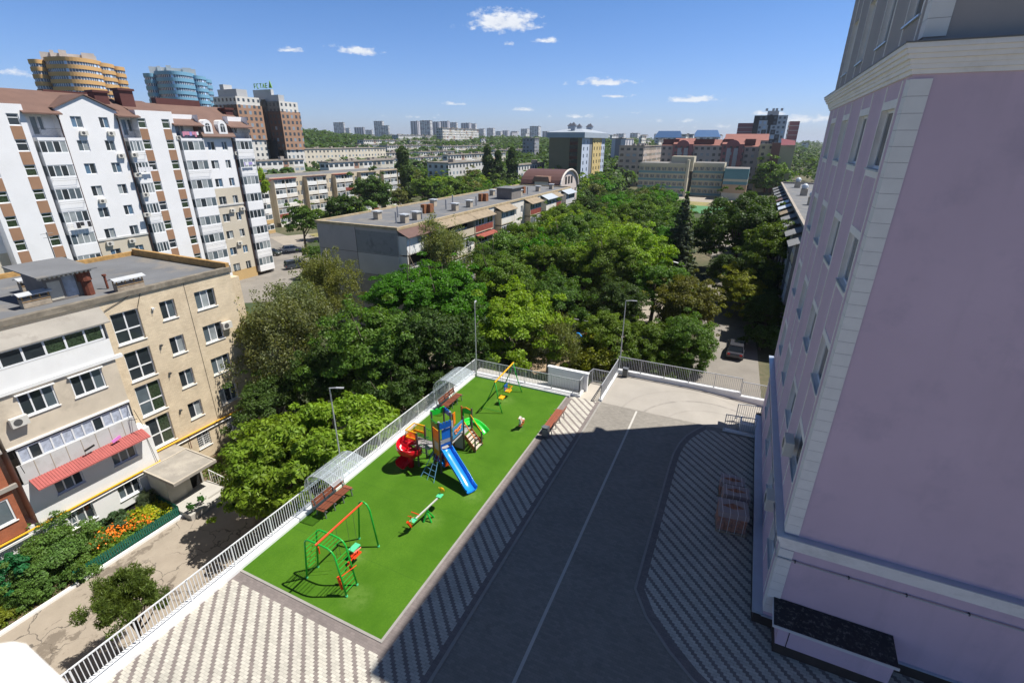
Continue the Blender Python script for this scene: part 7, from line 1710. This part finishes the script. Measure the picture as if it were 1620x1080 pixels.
sbox(t,1012,1089,258,Y,16,[(1.2,SCH),(3.3,TEAL),(3.3,TEAL),(3.3,TEAL),(6,TEAL)])
M=MB(); p=aty(1075,253,Y); M.box(p.x-4,Y+3,p.z-5,p.x+6,Y+12,p.z+1.4); p=aty(1090,256,Y); M.box(p.x-.8,Y-.5,-9,p.x+.3,Y+16,p.z+.8); M.build('stair_tower',SCH,t)
t=thing('school_wing','cream and teal school wing right of the pale pier','school',(-18,Y,GZ))
sbox(t,1098,1147,258,Y+6,16,[(1.2,SCH),(3.3,TEAL),(3.3,TEAL),(3.3,TEAL),(6,TEAL)])
sbox(t,1147,1186,267,Y-2,18,[(1.2,TEALB),(3.2,TEALB),(1.0,SCH),(1.3,TEALB),(3.6,SAND),(3.0,SCH),(5,SAND)],'gym_wall')
# pink complex
PNK=fmat('pink_grey_facade',(.42,.37,.34),3.1,3.1,(.25,.72),(.28,.72),(.05,.06,.07)); PK2=fmat('dusty_pink_facade',(.30,.125,.13),3.1,3.1,(.3,.7),(.25,.72),(.07,.08,.09)); RRF=mat('coral_roof',(.28,.115,.095),.8,.1,.2); PKS=mat('dusty_pink',(.30,.12,.125),.85,.06,.2)
t=thing('apartment_complex','long pink and grey residential complex with coral roofs and arched gables behind the school','building',(0,300,GZ))
Y=305
for (pa,pb,yt,m_,off) in ((1047,1066,230,PNK,0),(1066,1098,228,PK2,-1.5),(1098,1143,230,PNK,0),(1143,1178,228,PK2,-1.5),(1178,1202,232,PNK,0)):
    a=aty(pa,yt,Y);b=aty(pb,yt,Y); M=MB(); fbox(M,a.x,b.x,Y+off,Y+15,-9,a.z); M.build('wall',[m_,FROOF],t)
    M=MB(); zz=a.z; M.quad((a.x,Y+off-.4,zz),(b.x,Y+off-.4,zz),(b.x,Y+6,zz+3.0),(a.x,Y+6,zz+3.0)); M.quad((b.x,Y+15,zz),(a.x,Y+15,zz),(a.x,Y+6,zz+3),(b.x,Y+6,zz+3)); M.build('coral_roof',RRF,t)
    if m_ is PK2:
        cx=(a.x+b.x)/2; w_=(b.x-a.x)*.32; arc=[(cx+w_*math.cos(PI*k/10),zz-1+w_*.9*math.sin(PI*k/10)) for k in range(11)]; M=MB(); M.prism(arc,Y-2.4,Y+3,ax='y'); M.build('arched_gable',PKS,t)
        for dx in (-w_*.5,w_*.5): MB().box(cx+dx-1,Y-2.0,zz-14,cx+dx+1,Y-1.55,zz-2).build('stair_window',mat('stair_window_grey',(.35,.36,.38),.3,.1),t)
for (px,w_) in ((1058,5),(1110,6),(1125,4),(1188,5),(1070,4),(1153,5)):
    p=aty(px,222,Y+4); MB().box(p.x-w_/2,Y+1,p.z-2.5,p.x+w_/2,Y+7,p.z+.6).build('roof_box',mat('roof_box_brown',(.16,.05,.045),.8,.1),t)
t=thing('apartment_complex','second coral-roofed pink row with a blue-grey arch, behind the first','building',(0,345,GZ))
a=aty(1146,222,345);b=aty(1216,222,345); M=MB(); fbox(M,a.x,b.x,345,360,-5,a.z); M.build('wall',[PNK,FROOF],t); M=MB(); M.quad((a.x,344,a.z),(b.x,344,a.z),(b.x,352,a.z+3.6),(a.x,352,a.z+3.6)); M.quad((b.x,360,a.z),(a.x,360,a.z),(a.x,352,a.z+3.6),(b.x,352,a.z+3.6)); M.build('coral_roof',RRF,t)
t=thing('apartment_house','cream building with a brown stripe and blank end wall right of the pink complex','building',(0,285,GZ))
Y=290; a=aty(1203,228,Y);b=aty(1222,228,Y);c=aty(1236,226,Y);d_=aty(1258,232,Y)
CR=fmat('cream_yellow_facade',(.50,.40,.25),3.4,3.1,(.3,.7),(.3,.7),(.05,.05,.05))
M=MB(); fbox(M,a.x,b.x,Y,Y+16,-9,a.z); M.build('wall',[CR,FROOF],t); M=MB(); fbox(M,b.x,c.x,Y-1,Y+16,-9,c.z); M.build('brown_stripe',[mat('brown_stripe',(.22,.10,.075),.85,.06,.2),FROOF],t); M=MB(); fbox(M,c.x,d_.x,Y-1,Y+16,-9,c.z-1); M.build('end_wall',[mat('sand_blank_wall',(.43,.36,.24),.85,.06,.2),FROOF],t)
M=MB(); M.quad((c.x,Y-1.3,c.z-1),(d_.x,Y-1.3,c.z-2.2),(d_.x,Y+8,c.z+1),(c.x,Y+8,c.z+2)); M.build('maroon_roof',mat('maroon_roof',(.16,.035,.05),.8,.1),t)
far('grey end building with a dark red stripe left of the pink complex',980,1019,1047,232,285,'pinkc',zb=-9,cat='building')
t=thing('wall_stripe_building','','building') if False else None
# black and white high-rise with pink neighbours
FM['bw']=fmat('black_white_facade',(.50,.54,.60),3.0,3.1,(.25,.75),(.25,.75),(.10,.13,.17),acc=(((.03,.035,.045),(0,.30)),)); FM['pk']=fmat('pink_white_grid',(.34,.14,.16),6.0,3.1,(2,3),(0,0),band=((.55,.50,.50),.0,.12)); FM['wt']=fmat('white_balcony_side',(.60,.59,.58),3.0,3.1,(.2,.8),(.3,.8))
def simp(label,pa,pb,pc,yt,Y,south,east,cat='high-rise',top=None):
    a=aty(pa,yt,Y);b=aty(pb,yt,Y); d=ray(pc,yt); r_=d.x/d.y; y1=b.x/r_ if abs(r_)>1e-4 else Y+20
    if not Y+5<y1<Y+60: y1=Y+22
    z0=ground(b.x,Y)-3; t=thing('high_rise',label,cat,(b.x,Y,z0)); M=MB()
    for p,q,u,mi in (((a.x,Y),(b.x,Y),b.x-a.x,0),((b.x,Y),(b.x,y1),y1-Y,1),((b.x,y1),(a.x,y1),b.x-a.x,1),((a.x,y1),(a.x,Y),y1-Y,1)):
        M.quad((*p,z0),(*q,z0),(*q,a.z),(*p,a.z),mi,uv=[(0,z0-a.z),(u,z0-a.z),(u,0),(0,0)])
    M.quad((a.x,Y,a.z),(b.x,Y,a.z),(b.x,y1,a.z),(a.x,y1,a.z),2,uv=[(0,0)]*4); M.build('wall',[FM[south],FM[east],FROOF],t); return t,(a.x,b.x,Y,y1,z0,a.z)
t,(x0,x1,a,b,z0,zt)=simp('black and white chequered high-rise between two pink towers',1194,1247,1252,183,420,'bw','wt')
M=MB(); M.box((x0+x1)/2-.8,a-.3,z0,(x0+x1)/2+.8,a,zt+.5).box(x0,a-.3,z0,x0+3.5,a,zt); M.build('black_strip',mat('black_strip',(.025,.03,.04),.6,.1),t)
M=MB(); M.box(x0+8,a+3,zt,x1-6,b-2,zt+3)
for fx in (.3,.5,.75,.6): M.box(x0+(x1-x0)*fx,a+3,zt+3,x0+(x1-x0)*fx+1.6,a+5,zt+4.6)
M.build('roof_house',PENT,t)
simp('left pink tower with white grid lines beside the black and white high-rise',1168,1193,1200,195,430,'pk','wt')
simp('right pink tower with red balcony edge beside the black and white high-rise',1250,1266,1277,192,430,'pk','hr_brick')
far('dark grey nine-storey block behind the yellow tower',968,990,1003,220,380,'blue',zb=-8)
for i,(pa,pb,yt,Y,lab) in enumerate(((1036,1078,218,700,'distant building with a bright blue roof, left of the pair'),(1096,1137,217,680,'distant building with a bright blue roof, right of the pair'),(1078,1097,213,660,'green-grey building between the two blue roofs'))):
    t,(x0,x1,a,b,z0,zt)=far(lab,pa,pb,pb+2,yt,Y,'lg',name='building')
    if i<2: M=MB(); M.quad((x0-1,a-1,zt),(x1+1,a-1,zt),(x1-3,(a+b)/2,zt+8),(x0+3,(a+b)/2,zt+8)); M.quad((x1+1,a-1,zt),(x1+1,b+1,zt),(x1-3,(a+b)/2,zt+8),(x1-3,(a+b)/2,zt+8)); M.build('blue_roof',mat('bright_blue_roof',(.045,.13,.30),.5,.1),t)
# ---------------------------------------------------------------- grey five-storey block beside the lilac building
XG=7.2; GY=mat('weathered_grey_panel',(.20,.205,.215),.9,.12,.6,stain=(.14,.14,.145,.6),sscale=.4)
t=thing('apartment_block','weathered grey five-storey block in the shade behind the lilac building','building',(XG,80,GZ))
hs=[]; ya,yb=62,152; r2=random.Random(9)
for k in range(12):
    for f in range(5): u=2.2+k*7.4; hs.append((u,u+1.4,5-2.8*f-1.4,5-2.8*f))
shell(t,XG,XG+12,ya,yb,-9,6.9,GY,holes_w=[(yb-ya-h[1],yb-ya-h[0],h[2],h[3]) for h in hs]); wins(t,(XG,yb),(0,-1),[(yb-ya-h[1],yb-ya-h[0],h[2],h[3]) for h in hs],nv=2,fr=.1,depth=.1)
MB().box(XG,ya,6.6,XG+12,yb,6.95).build('roof',FELT,t)
M=MB(); M.box(XG-.4,ya,6.9,XG,yb,7.25).box(XG,yb-.4,6.95,XG+12,yb,7.4).box(XG,ya,6.95,XG+12,ya+.4,7.4); M.build('parapet',mat('parapet_far',(.33,.29,.25)),t)
for k in range(12):
    y=ya+4.2+k*7.4
    for q in (y,y+3.6): MB().box(XG-1.3,q,-6.3,XG,q+.15,6.0).build('balcony_side_wall',GY,t)
    for f in range(5):
        z0=6.0-2.8*(f+1)+.3; bo=MB().box(XG-1.35,y+.15,z0,XG-1.25,y+3.6,z0+1).build('balcony_parapet',r2.choice([GY,GY,GRND,MB2]),t)
        window(bo,(XG-1.3,y+3.6),(0,-1),(0,3.45,z0+1,z0+2.4),4,1,.1,depth=0,detail=False,glass=(G_MID,G_BLUE,G_DARK),name='balcony_glazing')
    M=MB(); M.quad((XG-2.1,y-.3,5.6),(XG-2.1,y+4.0,5.6),(XG,y+4.0,6.5),(XG,y-.3,6.5)); M.quad((XG-2.1,y+4.0,5.5),(XG-2.1,y-.3,5.5),(XG,y-.3,6.4),(XG,y+4.0,6.4)); M.build('balcony_roof',{4:TANR,5:mat('zinc_bright',(.55,.60,.66),.4,.05),6:mat('zinc_bright',(.55,.60,.66)),7:BRSH}.get(k,GY),t)
for y in (138,118,100,84): 
    M=MB(); M.box(XG+2,y,6.95,XG+3.2,y+1.2,8.3); o=M.build('roof_vent',mat('vent_plaster',(.42,.36,.28)),t); MB().sphere((XG+2.6,y+.6,8.7),.6,nu=8,nv=6).build('vent_cap',mat('zinc_bright',(.55,.60,.66)),o)
# ---------------------------------------------------------------- cars
TYRE=mat('tyre',(.02,.02,.02),.9,.1); RIM=mat('rim',(.4,.4,.42),.35,.05,metal=.7); CGL=mat('car_glass',(.02,.025,.03),.05,.1,spec=.8); LAMPM=mat('headlight',(.7,.7,.72),.15,0,spec=.8); TAIL=mat('tail_light',(.4,.01,.01),.2,0)
def car(label,x,y,z,rz,col,L=4.4,Wd=1.75,H=1.48,van=False):
    cm=mat('car_paint_'+'%02x%02x%02x'%tuple(int(c*255) for c in col),col,.22,.02,spec=.7)
    t=thing('parked_car',label,'car',(x,y,z),None,0); ox,oy,oz=x,y,z
    st=[(-.5,.42,.62,.80),(-.485,.30,.82,.90),(-.40,.22,.93,.97),(-.2,.2,.95,1.0),(.05,.2,.95,1.0),(.25,.2,.92,1.0),(.42,.24,.80,.95),(.49,.32,.66,.86),(.5,.42,.60,.8)]
    M=MB(); rows=[]
    for (fx,zb_,zt_,fw) in st:
        X=fx*L; w2=Wd/2*fw; rows.append(len(M.v)); k=H/1.48
        M.v+=[(ox+X,oy-w2*.96,oz+zb_*k),(ox+X,oy-w2,oz+(zb_+.18)*k),(ox+X,oy-w2*.97,oz+(zt_-.06)*k),(ox+X,oy-w2*.84,oz+zt_*k),(ox+X,oy+w2*.84,oz+zt_*k),(ox+X,oy+w2*.97,oz+(zt_-.06)*k),(ox+X,oy+w2,oz+(zb_+.18)*k),(ox+X,oy+w2*.96,oz+zb_*k)]
    for a,b in zip(rows[:-1],rows[1:]):
        for j in range(8): M.f.append((a+j,b+j,b+(j+1)%8,a+(j+1)%8)); M.m.append(0)
    M.f.append(tuple(rows[0]+j for j in range(8))); M.m.append(0); M.f.append(tuple(rows[-1]+j for j in reversed(range(8)))); M.m.append(0)
    M.build('body',cm,t,smooth=False)
    k=H/1.48; r0,r1=(-.42,.30) if not van else (-.47,.36); t0,t1=(-.33,.10) if not van else (-.44,.22)
    zb_,zt_=.93*k,1.46*k; wb,wt=Wd/2*.9,Wd/2*.74
    P=[(r0*L,-wb,zb_),(r1*L,-wb,zb_),(r1*L,wb,zb_),(r0*L,wb,zb_)];Q=[(t0*L,-wt,zt_),(t1*L,-wt,zt_),(t1*L,wt,zt_),(t0*L,wt,zt_)]
    g=MB(); A=lambda p:(p[0]+ox,p[1]+oy,p[2]+oz)
    for i in range(4): j=(i+1)%4; g.quad(A(P[i]),A(P[j]),A(Q[j]),A(Q[i]))
    g.build('car_windows',CGL,t)
    M=MB(); M.box(ox+t0*L-.02,oy-wt-.02,oz+zt_-.01,ox+t1*L+.02,oy+wt+.02,oz+zt_+.045)
    for i in range(4): M.bar(A(P[i]),A(Q[i]),.07,.07)
    xm=(t0+t1)/2*L; M.bar(A((xm,-wb,zb_)),A((xm,-wt,zt_)),.08,.04); M.bar(A((xm,wb,zb_)),A((xm,wt,zt_)),.08,.04); M.build('roof',cm,t)
    for fx in (-.31,.31):
        for s in (-1,1):
            wl=MB().tube([(ox+fx*L,oy+s*(Wd/2-.2),oz+.32),(ox+fx*L,oy+s*(Wd/2+.01),oz+.32)],.32,n=14).build('wheel',TYRE,t); MB().tube([(ox+fx*L,oy+s*(Wd/2+.0),oz+.32),(ox+fx*L,oy+s*(Wd/2+.02),oz+.32)],.19,n=10).build('rim',RIM,wl)
    for s in (-1,1):
        MB().box(ox+.475*L,oy+s*Wd*.25,oz+.6,ox+.5*L+.01,oy+s*Wd*.42,oz+.75).build('headlight',LAMPM,t); MB().box(ox-.5*L-.01,oy+s*Wd*.27,oz+.66,ox-.48*L,oy+s*Wd*.42,oz+.84).build('tail_light',TAIL,t)
        MB().box(ox+r1*L*.8,oy+s*(Wd/2+.0),oz+.95*k,ox+r1*L*.8+.12,oy+s*(Wd/2+.16),oz+1.08*k).build('side_mirror',cm,t)
    t.rotation_euler.z=rz; return t
p=atz(1163,560,ground(0,60)); car('dark grey car parked on the shaded side of the road near the ramp railing',p.x,p.y,p.z+.02,R(88),(.045,.045,.055),4.5,1.85,1.6)
p=atz(1052,527,-6.0); car('dark car half hidden by trees in the courtyard, left of the lamp pole',p.x,p.y,ground(p.x,p.y)+.03,R(80),(.06,.07,.08),4.6,1.85,1.7)
p=atz(1072,462,-6.0); car('white van among the trees above the white lamp heads',p.x,p.y,ground(p.x,p.y)+.05,R(85),(.75,.75,.76),4.9,1.95,2.1,van=True)
p=atz(462,398,GZ); car('silver car on the parking road between the white complex and the grey end wall',p.x,p.y,GZ+.04,R(60),(.42,.44,.47),4.6,1.8,1.48)
p=atz(470,424,GZ); car('dark minivan parked beside the narrow green tree near the grey end wall',p.x,p.y,GZ+.04,R(70),(.05,.06,.08),4.7,1.85,1.75,van=True)
p=atz(430,404,GZ); car('dark green car right at the foot of the white complex',p.x,p.y,GZ+.04,R(20),(.05,.06,.045),4.3,1.75,1.48)
# courtyard play things seen through the trees
z=ground(-17,55); p=atz(921,530,z)
t=thing('old_swing','old swing frame with a pale top bar among the trees beyond the white blank wall','swing',(p.x,p.y,z))
MB().tube([(p.x-1.3,p.y,z+2.1),(p.x+1.3,p.y,z+2.05)],.05,n=6).build('beam',LSTEEL,t)
for s in (-1.2,1.2):
    M=MB(); M.tube([(p.x+s,p.y-.6,z),(p.x+s,p.y,z+2.1),(p.x+s,p.y+.6,z)],.04,n=6); M.build('leg',P_BLUE,t)
for nm,lab,px,py,mt_ in (('play_horse','small blue rocking toy on the bare ground beyond the white blank wall',918,533,P_LBLUE),('toy_slide','small orange toy slide beside the blue rocking toy',931,528,P_ORG),('toy_rocker','small orange rocker on the bare ground behind the white blank wall',900,553,P_ORG)):
    p=atz(px,py,z+.4); o=MB(); o.prism([(p.x-.7,p.z-.3),(p.x+.6,p.z-.35),(p.x+.7,p.z+.05),(p.x+.2,p.z+.1),(p.x-.2,p.z+.55),(p.x-.5,p.z+.5),(p.x-.4,p.z+.1)],p.y-.15,p.y+.15,ax='y'); tag(o.build(nm,mt_),lab,'toy')
p=atz(926,560,-6); sheet('bare_ground',[(-20,47,2.2),(-15,52,3.5),(-14,58,3)],mat('bare_earth',(.36,.27,.18),.95,.15,.6),.04)
# hedges and distant woods as one mass
flush_rest()
rr=random.Random(11)
COLS=['mid','emer','dark','mid','olive','dark']
def farwood():
    r=np.random.default_rng(4); C=[];Nn=[];S=[]
    base,bn,_=crown_pts(77,16,9,.75,(.3,.45),.2,.6); bn=bn/np.linalg.norm(bn,axis=1,keepdims=True)
    cnt=0
    while cnt<6200:
        az=math.radians(r.uniform(-68,12)); dist=r.uniform(0,1)**1.3*1750+235
        if cnt>3600: az=math.radians(r.uniform(-58,-12)); dist=r.uniform(240,820)
        x=dist*math.sin(az);y=dist*math.cos(az)
        if -30>math.degrees(az)>-70 and dist<330 and r.random()<.5: continue
        if -60<x<45 and y<272: continue
        if -60<x<30 and 245<y<325: continue
        if any(bx0-1<x<bx1+2.5 and by0-2<y<by1+2 for bx0,bx1,by0,by1 in FOOT): continue
        R_=r.uniform(3.4,6.8)*(1+dist/2600); z=ground(x,y)+R_*.75
        sub=r.choice(len(base),70 if dist<600 else 42,replace=False)
        C.append(base[sub]*R_+[x,y,z]); Nn.append(bn[sub]); S.append(np.full(len(sub),R_*r.uniform(.26,.36))); cnt+=1
    return np.vstack(C),np.vstack(Nn),np.concatenate(S)
FOOT=[]
for o in bpy.data.objects:
    if o.parent is None and o.type=='EMPTY' and o.get('category') in ('building','school','tower block','high-rise'):
        xs=[];ys=[]
        for c in o.children:
            if c.type=='MESH' and c.data.vertices and len(c.data.vertices)<5000:
                for v in c.data.vertices: xs.append(v.co.x+c.location.x+o.location.x); ys.append(v.co.y+c.location.y+o.location.y)
        if xs: FOOT.append((min(xs),max(xs),min(ys),max(ys)))
C,Nn,S=farwood()
o=bpy.data.objects.new('distant_woods',leaves_mesh('distant_woods',C,Nn+[.0,0,.5],S,1.2,3,jit=.4)); COL.objects.link(o); o.color=(.05,.10,.028,1)
tag(o,'green woods and garden trees filling the far slopes between the distant blocks','woods',kind='stuff')
# ---------------------------------------------------------------- air
m=bpy.data.materials.new('haze_air'); m.use_nodes=True; nt=m.node_tree; nt.nodes.clear()
out=nt.nodes.new('ShaderNodeOutputMaterial'); v=nt.nodes.new('ShaderNodeVolumePrincipled'); v.inputs['Color'].default_value=(.80,.88,1,1); v.inputs['Density'].default_value=.00011; v.inputs['Anisotropy'].default_value=.2
nt.links.new(v.outputs[0],out.inputs['Volume'])
o=MB().box(-30000,-30000,-140,30000,30000,130).build('haze',m); tag(o,'thin pale summer haze lying over the town','haze',kind='stuff')
scn.cycles.volume_bounces=0
